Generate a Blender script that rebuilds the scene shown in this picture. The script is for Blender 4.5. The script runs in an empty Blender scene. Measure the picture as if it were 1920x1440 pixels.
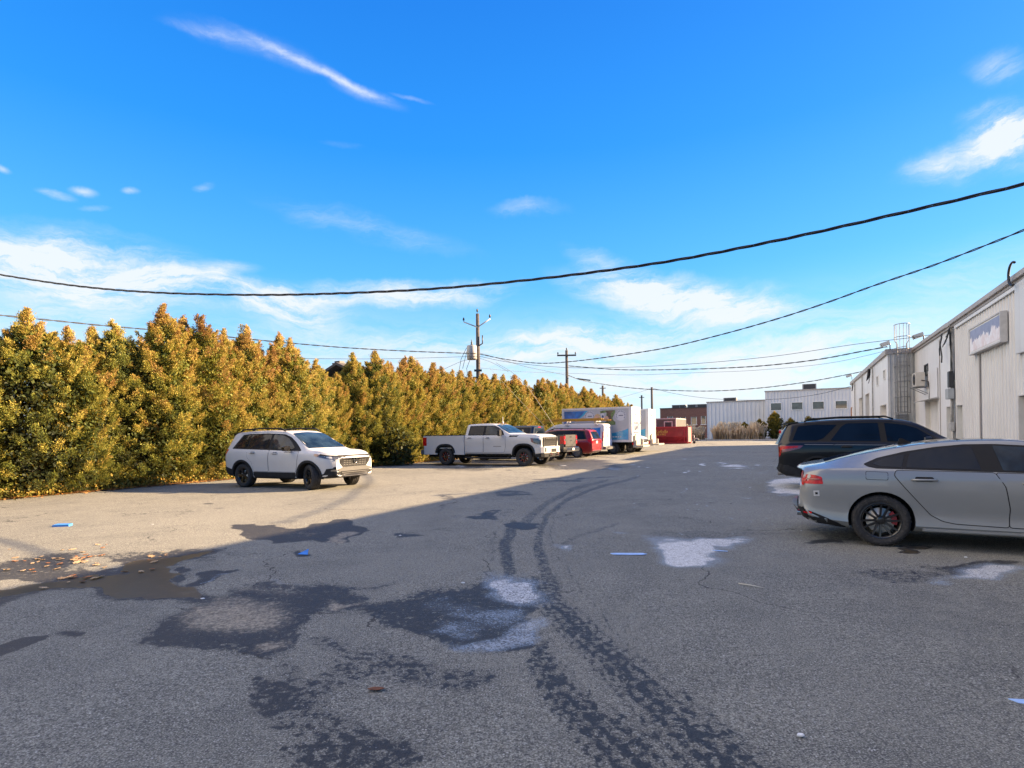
import bpy, bmesh, math, random
import numpy as np
from mathutils import Vector, Matrix, noise as mnoise
from mathutils.bvhtree import BVHTree
from mathutils.geometry import delaunay_2d_cdt

SC = bpy.context.scene
COL = SC.collection
R = math.radians
ALLEY = R(27.2)                      # direction of the service lane, clockwise from +Y
SA, CA = math.sin(ALLEY), math.cos(ALLEY)

# ------------------------------------------------------------------ camera
cam_d = bpy.data.cameras.new('camera')
cam_d.sensor_width = 36.0
cam_d.lens = 36.0 * 1050 / 1920
cam_d.shift_y = 92 / 1920
cam_d.clip_start = 0.05
cam_d.clip_end = 3000
cam = bpy.data.objects.new('camera', cam_d)
COL.objects.link(cam)
cam.matrix_world = Matrix.Translation((0, 0, 1.57)) @ Matrix.Rotation(R(90), 4, 'X') @ Matrix.Rotation(R(-0.9), 4, 'Z')
SC.camera = cam

# ------------------------------------------------------------------ light
SUN_AZ = R(8)       # from +X towards +Y
SUN_EL = R(20.6)
sd = bpy.data.lights.new('sun', 'SUN')
sd.energy = 4.9
sd.angle = R(0.5)
sd.color = (1.0, 0.71, 0.42)
sun = bpy.data.objects.new('sun', sd)
COL.objects.link(sun)
sun_dir = Vector((math.cos(SUN_AZ) * math.cos(SUN_EL), math.sin(SUN_AZ) * math.cos(SUN_EL), math.sin(SUN_EL)))
sun.rotation_euler = sun_dir.to_track_quat('Z', 'Y').to_euler()
sun.location = (60, 8, 40)

SC.view_settings.view_transform = 'Standard'
SC.view_settings.look = 'None'
SC.view_settings.gamma = 1
SC.view_settings.use_curve_mapping = False
SC.view_settings.exposure = 2.41

# ------------------------------------------------------------------ node helper
class N:
    """short-hand for building node trees"""
    def __init__(s, tree): s.t = tree; s.n = tree.nodes; s.l = tree.links
    def new(s, typ, **kw):
        nd = s.n.new(typ)
        for k, v in kw.items(): setattr(nd, k, v)
        return nd
    def put(s, sock, v):
        if isinstance(v, bpy.types.NodeSocket): s.l.new(v, sock)
        elif v is not None: sock.default_value = v
    def math(s, op, a, b=None, c=None, clamp=False):
        nd = s.new('ShaderNodeMath', operation=op, use_clamp=clamp)
        s.put(nd.inputs[0], a)
        if b is not None: s.put(nd.inputs[1], b)
        if c is not None: s.put(nd.inputs[2], c)
        return nd.outputs[0]
    def vmath(s, op, a, b=None, scale=None):
        nd = s.new('ShaderNodeVectorMath', operation=op)
        s.put(nd.inputs[0], a)
        if b is not None: s.put(nd.inputs[1], b)
        if scale is not None: s.put(nd.inputs['Scale'], scale)
        return nd.outputs['Value'] if op in ('LENGTH', 'DOT_PRODUCT') else nd.outputs['Vector']
    def mix(s, f, a, b, mode='MIX'):
        nd = s.new('ShaderNodeMix', data_type='RGBA', blend_type=mode)
        s.put(nd.inputs[0], f)
        for i, v in ((6, a), (7, b)):
            if isinstance(v, (tuple, list)) and len(v) == 3: v = (*v, 1)
            s.put(nd.inputs[i], v)
        return nd.outputs[2]
    def noise(s, vec, scale, detail=3, rough=.55, dist=0.0):
        nd = s.new('ShaderNodeTexNoise')
        s.put(nd.inputs['Vector'], vec)
        nd.inputs['Scale'].default_value = scale; nd.inputs['Detail'].default_value = detail
        nd.inputs['Roughness'].default_value = rough; nd.inputs['Distortion'].default_value = dist
        return nd.outputs['Fac']
    def range(s, v, a, b, c=0.0, d=1.0, smooth=True):
        nd = s.new('ShaderNodeMapRange', interpolation_type='SMOOTHSTEP' if smooth else 'LINEAR')
        s.put(nd.inputs[0], v)
        for i, q in ((1, a), (2, b), (3, c), (4, d)): s.put(nd.inputs[i], q)
        return nd.outputs[0]

# ------------------------------------------------------------------ sky
W = bpy.data.worlds.new('World'); SC.world = W; W.use_nodes = True
W.node_tree.nodes.clear(); k = N(W.node_tree)
wout = k.new('ShaderNodeOutputWorld'); bg = k.new('ShaderNodeBackground')
sky = k.new('ShaderNodeTexSky', sky_type='NISHITA', sun_disc=False)
sky.sun_elevation = SUN_EL
sky.sun_rotation = R(90) - SUN_AZ
sky.air_density = 1.0; sky.dust_density = 0.4; sky.ozone_density = 3.0
SKY_STRENGTH = 0.0744
tc = k.new('ShaderNodeTexCoord')
sep = k.new('ShaderNodeSeparateXYZ'); k.l.new(tc.outputs['Generated'], sep.inputs[0])
az = k.math('ARCTAN2', sep.outputs[0], sep.outputs[1])
el = k.math('ARCSINE', sep.outputs[2])
hs = k.new('ShaderNodeHueSaturation'); hs.inputs['Hue'].default_value = 0.497; hs.inputs['Saturation'].default_value = 1.25; hs.inputs['Value'].default_value = 1.0
k.l.new(sky.outputs[0], hs.inputs['Color'])
# deepen the zenith, cyan towards the horizon
cr = k.new('ShaderNodeValToRGB'); k.put(cr.inputs[0], k.range(el, 0.0, 0.75, smooth=False))
for i_, (p_, c_) in enumerate(((0.0, (1.15, 2.00, 2.60)), (.16, (.62, 1.75, 2.75)), (.36, (.20, 1.22, 2.75)), (.62, (.020, .78, 2.6)), (1.0, (.005, .44, 2.15)))):
    e_ = cr.color_ramp.elements[i_] if i_ < 2 else cr.color_ramp.elements.new(p_)
    e_.position = p_; e_.color = (*[v_ / 3 for v_ in c_], 1)
skyc = k.mix(.80, hs.outputs[0], k.mix(1.0, cr.outputs[0], (3, 3, 3), 'MULTIPLY'))
comb = k.new('ShaderNodeCombineXYZ'); k.put(comb.inputs[0], az); k.put(comb.inputs[1], el)
p0 = comb.outputs[0]
nz = k.new('ShaderNodeTexNoise'); nz.inputs['Scale'].default_value = 3.2; nz.inputs['Detail'].default_value = 8; nz.inputs['Roughness'].default_value = .6
k.l.new(tc.outputs['Generated'], nz.inputs['Vector'])
warp = k.vmath('SCALE', k.vmath('SUBTRACT', nz.outputs['Color'], (.5, .5, .5)), scale=.13)
pw = k.vmath('ADD', p0, warp)
nz2 = k.new('ShaderNodeTexNoise'); nz2.inputs['Scale'].default_value = 14; nz2.inputs['Detail'].default_value = 6; nz2.inputs['Roughness'].default_value = .65
k.l.new(tc.outputs['Generated'], nz2.inputs['Vector'])
pf = k.vmath('ADD', p0, k.vmath('SCALE', k.vmath('SUBTRACT', nz2.outputs['Color'], (.5, .5, .5)), scale=.016))
def cloud(azc, elc, a, b, ang, dens, edge=.0, warped=True, soft=1.0):
    """one wisp: elliptical density round a direction of the sky (degrees)"""
    m = k.new('ShaderNodeMapping', vector_type='TEXTURE')
    k.put(m.inputs['Vector'], pw if warped else pf)
    m.inputs['Location'].default_value = (R(azc), R(elc), 0)
    m.inputs['Rotation'].default_value = (0, 0, R(ang))
    m.inputs['Scale'].default_value = (R(a), R(b), 1)
    sp = k.new('ShaderNodeSeparateXYZ'); k.put(sp.inputs[0], m.outputs[0])
    cb = k.new('ShaderNodeCombineXYZ'); k.put(cb.inputs[0], sp.outputs[0]); k.put(cb.inputs[1], sp.outputs[1])
    ln = k.vmath('LENGTH', cb.outputs[0])
    return k.range(ln, 1.0, edge, 0.0, dens)
def total(lst):
    acc = lst[0]
    for q in lst[1:]: acc = k.math('ADD', acc, q)
    return acc
cl_soft = [
    cloud(-36.4, 14.0, 12.44, 3.16, -2, 0.75),
    cloud(-40.4, 14.1, 5.82, 1.64, 16, 0.60),
    cloud(-30.8, 12.5, 20.97, 2.12, -1, 0.80),
    cloud(-37.5, 11.3, 14.14, 3.47, 6, 0.55),
    cloud(-20.7, 11.7, 7.54, 2.59, -5, 0.75),
    cloud(-10.6, 13.8, 15.12, 1.55, 2, 0.90),
    cloud(16.6, 12.6, 15.24, 2.63, -12, 1.10),
    cloud(12.1, 14.5, 8.02, 1.74, -28, 0.70),
    cloud(22.9, 11.2, 9.91, 1.48, -10, 0.70),
    cloud(9.9, 9.5, 18.11, 2.04, 4, 0.75),
    cloud(-0.4, 8.5, 19.48, 2.23, 4, 0.80),
    cloud(18.0, 6.0, 25.11, 3.22, -2, 1.00),
    cloud(-13.8, 9.3, 14.90, 1.87, 0, 0.50),
    cloud(27.3, 6.9, 15.90, 3.32, 6, 0.55),
    cloud(41.8, 21.1, 4.35, 2.20, -30, 1.10),
    cloud(38.9, 20.7, 5.50, 1.80, 0, 0.60),
    cloud(41.9, 25.3, 1.53, 3.17, 56, 0.30),
    cloud(38.1, 11.8, 8.44, 3.41, 14, 0.22),
    cloud(-14.1, 19.6, 13.11, 1.63, -12, 0.20),
    cloud(2.5, 21.4, 5.32, 0.99, -2, 0.25),
]
cl_fine = [
    cloud(-26.8, 15.2, 3.58, 0.77, 3, 0.75, warped=False),
    cloud(-38.9, 18.8, 1.61, 0.45, -4, 0.75, warped=False),
    cloud(-37.2, 19.4, 1.26, 0.50, 3, 0.85, warped=False),
    cloud(-34.0, 20.1, 0.90, 0.36, 11, 0.65, warped=False),
    cloud(-28.5, 21.5, 1.15, 0.43, 19, 0.55, warped=False),
    cloud(-36.5, 18.3, 1.42, 0.31, 11, 0.45, warped=False),
    cloud(-42.0, 19.8, 0.67, 0.37, -10, 0.70, warped=False),
    cloud(37.1, 20.2, 2.63, 0.79, -6, 0.35, warped=False),
    cloud(-27.1, 32.7, 5.39, 0.62, 2, 0.42, warped=False),
    cloud(-25.2, 32.7, 7.02, 1.18, -1, 0.25, warped=False),
    cloud(-20.3, 32.2, 7.12, 0.43, -13, 0.62, warped=False),
    cloud(-22.2, 32.5, 7.05, 0.93, -9, 0.28, warped=False),
    cloud(-15.7, 31.2, 5.24, 0.55, -16, 0.62, warped=False),
    cloud(-13.9, 30.5, 4.52, 0.82, -11, 0.45, warped=False),
    cloud(-16.5, 26.5, 2.62, 0.38, 1, 0.12, warped=False),
    cloud(-9.7, 30.6, 2.70, 0.26, -8, 0.30, warped=False),
]
# streaky high-frequency break-up, stretched along the wind
ms = k.new('ShaderNodeMapping'); k.put(ms.inputs['Vector'], pw)
ms.inputs['Rotation'].default_value = (0, 0, R(12)); ms.inputs['Scale'].default_value = (1.7, 10.0, 1)
st = k.noise(ms.outputs[0], 3.0, 11, .70, .12)
st2 = k.noise(pw, 13.0, 9, .72, .1)
tex = k.math('MULTIPLY', k.range(st, .34, .68), k.range(st2, .25, .65, .55, 1.0))
lo = k.math('MULTIPLY', total(cl_soft), k.math('MULTIPLY_ADD', tex, 1.55, .14))
hi = total(cl_fine)
cov = k.math('MINIMUM', k.math('ADD', lo, k.math('MULTIPLY', hi, k.math('MULTIPLY_ADD', tex, .75, .25))), .93)
hor2 = k.math('MULTIPLY', k.range(el, .26, 0.02, 0.0, .95), k.range(st, .22, .62))
cov2 = k.math('SUBTRACT', 1.0, k.math('MULTIPLY', k.math('SUBTRACT', 1.0, cov), k.math('SUBTRACT', 1.0, hor2)))
CLOUD = (2.35, 2.48, 2.62)
SKY_FILL = (9.6, 8.0, 6.2)
# added warm fill light in the unseen sky, overhead and left, lifts the shade
left_fill = k.math('MULTIPLY', k.math('MULTIPLY', k.range(az, R(-49), R(-64)), k.range(az, R(-132), R(-112))), k.math('MULTIPLY', k.range(el, R(2), R(12)), k.range(el, R(78), R(60))))
sky_fill = k.math('MAXIMUM', k.range(el, R(55), R(75), 0.0, .42), left_fill)
sky_fill = k.math('MULTIPLY', sky_fill, k.math('MULTIPLY_ADD', k.range(st2, .3, .7), .35, .65))
fin = k.mix(sky_fill, k.mix(cov2, skyc, CLOUD), SKY_FILL)
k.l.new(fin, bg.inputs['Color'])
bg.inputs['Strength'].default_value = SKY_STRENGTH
k.l.new(bg.outputs[0], wout.inputs[0])

# ------------------------------------------------------------------ materials
MATS = {}
def mat(name, col, rough=.5, metal=0.0, var=.08, scale=6.0, bump=0.0, bscale=60.0, coat=0.0, spec=.5, dirt=None, coord='Object', streak=None, emit=None, trans=0.0, alpha=1.0):
    if name in MATS: return MATS[name]
    m = bpy.data.materials.new(name); m.use_nodes = True
    q = N(m.node_tree); b = q.n['Principled BSDF']
    t = q.new('ShaderNodeTexCoord').outputs[coord]
    nz = q.noise(t, scale, 4, .6)
    lo_ = tuple(max(0, c * (1 - var)) for c in col); hi_ = tuple(min(1, c * (1 + var)) for c in col)
    c = q.mix(q.range(nz, .3, .7), lo_, hi_)
    if dirt:
        dn = q.noise(t, scale * 2.7, 6, .7)
        c = q.mix(q.range(dn, dirt[1], dirt[1] + .18, 0, dirt[2]), c, dirt[0])
    if streak:                       # rain streaks running down the sheet
        mp = q.new('ShaderNodeMapping'); q.put(mp.inputs['Vector'], t); mp.inputs['Scale'].default_value = (5.0, 5.0, .22)
        c = q.mix(q.math('MULTIPLY', q.range(q.noise(mp.outputs[0], 1.0, 6, .7), .50, .78), streak[1]), c, streak[0])
    q.l.new(c, b.inputs['Base Color'])
    b.inputs['Roughness'].default_value = rough; b.inputs['Metallic'].default_value = metal
    b.inputs['Coat Weight'].default_value = coat; b.inputs['Coat Roughness'].default_value = .04
    b.inputs['Specular IOR Level'].default_value = spec
    if trans: b.inputs['Transmission Weight'].default_value = trans
    if alpha < 1: b.inputs['Alpha'].default_value = alpha
    if bump:
        bn = q.new('ShaderNodeBump'); bn.inputs['Strength'].default_value = bump; bn.inputs['Distance'].default_value = .01
        q.l.new(q.noise(t, bscale, 4, .6), bn.inputs['Height']); q.l.new(bn.outputs[0], b.inputs['Normal'])
    if emit:
        b.inputs['Emission Color'].default_value = (*emit[:3], 1); b.inputs['Emission Strength'].default_value = emit[3]
    MATS[name] = m
    return m

# ------------------------------------------------------------------ mesh helpers
def link(name, me, m=None, parent=None):
    o = bpy.data.objects.new(name, me); COL.objects.link(o)
    if m is not None:
        for q in (m if isinstance(m, (list, tuple)) else [m]): me.materials.append(q)
    if parent is not None: o.parent = parent
    return o
def tag(o, label, cat, group=None):
    o['label'] = label; o['category'] = cat
    if group: o['group'] = group
    return o
def thing(name, label, cat, loc=(0, 0, 0), rz=0.0, group=None):
    o = bpy.data.objects.new(name, None); COL.objects.link(o)
    o.empty_display_size = .3
    o.location = loc; o.rotation_euler = (0, 0, rz)
    return tag(o, label, cat, group)
def struct(o, kind='structure'):
    o['kind'] = kind; return o
def copy_tree(o, parent=None):
    c = o.copy(); COL.objects.link(c)
    if parent is not None: c.parent = parent
    for ch in list(o.children): copy_tree(ch, c)
    return c
def street(t, L, z=0.0):
    """lane coordinates (metres along, metres to the right) to world"""
    return Vector((t * SA + L * CA, t * CA - L * SA, z))
RZ = -ALLEY                           # local x = right of the lane, local y = along it

class MB:
    """collects simple solids into ONE mesh"""
    def __init__(s): s.v = []; s.f = []; s.mi = []; s.sm = []; s.cur = 0
    def add(s, vs, fs, smooth=False):
        o = len(s.v); s.v += [tuple(v) for v in vs]
        s.f += [tuple(i + o for i in f) for f in fs]; s.mi += [s.cur] * len(fs); s.sm += [smooth] * len(fs)
        return s
    def box(s, x0, x1, y0, y1, z0, z1):
        vs = [(x, y, z) for z in (z0, z1) for x, y in ((x0, y0), (x1, y0), (x1, y1), (x0, y1))]
        return s.add(vs, [(3, 2, 1, 0), (4, 5, 6, 7), (0, 1, 5, 4), (1, 2, 6, 5), (2, 3, 7, 6), (3, 0, 4, 7)])
    def tube(s, pts, r, n=6, cap=True, smooth=True):
        pts = [Vector(p) for p in pts]; rr = r if isinstance(r, (list, tuple)) else [r] * len(pts)
        vs, fs = [], []; up0 = None
        for i, p in enumerate(pts):
            d = (pts[min(i + 1, len(pts) - 1)] - pts[max(i - 1, 0)]).normalized()
            if up0 is None: up0 = Vector((0, 0, 1)) if abs(d.z) < .9 else Vector((1, 0, 0))
            a = d.cross(up0)
            if a.length < 1e-4: a = d.cross(Vector((0, 1, 0)))
            a.normalize(); b = a.cross(d).normalized(); up0 = b
            for j in range(n):
                th = 2 * math.pi * j / n
                vs.append(p + a * (rr[i] * math.cos(th)) + b * (rr[i] * math.sin(th)))
        for i in range(len(pts) - 1):
            for j in range(n):
                j2 = (j + 1) % n
                fs.append((i * n + j, i * n + j2, (i + 1) * n + j2, (i + 1) * n + j))
        if cap:
            fs.append(tuple(range(n))[::-1]); fs.append(tuple((len(pts) - 1) * n + j for j in range(n)))
        return s.add(vs, fs, smooth)
    def lathe(s, prof, axis='z', c=(0, 0, 0), n=24, smooth=True, closed=False):
        """prof: list of (r, h) turned round the axis"""
        vs, fs = [], []
        for r, h in prof:
            for j in range(n):
                th = 2 * math.pi * j / n; u, w = r * math.cos(th), r * math.sin(th)
                v = {'z': (u, w, h), 'y': (u, h, w), 'x': (h, u, w)}[axis]
                vs.append((v[0] + c[0], v[1] + c[1], v[2] + c[2]))
        m_ = len(prof)
        for i in range(m_ if closed else m_ - 1):
            i2 = (i + 1) % m_
            for j in range(n):
                j2 = (j + 1) % n
                fs.append((i * n + j, i * n + j2, i2 * n + j2, i2 * n + j))
        return s.add(vs, fs, smooth)
    def prism(s, poly, axis, a, b):
        """poly in the plane perpendicular to axis, extruded from a to b"""
        n = len(poly)
        def P(u, w, h): return {'x': (h, u, w), 'y': (u, h, w), 'z': (u, w, h)}[axis]
        vs = [P(u, w, a) for u, w in poly] + [P(u, w, b) for u, w in poly]
        fs = [tuple(range(n)), tuple(range(2 * n - 1, n - 1, -1))] + [(i, i + n, (i + 1) % n + n, (i + 1) % n) for i in range(n)]
        return s.add(vs, fs)
    def xf(s, M, start=0):
        s.v[start:] = [tuple(M @ Vector(v)) for v in s.v[start:]]; return s
    def build(s, name, m=None, parent=None, bevel=0.0):
        me = bpy.data.meshes.new(name); me.from_pydata(s.v, [], s.f)
        me.polygons.foreach_set('material_index', s.mi); me.polygons.foreach_set('use_smooth', s.sm)
        bm = bmesh.new(); bm.from_mesh(me)
        bmesh.ops.recalc_face_normals(bm, faces=bm.faces)
        if bevel:
            es = [e for e in bm.edges if len(e.link_faces) == 2 and e.calc_face_angle(0) > .6]
            bmesh.ops.bevel(bm, geom=es, offset=bevel, segments=2, affect='EDGES', clamp_overlap=True)
        bm.to_mesh(me); bm.free(); me.update()
        return link(name, me, m, parent)

def pchip(keys, x):
    ks = sorted(keys); xs = [q[0] for q in ks]; ys = [q[1] for q in ks]; n = len(xs)
    if x <= xs[0]: return ys[0]
    if x >= xs[-1]: return ys[-1]
    h = [xs[i + 1] - xs[i] for i in range(n - 1)]; d = [(ys[i + 1] - ys[i]) / h[i] for i in range(n - 1)]
    m = [0.0] * n; m[0] = d[0]; m[-1] = d[-1]
    for i in range(1, n - 1):
        if d[i - 1] * d[i] <= 0: m[i] = 0
        else:
            w1 = 2 * h[i] + h[i - 1]; w2 = h[i] + 2 * h[i - 1]; m[i] = (w1 + w2) / (w1 / d[i - 1] + w2 / d[i])
    i = max(j for j in range(n - 1) if xs[j] <= x)
    t = (x - xs[i]) / h[i]
    return ((2 * t**3 - 3 * t**2 + 1) * ys[i] + (t**3 - 2 * t**2 + t) * h[i] * m[i] + (-2 * t**3 + 3 * t**2) * ys[i + 1] + (t**3 - t**2) * h[i] * m[i + 1])

def text_mesh(name, body, size, m, parent, M, shear=0.0, extrude=.002, sx=1.0):
    cu = bpy.data.curves.new(name, 'FONT'); cu.body = body; cu.size = size; cu.extrude = extrude; cu.shear = shear
    cu.align_x = 'CENTER'; cu.align_y = 'CENTER'
    tmp = bpy.data.objects.new('tmp', cu); COL.objects.link(tmp)
    bpy.context.view_layer.update()
    me = bpy.data.meshes.new_from_object(tmp.evaluated_get(bpy.context.evaluated_depsgraph_get()))
    bpy.data.objects.remove(tmp); bpy.data.curves.remove(cu)
    me.transform(M @ Matrix.Diagonal((sx, 1, 1, 1))); me.name = name
    me.materials.clear()
    return link(name, me, m, parent)

# ================================================================== GROUND
def axis(fine0, fine1, step, far0, far1, g=1.06, cap=6.0):
    a = list(np.arange(fine0, fine1 + 1e-6, step)); s = step; x = a[-1]
    while x < far1: s = min(s * g, cap if x < 200 else 60); x += s; a.append(x)
    s = step; x = a[0]; lo = []
    while x > far0: s = min(s * g, cap if x > -200 else 60); x -= s; lo.append(x)
    return np.array(lo[::-1] + a)
gx = axis(-9.0, 8.0, .035, -900, 900)
gy = axis(2.6, 13.0, .035, -900, 1200, 1.012)
GX, GY = np.meshgrid(gx, gy)
nx, ny = len(gx), len(gy)

def ground_z(x, y):
    """the lot is level apart from gentle wear"""
    return 0.012 * np.sin(x * .9 + 1.3) * np.cos(y * .7) * np.exp(-((x / 30) ** 2 + (y / 40) ** 2))
GZ = ground_z(GX, GY)

# Stain outlines are traced in image pixels (columns, rows);
# ground points are projected to those pixels here
TH = R(.9); FP = 1050.0
def to_pixel(X, Y):
    Y = np.maximum(Y, .3)
    tx = FP * X / Y; ty = FP * 1.57 / Y
    return 960 + tx * math.cos(TH) + ty * math.sin(TH), 812 - tx * math.sin(TH) + ty * math.cos(TH)
U, V = to_pixel(GX, GY)
FRONT = (GY > 1.5) & (U > -200) & (U < 2100) & (V < 1560)
wet = np.zeros_like(GX); silt = np.zeros_like(GX); salt = np.zeros_like(GX); pool = np.zeros_like(GX)
idx = np.nonzero(FRONT); uu, vv = U[idx], V[idx]
def wander(seed, freq, octs=4):
    """smooth random field over the lot, about -1..1"""
    g = np.random.default_rng(seed); X, Y = GX[idx], GY[idx]; acc = np.zeros(X.shape); amp = 1.0; tot = 0
    for o in range(octs):
        s_ = np.zeros(X.shape)
        for _ in range(9):
            a = g.random() * 6.283; fr = freq * 2 ** o * (.7 + .6 * g.random()); s_ += np.sin((X * math.cos(a) + Y * math.sin(a)) * fr + g.random() * 6.283)
        acc += amp * s_ / 2.1; tot += amp; amp *= .58
    return acc / tot
uu0, vv0 = uu, vv
sc_v = np.clip((vv - 830) / 350, .03, 1)
WU, WV = wander(1, 3.2, 4), wander(2, 3.2, 4)
uu = uu + 34 * sc_v * WU; vv = vv + 15 * sc_v * WV
def sdf_poly(P):
    P = np.array(P, float); d = np.full(uu.shape, 1e9); ins = np.zeros(uu.shape, bool); n = len(P)
    for i in range(n):
        a, b = P[i], P[(i + 1) % n]; e = b - a
        wx, wy = uu - a[0], vv - a[1]; t = np.clip((wx * e[0] + wy * e[1]) / (e @ e), 0, 1)
        # rows are foreshortened: weigh them up
        d = np.minimum(d, (wx - t * e[0]) ** 2 + (2.2 * (wy - t * e[1])) ** 2)
        c = ((a[1] > vv) != (b[1] > vv)) & (uu < (b[0] - a[0]) * (vv - a[1]) / (b[1] - a[1] + 1e-9) + a[0])
        ins ^= c
    d = np.sqrt(d); return np.where(ins, -d, d)
def put(A, mask, mode='max'):
    cur = A[idx]
    A[idx] = np.maximum(cur, mask) if mode == 'max' else (cur * (1 - mask) if mode == 'cut' else cur + mask)
def sm(x): x = np.clip(x, 0, 1); return x * x * (3 - 2 * x)
def poly(A, P, val=1.0, f=8.0, mode='max'): put(A, val * sm(.5 - sdf_poly(P) / f), mode)
def ell(A, cx, cy, rx, ry, ang=0, val=1.0, f=.5, mode='max'):
    ca, sa = math.cos(R(ang)), math.sin(R(ang)); x, y = uu - cx, vv - cy
    u, v = (x * ca - y * sa) / rx, (x * sa + y * ca) / ry
    put(A, val * sm((1 - np.sqrt(u * u + v * v)) / f + .5 * (f < .9)), mode)
def stroke(A, pts, val=.6, mode='max', f=.6):
    """pts: (u, v, half width)"""
    best = np.zeros(uu.shape)
    for (x0, y0, w0), (x1, y1, w1) in zip(pts, pts[1:]):
        ex, ey = x1 - x0, y1 - y0; t = np.clip(((uu - x0) * ex + (vv - y0) * ey) / (ex * ex + ey * ey), 0, 1)
        d = np.hypot(uu - x0 - t * ex, vv - y0 - t * ey); w = w0 + (w1 - w0) * t
        best = np.maximum(best, sm((1 - d / w) / f))
    put(A, best * val, mode)
# long wet gutter at the left with leaves and water
poly(wet, [(-140, 1075), (-40, 1060), (30, 1045), (95, 1038), (142, 1040), (152, 1051), (185, 1046), (240, 1041), (300, 1033), (360, 1027), (432, 1024), (425, 1046), (400, 1056), (345, 1064), (300, 1072), (330, 1080), (365, 1085), (405, 1118), (430, 1128), (460, 1112), (520, 1092), (600, 1087), (625, 1100), (700, 1105), (748, 1100), (705, 1114), (640, 1114), (700, 1131), (760, 1126), (800, 1116), (850, 1106), (900, 1086), (950, 1074), (1000, 1080), (1030, 1100), (1020, 1135), (962, 1165), (988, 1200), (960, 1216), (830, 1200), (740, 1166), (690, 1150), (600, 1143), (578, 1170), (560, 1182), (590, 1215), (560, 1232), (520, 1240), (450, 1217), (380, 1216), (330, 1206), (250, 1200), (243, 1190), (262, 1178), (320, 1158), (345, 1140), (315, 1128), (250, 1116), (200, 1118), (150, 1110), (90, 1122), (0, 1152), (-140, 1200)], .80, 58)
for a in ((212, 1055, 32, 6), (300, 1036, 17, 4), (20, 1093, 48, 9), (365, 1104, 8, 2)): ell(wet, *a, val=1, mode='cut', f=.5)
ell(wet, 335, 1077, 15, 6, f=.5)
poly(pool, [(-140, 1120), (-40, 1108), (60, 1090), (150, 1074), (250, 1058), (350, 1043), (405, 1032), (400, 1046), (345, 1058), (290, 1072), (330, 1084), (370, 1094), (392, 1112), (370, 1122), (300, 1114), (250, 1106), (150, 1101), (60, 1116), (-40, 1150), (-140, 1170)], 1, 12)
poly(silt, [(190, 1090), (260, 1080), (330, 1088), (385, 1112), (330, 1118), (250, 1105)], .6, 24)
ell(silt, 430, 1160, 175, 52, 0, 1.35, 1.0); ell(silt, 525, 1212, 78, 24, 0, 1.1, 1.0); ell(silt, 500, 1110, 80, 18, 5, .55, .9); ell(silt, 640, 1134, 85, 9, -2, 1.3, .9)
# upper patch at the shadow edge
poly(wet, [(422, 992), (480, 985), (560, 988), (640, 978), (700, 994), (662, 1008), (600, 1010), (520, 1014), (470, 1008)], .9, 8)
ell(silt, 560, 996, 80, 9, 0, .6, .9); ell(silt, 640, 1003, 35, 6, 8, 1.1, .8)
# strips left
poly(wet, [(-60, 1226), (0, 1218), (62, 1207), (108, 1200), (100, 1213), (42, 1228), (-60, 1256)], 1, 5)
poly(wet, [(125, 1196), (140, 1190), (178, 1184), (176, 1194), (150, 1201), (128, 1203)], 1, 5)
poly(wet, [(-60, 1142), (0, 1136), (25, 1144), (0, 1152), (-60, 1160)], 1, 5)
for a in ((975, 985, 38, 9, 0, 1.0), (905, 967, 24, 5, 0, .8), (778, 1004, 24, 4, 0, .8), (570, 1040, 17, 8, 0, .9), (1552, 1013, 30, 5, 0, 1.0), (1722, 1030, 28, 6, 0, 1.0), (395, 1083, 40, 8, 12, .9), (405, 951, 16, 2, 0, .7), (1580, 1000, 70, 12, 0, .6), (1690, 1078, 90, 16, 0, .55), (1850, 1062, 90, 10, 8, .75), (960, 868, 60, 6, 0, .6), (1060, 868, 90, 9, 0, .75), (870, 880, 60, 4, 0, .6), (1100, 876, 80, 6, 0, .7), (900, 870, 95, 6, 0, .75), (1020, 902, 60, 2.5, 4, .7), (960, 925, 40, 2.5, 0, .7), (1110, 897, 50, 2.5, 3, .7), (840, 932, 25, 2.5, 0, .6), (1330, 1000, 120, 9, 0, .45)): ell(wet, *a)
ell(pool, 1722, 1030, 22, 4)
uu, vv = uu0 + 7 * sc_v * WU, vv0 + 3 * sc_v * WV
# tyre tracks sweeping from the far lane to the near edge
stroke(wet, [(1140, 900, 3), (1080, 915, 5), (1030, 940, 8), (1000, 965, 12), (980, 985, 14)], .57)
stroke(wet, [(1200, 893, 3), (1120, 914, 4), (1060, 938, 6), (1025, 970, 9), (1012, 1000, 12), (1008, 1030, 14), (1020, 1070, 18), (1040, 1100, 24)], .60)
stroke(wet, [(962, 985, 16), (950, 1030, 19), (955, 1070, 20)], .66)
stroke(wet, [(930, 1000, 6), (925, 1050, 6)], .52)
for k_, (o0, w_, v_) in enumerate(((-.8, .22, .62), (-.42, .28, .74), (0, .32, .80), (.40, .24, .70), (.78, .16, .60))):
    stroke(wet, [(1000 + 30 * o0, 1085 - 6 * o0, 46 * w_), (1040 + 34 * o0, 1140 - 8 * o0, 48 * w_), (1110 + 40 * o0, 1200 - 14 * o0, 58 * w_), (1190 + 50 * o0, 1270 - 20 * o0, 70 * w_), (1290 + 64 * o0, 1360 - 26 * o0, 88 * w_), (1420 + 80 * o0, 1470 - 32 * o0, 104 * w_)], v_, f=1.0)
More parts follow.
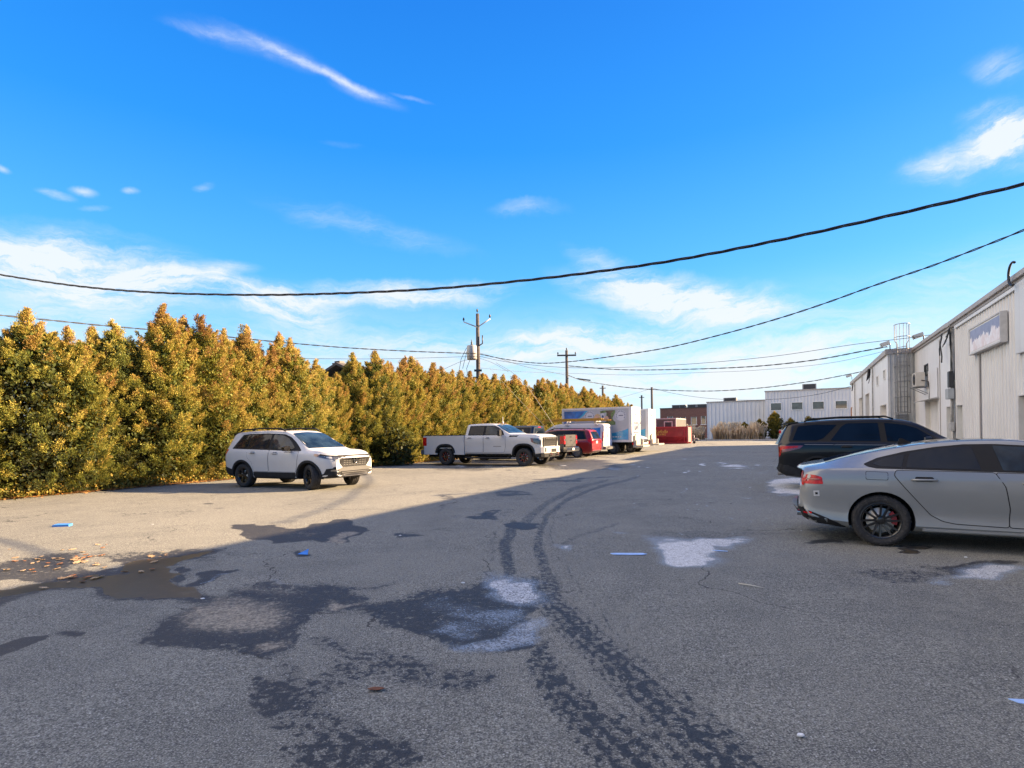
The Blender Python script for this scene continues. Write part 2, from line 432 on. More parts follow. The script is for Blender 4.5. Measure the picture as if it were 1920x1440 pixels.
for k_, (o0, w_, v_) in enumerate(((-.85, .20, .62), (-.45, .28, .76), (0, .32, .78), (.45, .26, .68), (.85, .16, .58))):
    stroke(wet, [(990 + 20 * o0, 1180 - 4 * o0, 40 * w_), (1014 + 28 * o0, 1240 - 10 * o0, 52 * w_), (1062 + 42 * o0, 1300 - 16 * o0, 66 * w_), (1135 + 56 * o0, 1370 - 22 * o0, 88 * w_), (1245 + 76 * o0, 1470 - 30 * o0, 112 * w_)], v_, f=1.0)
stroke(wet, [(1060, 1060, 3), (1100, 1120, 4), (1150, 1180, 4), (1240, 1260, 6), (1330, 1340, 8), (1440, 1440, 10)], .56)
stroke(wet, [(1045, 960, 2), (1032, 1000, 2.5), (1045, 1050, 3)], .6)
stroke(wet, [(735, 905, 8), (748, 930, 10), (730, 955, 10)], .28, f=1)
stroke(wet, [(1150, 985, 5), (1090, 1005, 6), (1050, 1025, 6)], .5)
uu = uu0 + 34 * sc_v * WU; vv = vv0 + 15 * sc_v * WV
# crumbly dark patches near the camera
poly(wet, [(560, 1235), (605, 1262), (650, 1230), (590, 1200), (640, 1190), (740, 1205), (800, 1225), (900, 1240), (945, 1262), (930, 1290), (860, 1305), (780, 1290), (700, 1275), (640, 1285), (620, 1320), (700, 1370), (740, 1400), (690, 1440), (740, 1500), (500, 1500), (560, 1400), (500, 1370), (455, 1310), (450, 1290), (490, 1282), (520, 1290), (530, 1260)], .56, 60)
ell(wet, 520, 1310, 80, 36, -6, .72, .8); ell(wet, 660, 1430, 130, 50, 0, .68, .8); ell(wet, 820, 1255, 110, 34, -8, .58, .9)
# pale residues
ell(salt, 975, 1108, 66, 30, -18, .94, .85); ell(salt, 900, 1148, 110, 32, -12, .80, .9); ell(salt, 930, 1188, 92, 16, 8, .86, .85); ell(salt, 845, 1165, 60, 25, 0, .72, .9)
ell(salt, 1288, 1030, 78, 24, -6, 1.06, .85); ell(salt, 1335, 1017, 66, 13, -4, .96, .85); ell(salt, 1478, 906, 42, 10, 8, 1.05, .7); ell(salt, 1500, 918, 60, 8, 0, 1.0, .7); ell(salt, 1845, 1078, 80, 14, 4, .92, .85)
for a in ((1290, 1028, 84, 26, -6, 1.0), (1335, 1016, 70, 15, -4, .9), (1048, 1028, 38, 9, 0, .95), (1172, 995, 34, 4, 0, .75), (1840, 1074, 100, 20, 4, .95), (1475, 905, 50, 12, 8, .9), (1500, 917, 70, 11, 0, .9), (1490, 927, 50, 7, 0, .8), (1392, 933, 24, 3, 0, 1.0), (1375, 874, 42, 2.6, 0, 1.6), (1350, 869, 22, 1.4, 0, 1.5), (1318, 871, 13, 2.0, 14, 1.6), (1385, 878, 60, 1.6, 0, 1.2), (1425, 873, 9, 2.4, 12, 1.5), (1290, 884, 9, 1.6, 0, 1.4), (1295, 880, 7, 1, 0, 1.3), (1282, 861, 10, 1.2, 0, 1.3), (1315, 883, 9, 1, 0, 1.2), (1430, 885, 18, 1.6, 0, 1.1), (1200, 876, 8, 1.2, 10, 1.3), (1218, 876, 10, 1.2, 0, 1.1), (1150, 879, 35, 2, 0, .8), (1190, 872, 20, 1.3, 0, .9), (860, 874, 30, 1.8, 0, 1.1), (920, 873, 36, 2.0, 0, 1.1), (945, 875, 20, 1.5, 0, 1.0), (1054, 873, 12, 2, 0, 1.6), (1200, 892, 8, 1, 0, 1.0), (540, 1092, 30, 5, 0, .5), (415, 1083, 26, 3, 14, .9), (1180, 867, 12, 1, 0, .7), (1420, 828, 40, 1.0, 0, .9), (1445, 833, 30, 1.0, 0, 1.2)): ell(salt, *a, f=.95)
rs = random.Random(5)
for i in range(70):
    u, v = rs.uniform(1180, 1500), rs.uniform(885, 1000); ell(salt, u, v, rs.uniform(2, 6), rs.uniform(.6, 1.3), 0, rs.uniform(.8, 1.5), .9)
for i in range(60):
    u, v = rs.uniform(760, 1340), rs.uniform(880, 990); ell(wet, u, v, rs.uniform(8, 26), rs.uniform(1, 2.6), 0, rs.uniform(.45, .7), .9)

me = bpy.data.meshes.new('ground')
co = np.stack([GX, GY, GZ], -1).reshape(-1, 3).astype(np.float32)
ii = np.arange(nx * ny).reshape(ny, nx)
quads = np.stack([ii[:-1, :-1], ii[:-1, 1:], ii[1:, 1:], ii[1:, :-1]], -1).reshape(-1, 4)
me.vertices.add(len(co)); me.vertices.foreach_set('co', co.ravel())
me.loops.add(quads.size); me.loops.foreach_set('vertex_index', quads.ravel().astype(np.int32))
me.polygons.add(len(quads)); me.polygons.foreach_set('loop_start', np.arange(0, quads.size, 4, dtype=np.int32))
me.polygons.foreach_set('use_smooth', np.ones(len(quads), bool))
me.update(calc_edges=True)
at = me.attributes.new('stain', 'FLOAT_COLOR', 'POINT')
at.data.foreach_set('color', np.stack([wet, silt, salt, pool], -1).reshape(-1).astype(np.float32))

gm = bpy.data.materials.new('worn_asphalt'); gm.use_nodes = True; q = N(gm.node_tree); b = q.n['Principled BSDF']
pos = q.new('ShaderNodeTexCoord').outputs['Object']
an = q.new('ShaderNodeAttribute'); an.attribute_name = 'stain'
sp = q.new('ShaderNodeSeparateColor'); q.l.new(an.outputs['Color'], sp.inputs[0])
A_wet, A_silt, A_salt, A_pool = sp.outputs[0], sp.outputs[1], sp.outputs[2], an.outputs['Alpha']
big = q.noise(pos, .30, 7, .66, .5); mid = q.noise(pos, 2.4, 6, .65, .2); fine = q.noise(pos, 26, 5, .72); grit = q.noise(pos, 95, 3, .7)
c = q.mix(q.range(big, .34, .66), (.124, .124, .106), (.212, .208, .172))
c = q.mix(q.range(mid, .35, .7, 0, .7), c, (.225, .221, .182))
c = q.mix(q.range(fine, .36, .60, .55, 0), c, (.040, .041, .045))
grit2 = q.noise(pos, 42, 4, .75)
c = q.mix(q.range(grit, .50, .66, 0, .75), c, (.42, .42, .36))
c = q.mix(q.range(grit2, .54, .70, 0, .42), c, (.32, .32, .275))
c = q.mix(q.range(grit, .48, .34, 0, .80), c, (.028, .029, .032))
c = q.mix(q.range(grit2, .46, .32, 0, .60), c, (.035, .036, .040))
vo = q.new('ShaderNodeTexVoronoi'); vo.inputs['Scale'].default_value = 62; q.l.new(pos, vo.inputs['Vector'])
sc_ = q.new('ShaderNodeSeparateColor'); q.l.new(vo.outputs['Color'], sc_.inputs[0])
fleck = q.math('MULTIPLY', q.math('GREATER_THAN', sc_.outputs[0], .955), q.math('LESS_THAN', vo.outputs['Distance'], .30))
c = q.mix(q.math('MULTIPLY', fleck, .75), c, (.50, .49, .46))
# scattered small dark blots all over
blot = q.noise(pos, 5.5, 6, .62, .3); region = q.noise(pos, .55, 3, .5)
c = q.mix(q.math('MULTIPLY', q.range(blot, .655, .70, 0, .65), q.range(region, .48, .62)), c, (.040, .040, .044))
# cracks
cv = q.new('ShaderNodeTexVoronoi'); cv.feature = 'DISTANCE_TO_EDGE'; cv.inputs['Scale'].default_value = .30
q.l.new(q.vmath('ADD', pos, q.vmath('SCALE', q.new('ShaderNodeTexNoise').outputs['Color'], scale=0.0)), cv.inputs['Vector'])
wn = q.new('ShaderNodeTexNoise'); wn.inputs['Scale'].default_value = 1.6; wn.inputs['Detail'].default_value = 6; q.l.new(pos, wn.inputs['Vector'])
q.l.new(q.vmath('ADD', pos, q.vmath('SCALE', wn.outputs['Color'], scale=.9)), cv.inputs['Vector'])
crack = q.math('MULTIPLY', q.range(cv.outputs['Distance'], .0045, .0015), q.range(region, .50, .56))
c = q.mix(q.math('MULTIPLY', crack, .8), c, (.02, .02, .022))
# wet film with a crumbly edge
e1 = q.noise(pos, 15, 7, .68, .4); e2 = q.noise(pos, 46, 6, .8)
edge = q.math('MULTIPLY_ADD', e1, 1.9, q.math('MULTIPLY_ADD', e2, .8, -.80))     # about .55 on average
w = q.math('MULTIPLY', q.range(q.math('ADD', A_wet, q.math('SUBTRACT', edge, .55)), .54, .66), q.range(A_wet, .02, .22))
c = q.mix(q.math('MULTIPLY', w, .90), c, (.010, .0115, .014))
c = q.mix(q.range(A_wet, .15, .75, 0, .25), c, (.045, .046, .050))
c = q.mix(q.math('MULTIPLY', fleck, q.math('MULTIPLY', w, .35)), c, (.30, .30, .30))
# dried silt
sl = q.math('MULTIPLY', q.range(q.math('ADD', A_silt, q.math('MULTIPLY', q.math('SUBTRACT', edge, .55), 1.1)), .40, 1.25), .88)
siltc = q.mix(q.math('MULTIPLY', q.range(grit2, .34, .62), q.range(e1, .25, .60, .35, 1.0)), (.11, .095, .068), (.40, .345, .25))
c = q.mix(sl, c, siltc)
# salt and snow-melt residue: grains
g1 = q.noise(pos, 60, 4, .78); g2 = q.noise(pos, 9, 5, .7)
sa = q.range(q.math('ADD', A_salt, q.math('ADD', q.math('MULTIPLY', q.math('SUBTRACT', g1, .5), 3.6), q.math('MULTIPLY', q.math('SUBTRACT', g2, .5), 1.0))), .62, .92, 0, .82)
sa = q.math('MAXIMUM', q.math('MULTIPLY', q.math('MULTIPLY', sa, q.math('MULTIPLY', q.range(g1, .36, .54, .30, 1.0), q.range(e1, .30, .55, .45, 1.0))), q.range(A_salt, .02, .25)), q.math('MULTIPLY', q.range(A_salt, .15, 1.1, 0, .55), q.range(g1, .36, .60, .25, 1.0)))
c = q.mix(sa, c, q.mix(q.math('MULTIPLY', q.range(A_salt, .80, 1.0), q.range(g1, .34, .56, .35, 1.0)), (.25, .31, .37), (.80, .80, .78)))
pl = q.range(q.math('ADD', A_pool, q.math('MULTIPLY', q.math('SUBTRACT', e1, .5), .5)), .45, .6)
c = q.mix(q.math('MULTIPLY', pl, .80), c, (.060, .045, .024))
q.l.new(c, b.inputs['Base Color'])
rough = q.math('SUBTRACT', .92, q.math('MULTIPLY', w, .30))
rough = q.math('ADD', q.math('MULTIPLY', rough, q.math('SUBTRACT', 1.0, pl)), q.math('MULTIPLY', pl, .30))
q.l.new(rough, b.inputs['Roughness'])
b.inputs['Specular IOR Level'].default_value = .35
hgt = q.math('ADD', q.math('MULTIPLY', grit, .5), q.math('ADD', q.math('MULTIPLY', fine, .8), q.math('MULTIPLY', mid, 1.2)))
bn = q.new('ShaderNodeBump'); bn.inputs['Distance'].default_value = .012
q.l.new(hgt, bn.inputs['Height']); q.l.new(q.math('MULTIPLY', q.math('SUBTRACT', 1.0, q.math('MULTIPLY', pl, .97)), .55), bn.inputs['Strength'])
q.l.new(bn.outputs[0], b.inputs['Normal'])
ground = struct(link('ground', me, gm))

# verge of soil and dropped needles under the hedge, and the grass behind it
def ribbon(name, L0, L1, t0, t1, z, m, wob=.25, step=.35, seed=1, wob0=0.0):
    rd = random.Random(seed); vs, fs = [], []; n = int((t1 - t0) / step); kk = 5
    for i in range(n + 1):
        t = t0 + i * step; a = mnoise.noise(Vector((t * .35, seed, 0))) * wob + mnoise.noise(Vector((t * 2.3, seed, 5))) * wob * .4
        a0 = mnoise.noise(Vector((t * .35, seed, 9))) * wob0
        for j in range(kk + 1):
            L = (L0 + a0) + (L1 + a - L0 - a0) * j / kk
            p = street(t, L, z + .03 * mnoise.noise(Vector((t * .8, L * .8, 0))) * (0 if j in (0, kk) else 1) + (.03 if 0 < j < kk else 0)); vs.append(p)
    for i in range(n):
        for j in range(kk):
            a = i * (kk + 1) + j; fs.append((a, a + 1, a + kk + 2, a + kk + 1))
    m_ = bpy.data.meshes.new(name); m_.from_pydata(vs, [], fs); m_.polygons.foreach_set('use_smooth', [True] * len(fs))
    return struct(link(name, m_, m))
soil = mat('needle_litter', (.115, .060, .026), .95, var=.5, scale=7, bump=.8, bscale=40, dirt=((.24, .12, .04), .5, .8))
grass_m = mat('dormant_lawn', (.10, .10, .035), .95, var=.4, scale=2, bump=.6, bscale=60)
ribbon('verge', -22.5, -18.95, -12, 84, .016, soil, .22, seed=3)
ribbon('lawn', -150, -22.4, -40, 200, .03, grass_m, .1, 4, seed=4)
kerb_m = mat('concrete_kerb', (.42, .40, .37), .85, var=.12, scale=3, bump=.3)
kb = MB(); kb.box(-13.5, 9, 87.2, 87.45, -.02, .13)
ko = struct(kb.build('kerb', kerb_m, bevel=.02)); ko.rotation_euler = (0, 0, RZ)
ribbon('planting_bed', -14, 9, 87.45, 93, .10, mat('bed_soil', (.12, .09, .06), .95, var=.4, scale=4, bump=.6), .0, seed=8)

# ================================================================== BUILDINGS (lane frame: x = right, y = along, z = up)
white_rib = mat('ribbed_white_steel', (.60, .60, .60), .45, streak=((.34, .30, .27), .5), var=.05, scale=.5, coat=.05, dirt=((.30, .28, .26), .62, .35))
white_flat = mat('flat_white_steel', (.67, .67, .67), .42, streak=((.36, .32, .29), .5), var=.04, scale=.4, dirt=((.36, .34, .32), .64, .35))
grey_rib = mat('ribbed_grey_steel', (.60, .60, .60), .5, streak=((.38, .37, .36), .4), var=.05, scale=.4, dirt=((.30, .31, .32), .62, .3))
weather = mat('weathered_side_steel', (.42, .42, .41), .6, streak=((.18, .17, .15), .7), var=.16, scale=.7, dirt=((.13, .12, .11), .56, .6))
fascia_m = mat('eave_flashing', (.34, .31, .29), .5, var=.10, scale=1.2)
roof_m = mat('roof_membrane', (.20, .20, .20), .9, var=.1, scale=1)
door_m = mat('steel_door', (.46, .50, .50), .5, var=.06, scale=2)
door_white = mat('white_door', (.62, .60, .57), .5, var=.06, scale=2)
garage_m = mat('grey_overhead_door', (.16, .16, .18), .5, var=.05, scale=2)
dark_m = mat('dark_trim', (.03, .03, .032), .5)
galv = mat('galvanised_steel', (.17, .175, .18), .5, .3, var=.15, scale=8)
conduit_m = mat('conduit_grey', (.38, .37, .35), .5, .0, var=.2, scale=6)
cable_m = mat('black_cable', (.012, .012, .013), .55, var=.3, scale=30)
glass_m = mat('window_glass', (.045, .055, .055), .05, var=.3, scale=1.0, coat=.6, spec=.8)
frame_m = mat('window_frame', (.72, .71, .68), .45)

def rib_profile(s0, s1, pitch=.305, depth=.032, phase=0.0):
    pts = [(s0, None)]
    k0 = math.floor((s0 - phase) / pitch) - 1
    prof = [(0, 0), (.16, 0), (.185, 1), (.245, 1), (.27, 0)]
    allp = []
    s = k0
    while phase + s * pitch < s1 + pitch:
        for a, h in prof: allp.append((phase + s * pitch + a * pitch / .305, h * depth))
        s += 1
    def at(x):
        for (xa, ha), (xb, hb) in zip(allp, allp[1:]):
            if xa <= x <= xb and xb > xa: return ha + (hb - ha) * (x - xa) / (xb - xa)
        return 0
    out = [(s0, at(s0))] + [(x, h) for x, h in allp if s0 + 1e-4 < x < s1 - 1e-4] + [(s1, at(s1))]
    return out
def ribbed(mb, s0, s1, z0, z1, plane, off, axis_='y', sign=-1, pitch=.305, depth=.032, phase=0.0):
    """vertical-ribbed sheet. axis_='y': runs along y at x=off, ribs towards sign*x; axis_='x': runs along x at y=off"""
    pr = rib_profile(s0, s1, pitch, depth, phase) if depth else [(s0, 0), (s1, 0)]
    vs, fs = [], []
    for s, h in pr:
        for z in (z0, z1):
            vs.append((off + sign * h, s, z) if axis_ == 'y' else (s, off + sign * h, z))
    for i in range(len(pr) - 1): fs.append((2 * i, 2 * i + 2, 2 * i + 3, 2 * i + 1))
    mb.add(vs, fs)
def cells(s0, s1, z0, z1, holes):
    """rectangles that cover a wall around its openings"""
    xs = sorted({s0, s1, *[h[0] for h in holes], *[h[1] for h in holes]}); out = []
    for a, b_ in zip(xs, xs[1:]):
        hs_ = sorted([(h[2], h[3]) for h in holes if h[0] <= a + 1e-6 and h[1] >= b_ - 1e-6]); z = z0
        for p, q_ in hs_:
            if p > z + 1e-6: out.append((a, b_, z, p))
            z = max(z, q_)
        if z < z1 - 1e-6: out.append((a, b_, z, z1))
    return out
def part_wall(root, name, m, s0, s1, z0, z1, off, axis_, sign, holes=(), depth=.032, pitch=.305, phase=0.0):
    mb = MB()
    for a, b_, p, q_ in cells(s0, s1, z0, z1, holes): ribbed(mb, a, b_, p, q_, None, off, axis_, sign, pitch, depth, phase)
    return mb.build(name, m, root)
def opening_y(root, kind, y0, y1, z0, z1, x, depth, leaf_m, handle=True, slats=0, frame=None):
    """recessed opening in a wall that faces -x"""
    f = MB()
    f.box(x - .035, x + depth, y0 - .05, y0, z0, z1); f.box(x - .035, x + depth, y1, y1 + .05, z0, z1); f.box(x - .035, x + depth, y0 - .05, y1 + .05, z1, z1 + .05)
    d = MB()
    if slats:
        hh = (z1 - z0) / slats
        for i in range(slats): d.box(x + depth - .05, x + depth, y0, y1, z0 + i * hh + .006, z0 + (i + 1) * hh - .006)
        d.box(x + depth - .03, x + depth + .02, y0, y1, z0, z1)
    else: d.box(x + depth - .05, x + depth, y0, y1, z0, z1)
    o = d.build(kind, leaf_m, root, bevel=.004)
    f.build('frame', frame or door_white, o)
    if handle:
        h = MB(); h.tube([(x + depth - .05, y0 + .10, z0 + 1.0), (x + depth - .11, y0 + .10, z0 + 1.0), (x + depth - .11, y0 + .22, z0 + 1.0)], .012); h.build('handle', galv, o)
    return o
def window_y(root, y0, y1, z0, z1, x, fm=None):
    f = MB(); w_ = .05
    for a in ((y0, y0 + w_, z0, z1), (y1 - w_, y1, z0, z1), (y0 + w_, y1 - w_, z1 - w_, z1), (y0 + w_, y1 - w_, z0, z0 + w_)): f.box(x - .05, x + .05, *a)
    o = f.build('window', fm or frame_m, root)
    g = MB(); g.box(x + .0, x + .02, y0 + w_, y1 - w_, z0 + w_, z1 - w_); g.build('pane', glass_m, o)
    return o

EV = 6.15
# ---- near warehouse (wall plane x = 6)
wa = thing('warehouse', 'near warehouse on the right with white ribbed steel wall and grey overhead door', 'warehouse', (0, 0, 0), RZ)
HA = [(-9, -5, 0, 3.2), (17.6, 22.35, 0, 2.46), (29.0, 29.98, 0, 2.44), (30.95, 31.8, 0, 2.44), (33.6, 36.6, 0, 2.85), (35.75, 36.75, 4.25, 4.85)]
part_wall(wa, 'wall', white_rib, -28, 30.3, 0, EV - .3, 6, 'y', -1, [h for h in HA if h[0] < 30.3])
part_wall(wa, 'wall', white_flat, 30.3, 39.6, 0, EV - .3, 5.985, 'y', -1, [h for h in HA if h[0] > 30.3], depth=.006, pitch=.9)
b_ = MB(); b_.box(6.5, 30, -27.9, 39.58, EV - .31, EV - .08); b_.build('roof', roof_m, wa)
b_ = MB(); b_.box(6.3, 30, -28, -27.95, 0, EV - .3); b_.box(29.9, 30, -27.9, 39.6, 0, EV - .31); b_.build('rear_wall', weather, wa)
b_ = MB(); b_.box(5.86, 6.34, -28, 39.56, EV - .10, EV + .02); b_.box(5.90, 6.3, -28, 39.56, EV - .3, EV - .102); b_.box(5.82, 5.96, -28, 39.5, EV - .19, EV - .11)
b_.build('eave_flashing', fascia_m, wa, bevel=.012)
b_ = MB(); b_.box(5.91, 5.965, -28, 29.9, EV - .43, EV - .31); b_.build('drip_flashing', white_flat, wa, bevel=.004)
opening_y(wa, 'overhead_door', -9, -5, 0, 3.2, 6, .42, garage_m, False, 6)
opening_y(wa, 'overhead_door', 17.6, 22.35, 0, 2.46, 6, .42, garage_m, False, 5)
opening_y(wa, 'door', 29.0, 29.98, 0, 2.44, 6, .26, door_m)
opening_y(wa, 'door', 30.95, 31.8, 0, 2.44, 6, .26, door_m)
opening_y(wa, 'loading_door', 33.6, 36.6, 0, 2.85, 6, .22, door_white, True)
window_y(wa, 35.75, 36.75, 4.25, 4.85, 6.0, dark_m)
b_ = MB(); b_.box(5.93, 5.965, 33.5, 35.6, 3.0, 4.42); b_.build('wall_panel', white_flat, wa, bevel=.004)
b_ = MB(); b_.prism([(6.0, 3.0), (5.5, 2.9), (5.5, 2.87), (6.0, 2.93)], 'y', 33.4, 36.9); b_.build('canopy', conduit_m, wa)
b_ = MB(); b_.box(5.945, 5.966, 26.36, 26.46, 0, 4.2); b_.build('joint_flashing', fascia_m, wa); b_ = MB(); b_.box(5.95, 5.978, 33.02, 33.08, 0, EV - .45); b_.build('joint_flashing', fascia_m, wa)
b_ = MB(); b_.box(5.945, 6.0, -28, 17.5, -.05, .18); b_.box(5.945, 6.0, 22.45, 28.9, -.05, .18)
b_.build('base_flashing', white_flat, wa)
b_ = MB(); b_.box(5.86, 5.965, 20.9, 22.15, 3.72, EV - .31); b_.build('wall_duct', white_rib, wa, bevel=.01)

# ---- far warehouse (wall plane x = 4.68)
wb = thing('warehouse', 'farther white warehouse that steps out towards the lane behind the caged ladder', 'warehouse', (0, 0, 0), RZ)
HB = [(40.4, 43.2, 0, 2.95), (40.55, 41.4, 4.5, 5.1), (43.9, 44.85, 4.33, 5.0), (49.7, 52.2, 0, 4.15), (54.6, 57.6, 0, 4.1)]
part_wall(wb, 'wall', white_flat, 39.64, 66, 0, EV - .28, 4.68, 'y', -1, HB, depth=.008, pitch=.9)
part_wall(wb, 'side_wall', weather, 4.68, 6.6, 0, EV - .28, 39.64, 'x', -1, [], depth=.03, pitch=.22)
b_ = MB(); b_.box(4.7, 30, 65.95, 66, 0, EV - .3); b_.box(29.9, 29.99, 39.7, 65.9, 0, EV - .3); b_.build('rear_wall', weather, wb)
b_ = MB(); b_.box(4.9, 29.8, 39.9, 65.8, EV - .27, EV - .06); b_.build('roof', roof_m, wb)
b_ = MB(); b_.box(4.56, 4.95, 39.57, 66.1, EV - .28, EV + .03); b_.box(4.951, 6.6, 39.56, 39.88, EV - .279, EV + .025); b_.build('eave_flashing', fascia_m, wb, bevel=.012)
opening_y(wb, 'door', 40.4, 43.2, 0, 2.95, 4.68, .35, door_white)
opening_y(wb, 'overhead_door', 49.7, 52.2, 0, 4.15, 4.68, .4, garage_m, False, 7)
opening_y(wb, 'overhead_door', 54.6, 57.6, 0, 4.1, 4.68, .3, door_white, False, 7)
window_y(wb, 40.55, 41.4, 4.5, 5.1, 4.68); window_y(wb, 43.9, 44.85, 4.33, 5.0, 4.68)

# ---- caged roof ladder on the return wall
ld = thing('roof_ladder', 'galvanised ladder with safety cage on the weathered side wall', 'ladder', street(39.6, 5.35), RZ)
b_ = MB()
for x in (-.22, .22):
    b_.tube([(x, -.22, .9), (x, -.22, EV + .25)], .022, 6)
    b_.tube([(x, -.22, EV + .25), (x * 1.6, -.22, EV + .45), (x * 1.6, -.22, EV + 1.35)], .022, 6)
b_.build('side_rail', galv, ld)
b_ = MB()
for i in range(19): b_ = MB(); b_.tube([(-.22, -.22, 1.0 + i * .29), (.22, -.22, 1.0 + i * .29)], .014, 5); b_.build('rung', galv, ld)
b_ = MB()
def hoop(z, w=.36): return [(w * math.cos(R(a)), -.24 - .62 * max(0, math.sin(R(a))) ** .8, z) for a in range(0, 181, 18)]
for z in (2.4, 3.3, 4.2, 5.1, EV - .1, EV + .62, EV + 1.35): b_.tube(hoop(z, .38 if z > EV else .36), .020, 5)
for a in (30, 62, 90, 118, 150):
    b_.tube([(.36 * math.cos(R(a)), -.24 - .62 * max(0, math.sin(R(a))) ** .8, z) for z in (2.4, EV - .1, EV + 1.35)], .014, 5)
for z in (2.4, 3.3, 4.2, 5.1, 5.9):
    for x in (-.36, .36): b_.tube([(x, -.24, z), (x, .03, z)], .016, 5)
b_.build('safety_cage', galv, ld)
b_ = MB(); b_.box(-.3, .3, -.10, -.04, .9, 2.3); b_.build('gate_panel', galv, ld, bevel=.006)

# ---- air conditioner on brackets
ac = thing('air_conditioner', 'beige outdoor air conditioning unit on wall brackets beside the loading door', 'air conditioner', street(36.2, 5.62, 3.63), RZ)
beige = mat('beige_casing', (.50, .46, .40), .5, var=.05)
b_ = MB(); b_.box(-.20, .20, -.55, .45, .04, .78); ca_ = b_.build('casing', beige, ac, bevel=.02)
b_ = MB(); b_.lathe([(.30, -.012), (.30, .012), (.27, .012), (.27, -.012)], 'x', (-.208, -.1, .42), 28, closed=True)
for i in range(9): b_.tube([(-.21, -.1 + .28 * math.cos(i * math.pi / 9), .42 + .28 * math.sin(i * math.pi / 9)), (-.21, -.1 - .28 * math.cos(i * math.pi / 9), .42 - .28 * math.sin(i * math.pi / 9))], .004, 4)
b_.build('fan_grille', dark_m, ca_)
b_ = MB(); b_.lathe([(.001, 0), (.27, 0)], 'x', (-.203, -.1, .42), 28); b_.build('fan_opening', dark_m, ca_)
b_ = MB()
for y in (-.45, .35): b_ = MB(); b_.box(-.32, .36, y, y + .05, 0, .035); b_.tube([(-.28, y + .025, .0), (.36, y + .025, -.36)], .018, 5); b_.build('bracket', galv, ac)
b_ = MB(); b_.tube([(.05, -.56, .35), (.12, -.75, .32), (.26, -.9, .25), (.32, -.92, -.2), (.30, -.9, -.7)], .028, 6); b_.build('hose', cable_m, ac)

# ---- wall sign
sg = thing('wall_sign', 'faded rectangular sign with torn purple and white facing high on the ribbed wall', 'sign', street(25.1, 5.96, 4.75), RZ)
b_ = MB(); b_.box(-.16, .0, -1.86, 1.86, -.47, .47)
sgm = bpy.data.materials.new('faded_sign_face'); sgm.use_nodes = True; q = N(sgm.node_tree); bb = q.n['Principled BSDF']
t_ = q.new('ShaderNodeTexCoord').outputs['Object']
sp_ = q.new('ShaderNodeSeparateXYZ'); q.l.new(t_, sp_.inputs[0])
n1 = q.noise(t_, 1.6, 3, .5, 1.2); n2 = q.noise(t_, 3.2, 4, .6)
purp = q.mix(q.range(n2, .3, .7), (.12, .11, .22), (.20, .18, .32)); pale = q.mix(q.range(n2, .3, .7), (.80, .76, .78), (.66, .50, .48))
hh_ = q.math('ADD', sp_.outputs[2], q.math('MULTIPLY', q.math('SUBTRACT', n1, .5), 1.1))
cc_ = q.mix(q.range(hh_, .0, .05), pale, purp)
q.l.new(cc_, bb.inputs['Base Color']); bb.inputs['Roughness'].default_value = .3
b_.build('sign_box', frame_m, sg, bevel=.01)
b_ = MB(); b_.box(-.172, -.161, -1.76, 1.76, -.39, .39); b_.build('sign_face', sgm, sg)
b_ = MB()
for a in ((-1.9, 1.9, .45, .5), (-1.9, 1.9, -.5, -.45), (-1.9, -1.85, -.45, .45), (1.85, 1.9, -.45, .45)): b_.box(-.19, -.0, *a)
b_.build('frame', mat('sign_frame', (.50, .49, .48), .5), sg)

# ---- electrical service: mast, cables, meter boxes
es = thing('electrical_mast', 'black cable bundle and conduit running down the wall between the two doors and the eave', 'electrical mast', street(30.35, 5.93), RZ)
b_ = MB(); b_.tube([(0, 0, .9), (0, 0, 5.75), (-.12, 0, 5.95), (-.2, 0, 5.85)], .035, 8); b_.tube([(-.02, .16, 3.1), (-.02, .16, 5.9)], .03, 8); b_.build('conduit', conduit_m, es)
b_ = MB(); rd = random.Random(3)
for i in range(5):
    ph = rd.uniform(0, 6); pts = []
    for j in range(15):
        z = 3.75 + j * .15; pts.append((-.07 - .03 * math.sin(z * 3 + ph), -.06 + .11 * math.sin(z * 2.2 + ph), z))
    b_.tube(pts, .015, 5)
b_.build('cable_bundle', cable_m, es)
b_ = MB()
for i in range(6):
    y0 = rd.uniform(-.1, .1); s_ = rd.uniform(.35, .9)
    b_.tube([(-.12, y0 + s_ * (1 - math.cos(u * 2 * math.pi)) * .5 * 1.3, 5.75 - .65 * s_ * math.sin(u * math.pi) + rd.uniform(-.03, .03)) for u in [j / 12 for j in range(13)]], .014, 5)
b_.tube([(-.15, 1.1, 5.75), (-.18, 1.35, 5.3), (-.15, 1.2, 4.75), (-.2, 1.0, 4.45)], .03, 5); b_.tube([(-.15, 1.15, 5.6), (-.2, 1.4, 5.1), (-.2, 1.35, 4.8)], .025, 5)
b_.build('service_loops', cable_m, es)
b_ = MB(); b_.box(-.16, .0, -.17, .17, 3.25, 3.95); b_.build('disconnect_switch', dark_m, es, bevel=.01)
b_ = MB(); b_.box(-.22, .0, -.28, .30, 2.75, 3.2); b_.build('meter_box', mat('box_grey', (.33, .35, .36), .5), es, bevel=.012)
b_ = MB(); b_.box(-.14, .0, -.22, .2, 1.35, 1.75); b_.tube([(-.08, 0, 1.7), (-.06, .04, 2.1), (-.07, -.04, 2.4), (-.05, 0, 2.76)], .05, 6); b_.build('junction_box', conduit_m, es, bevel=.01)

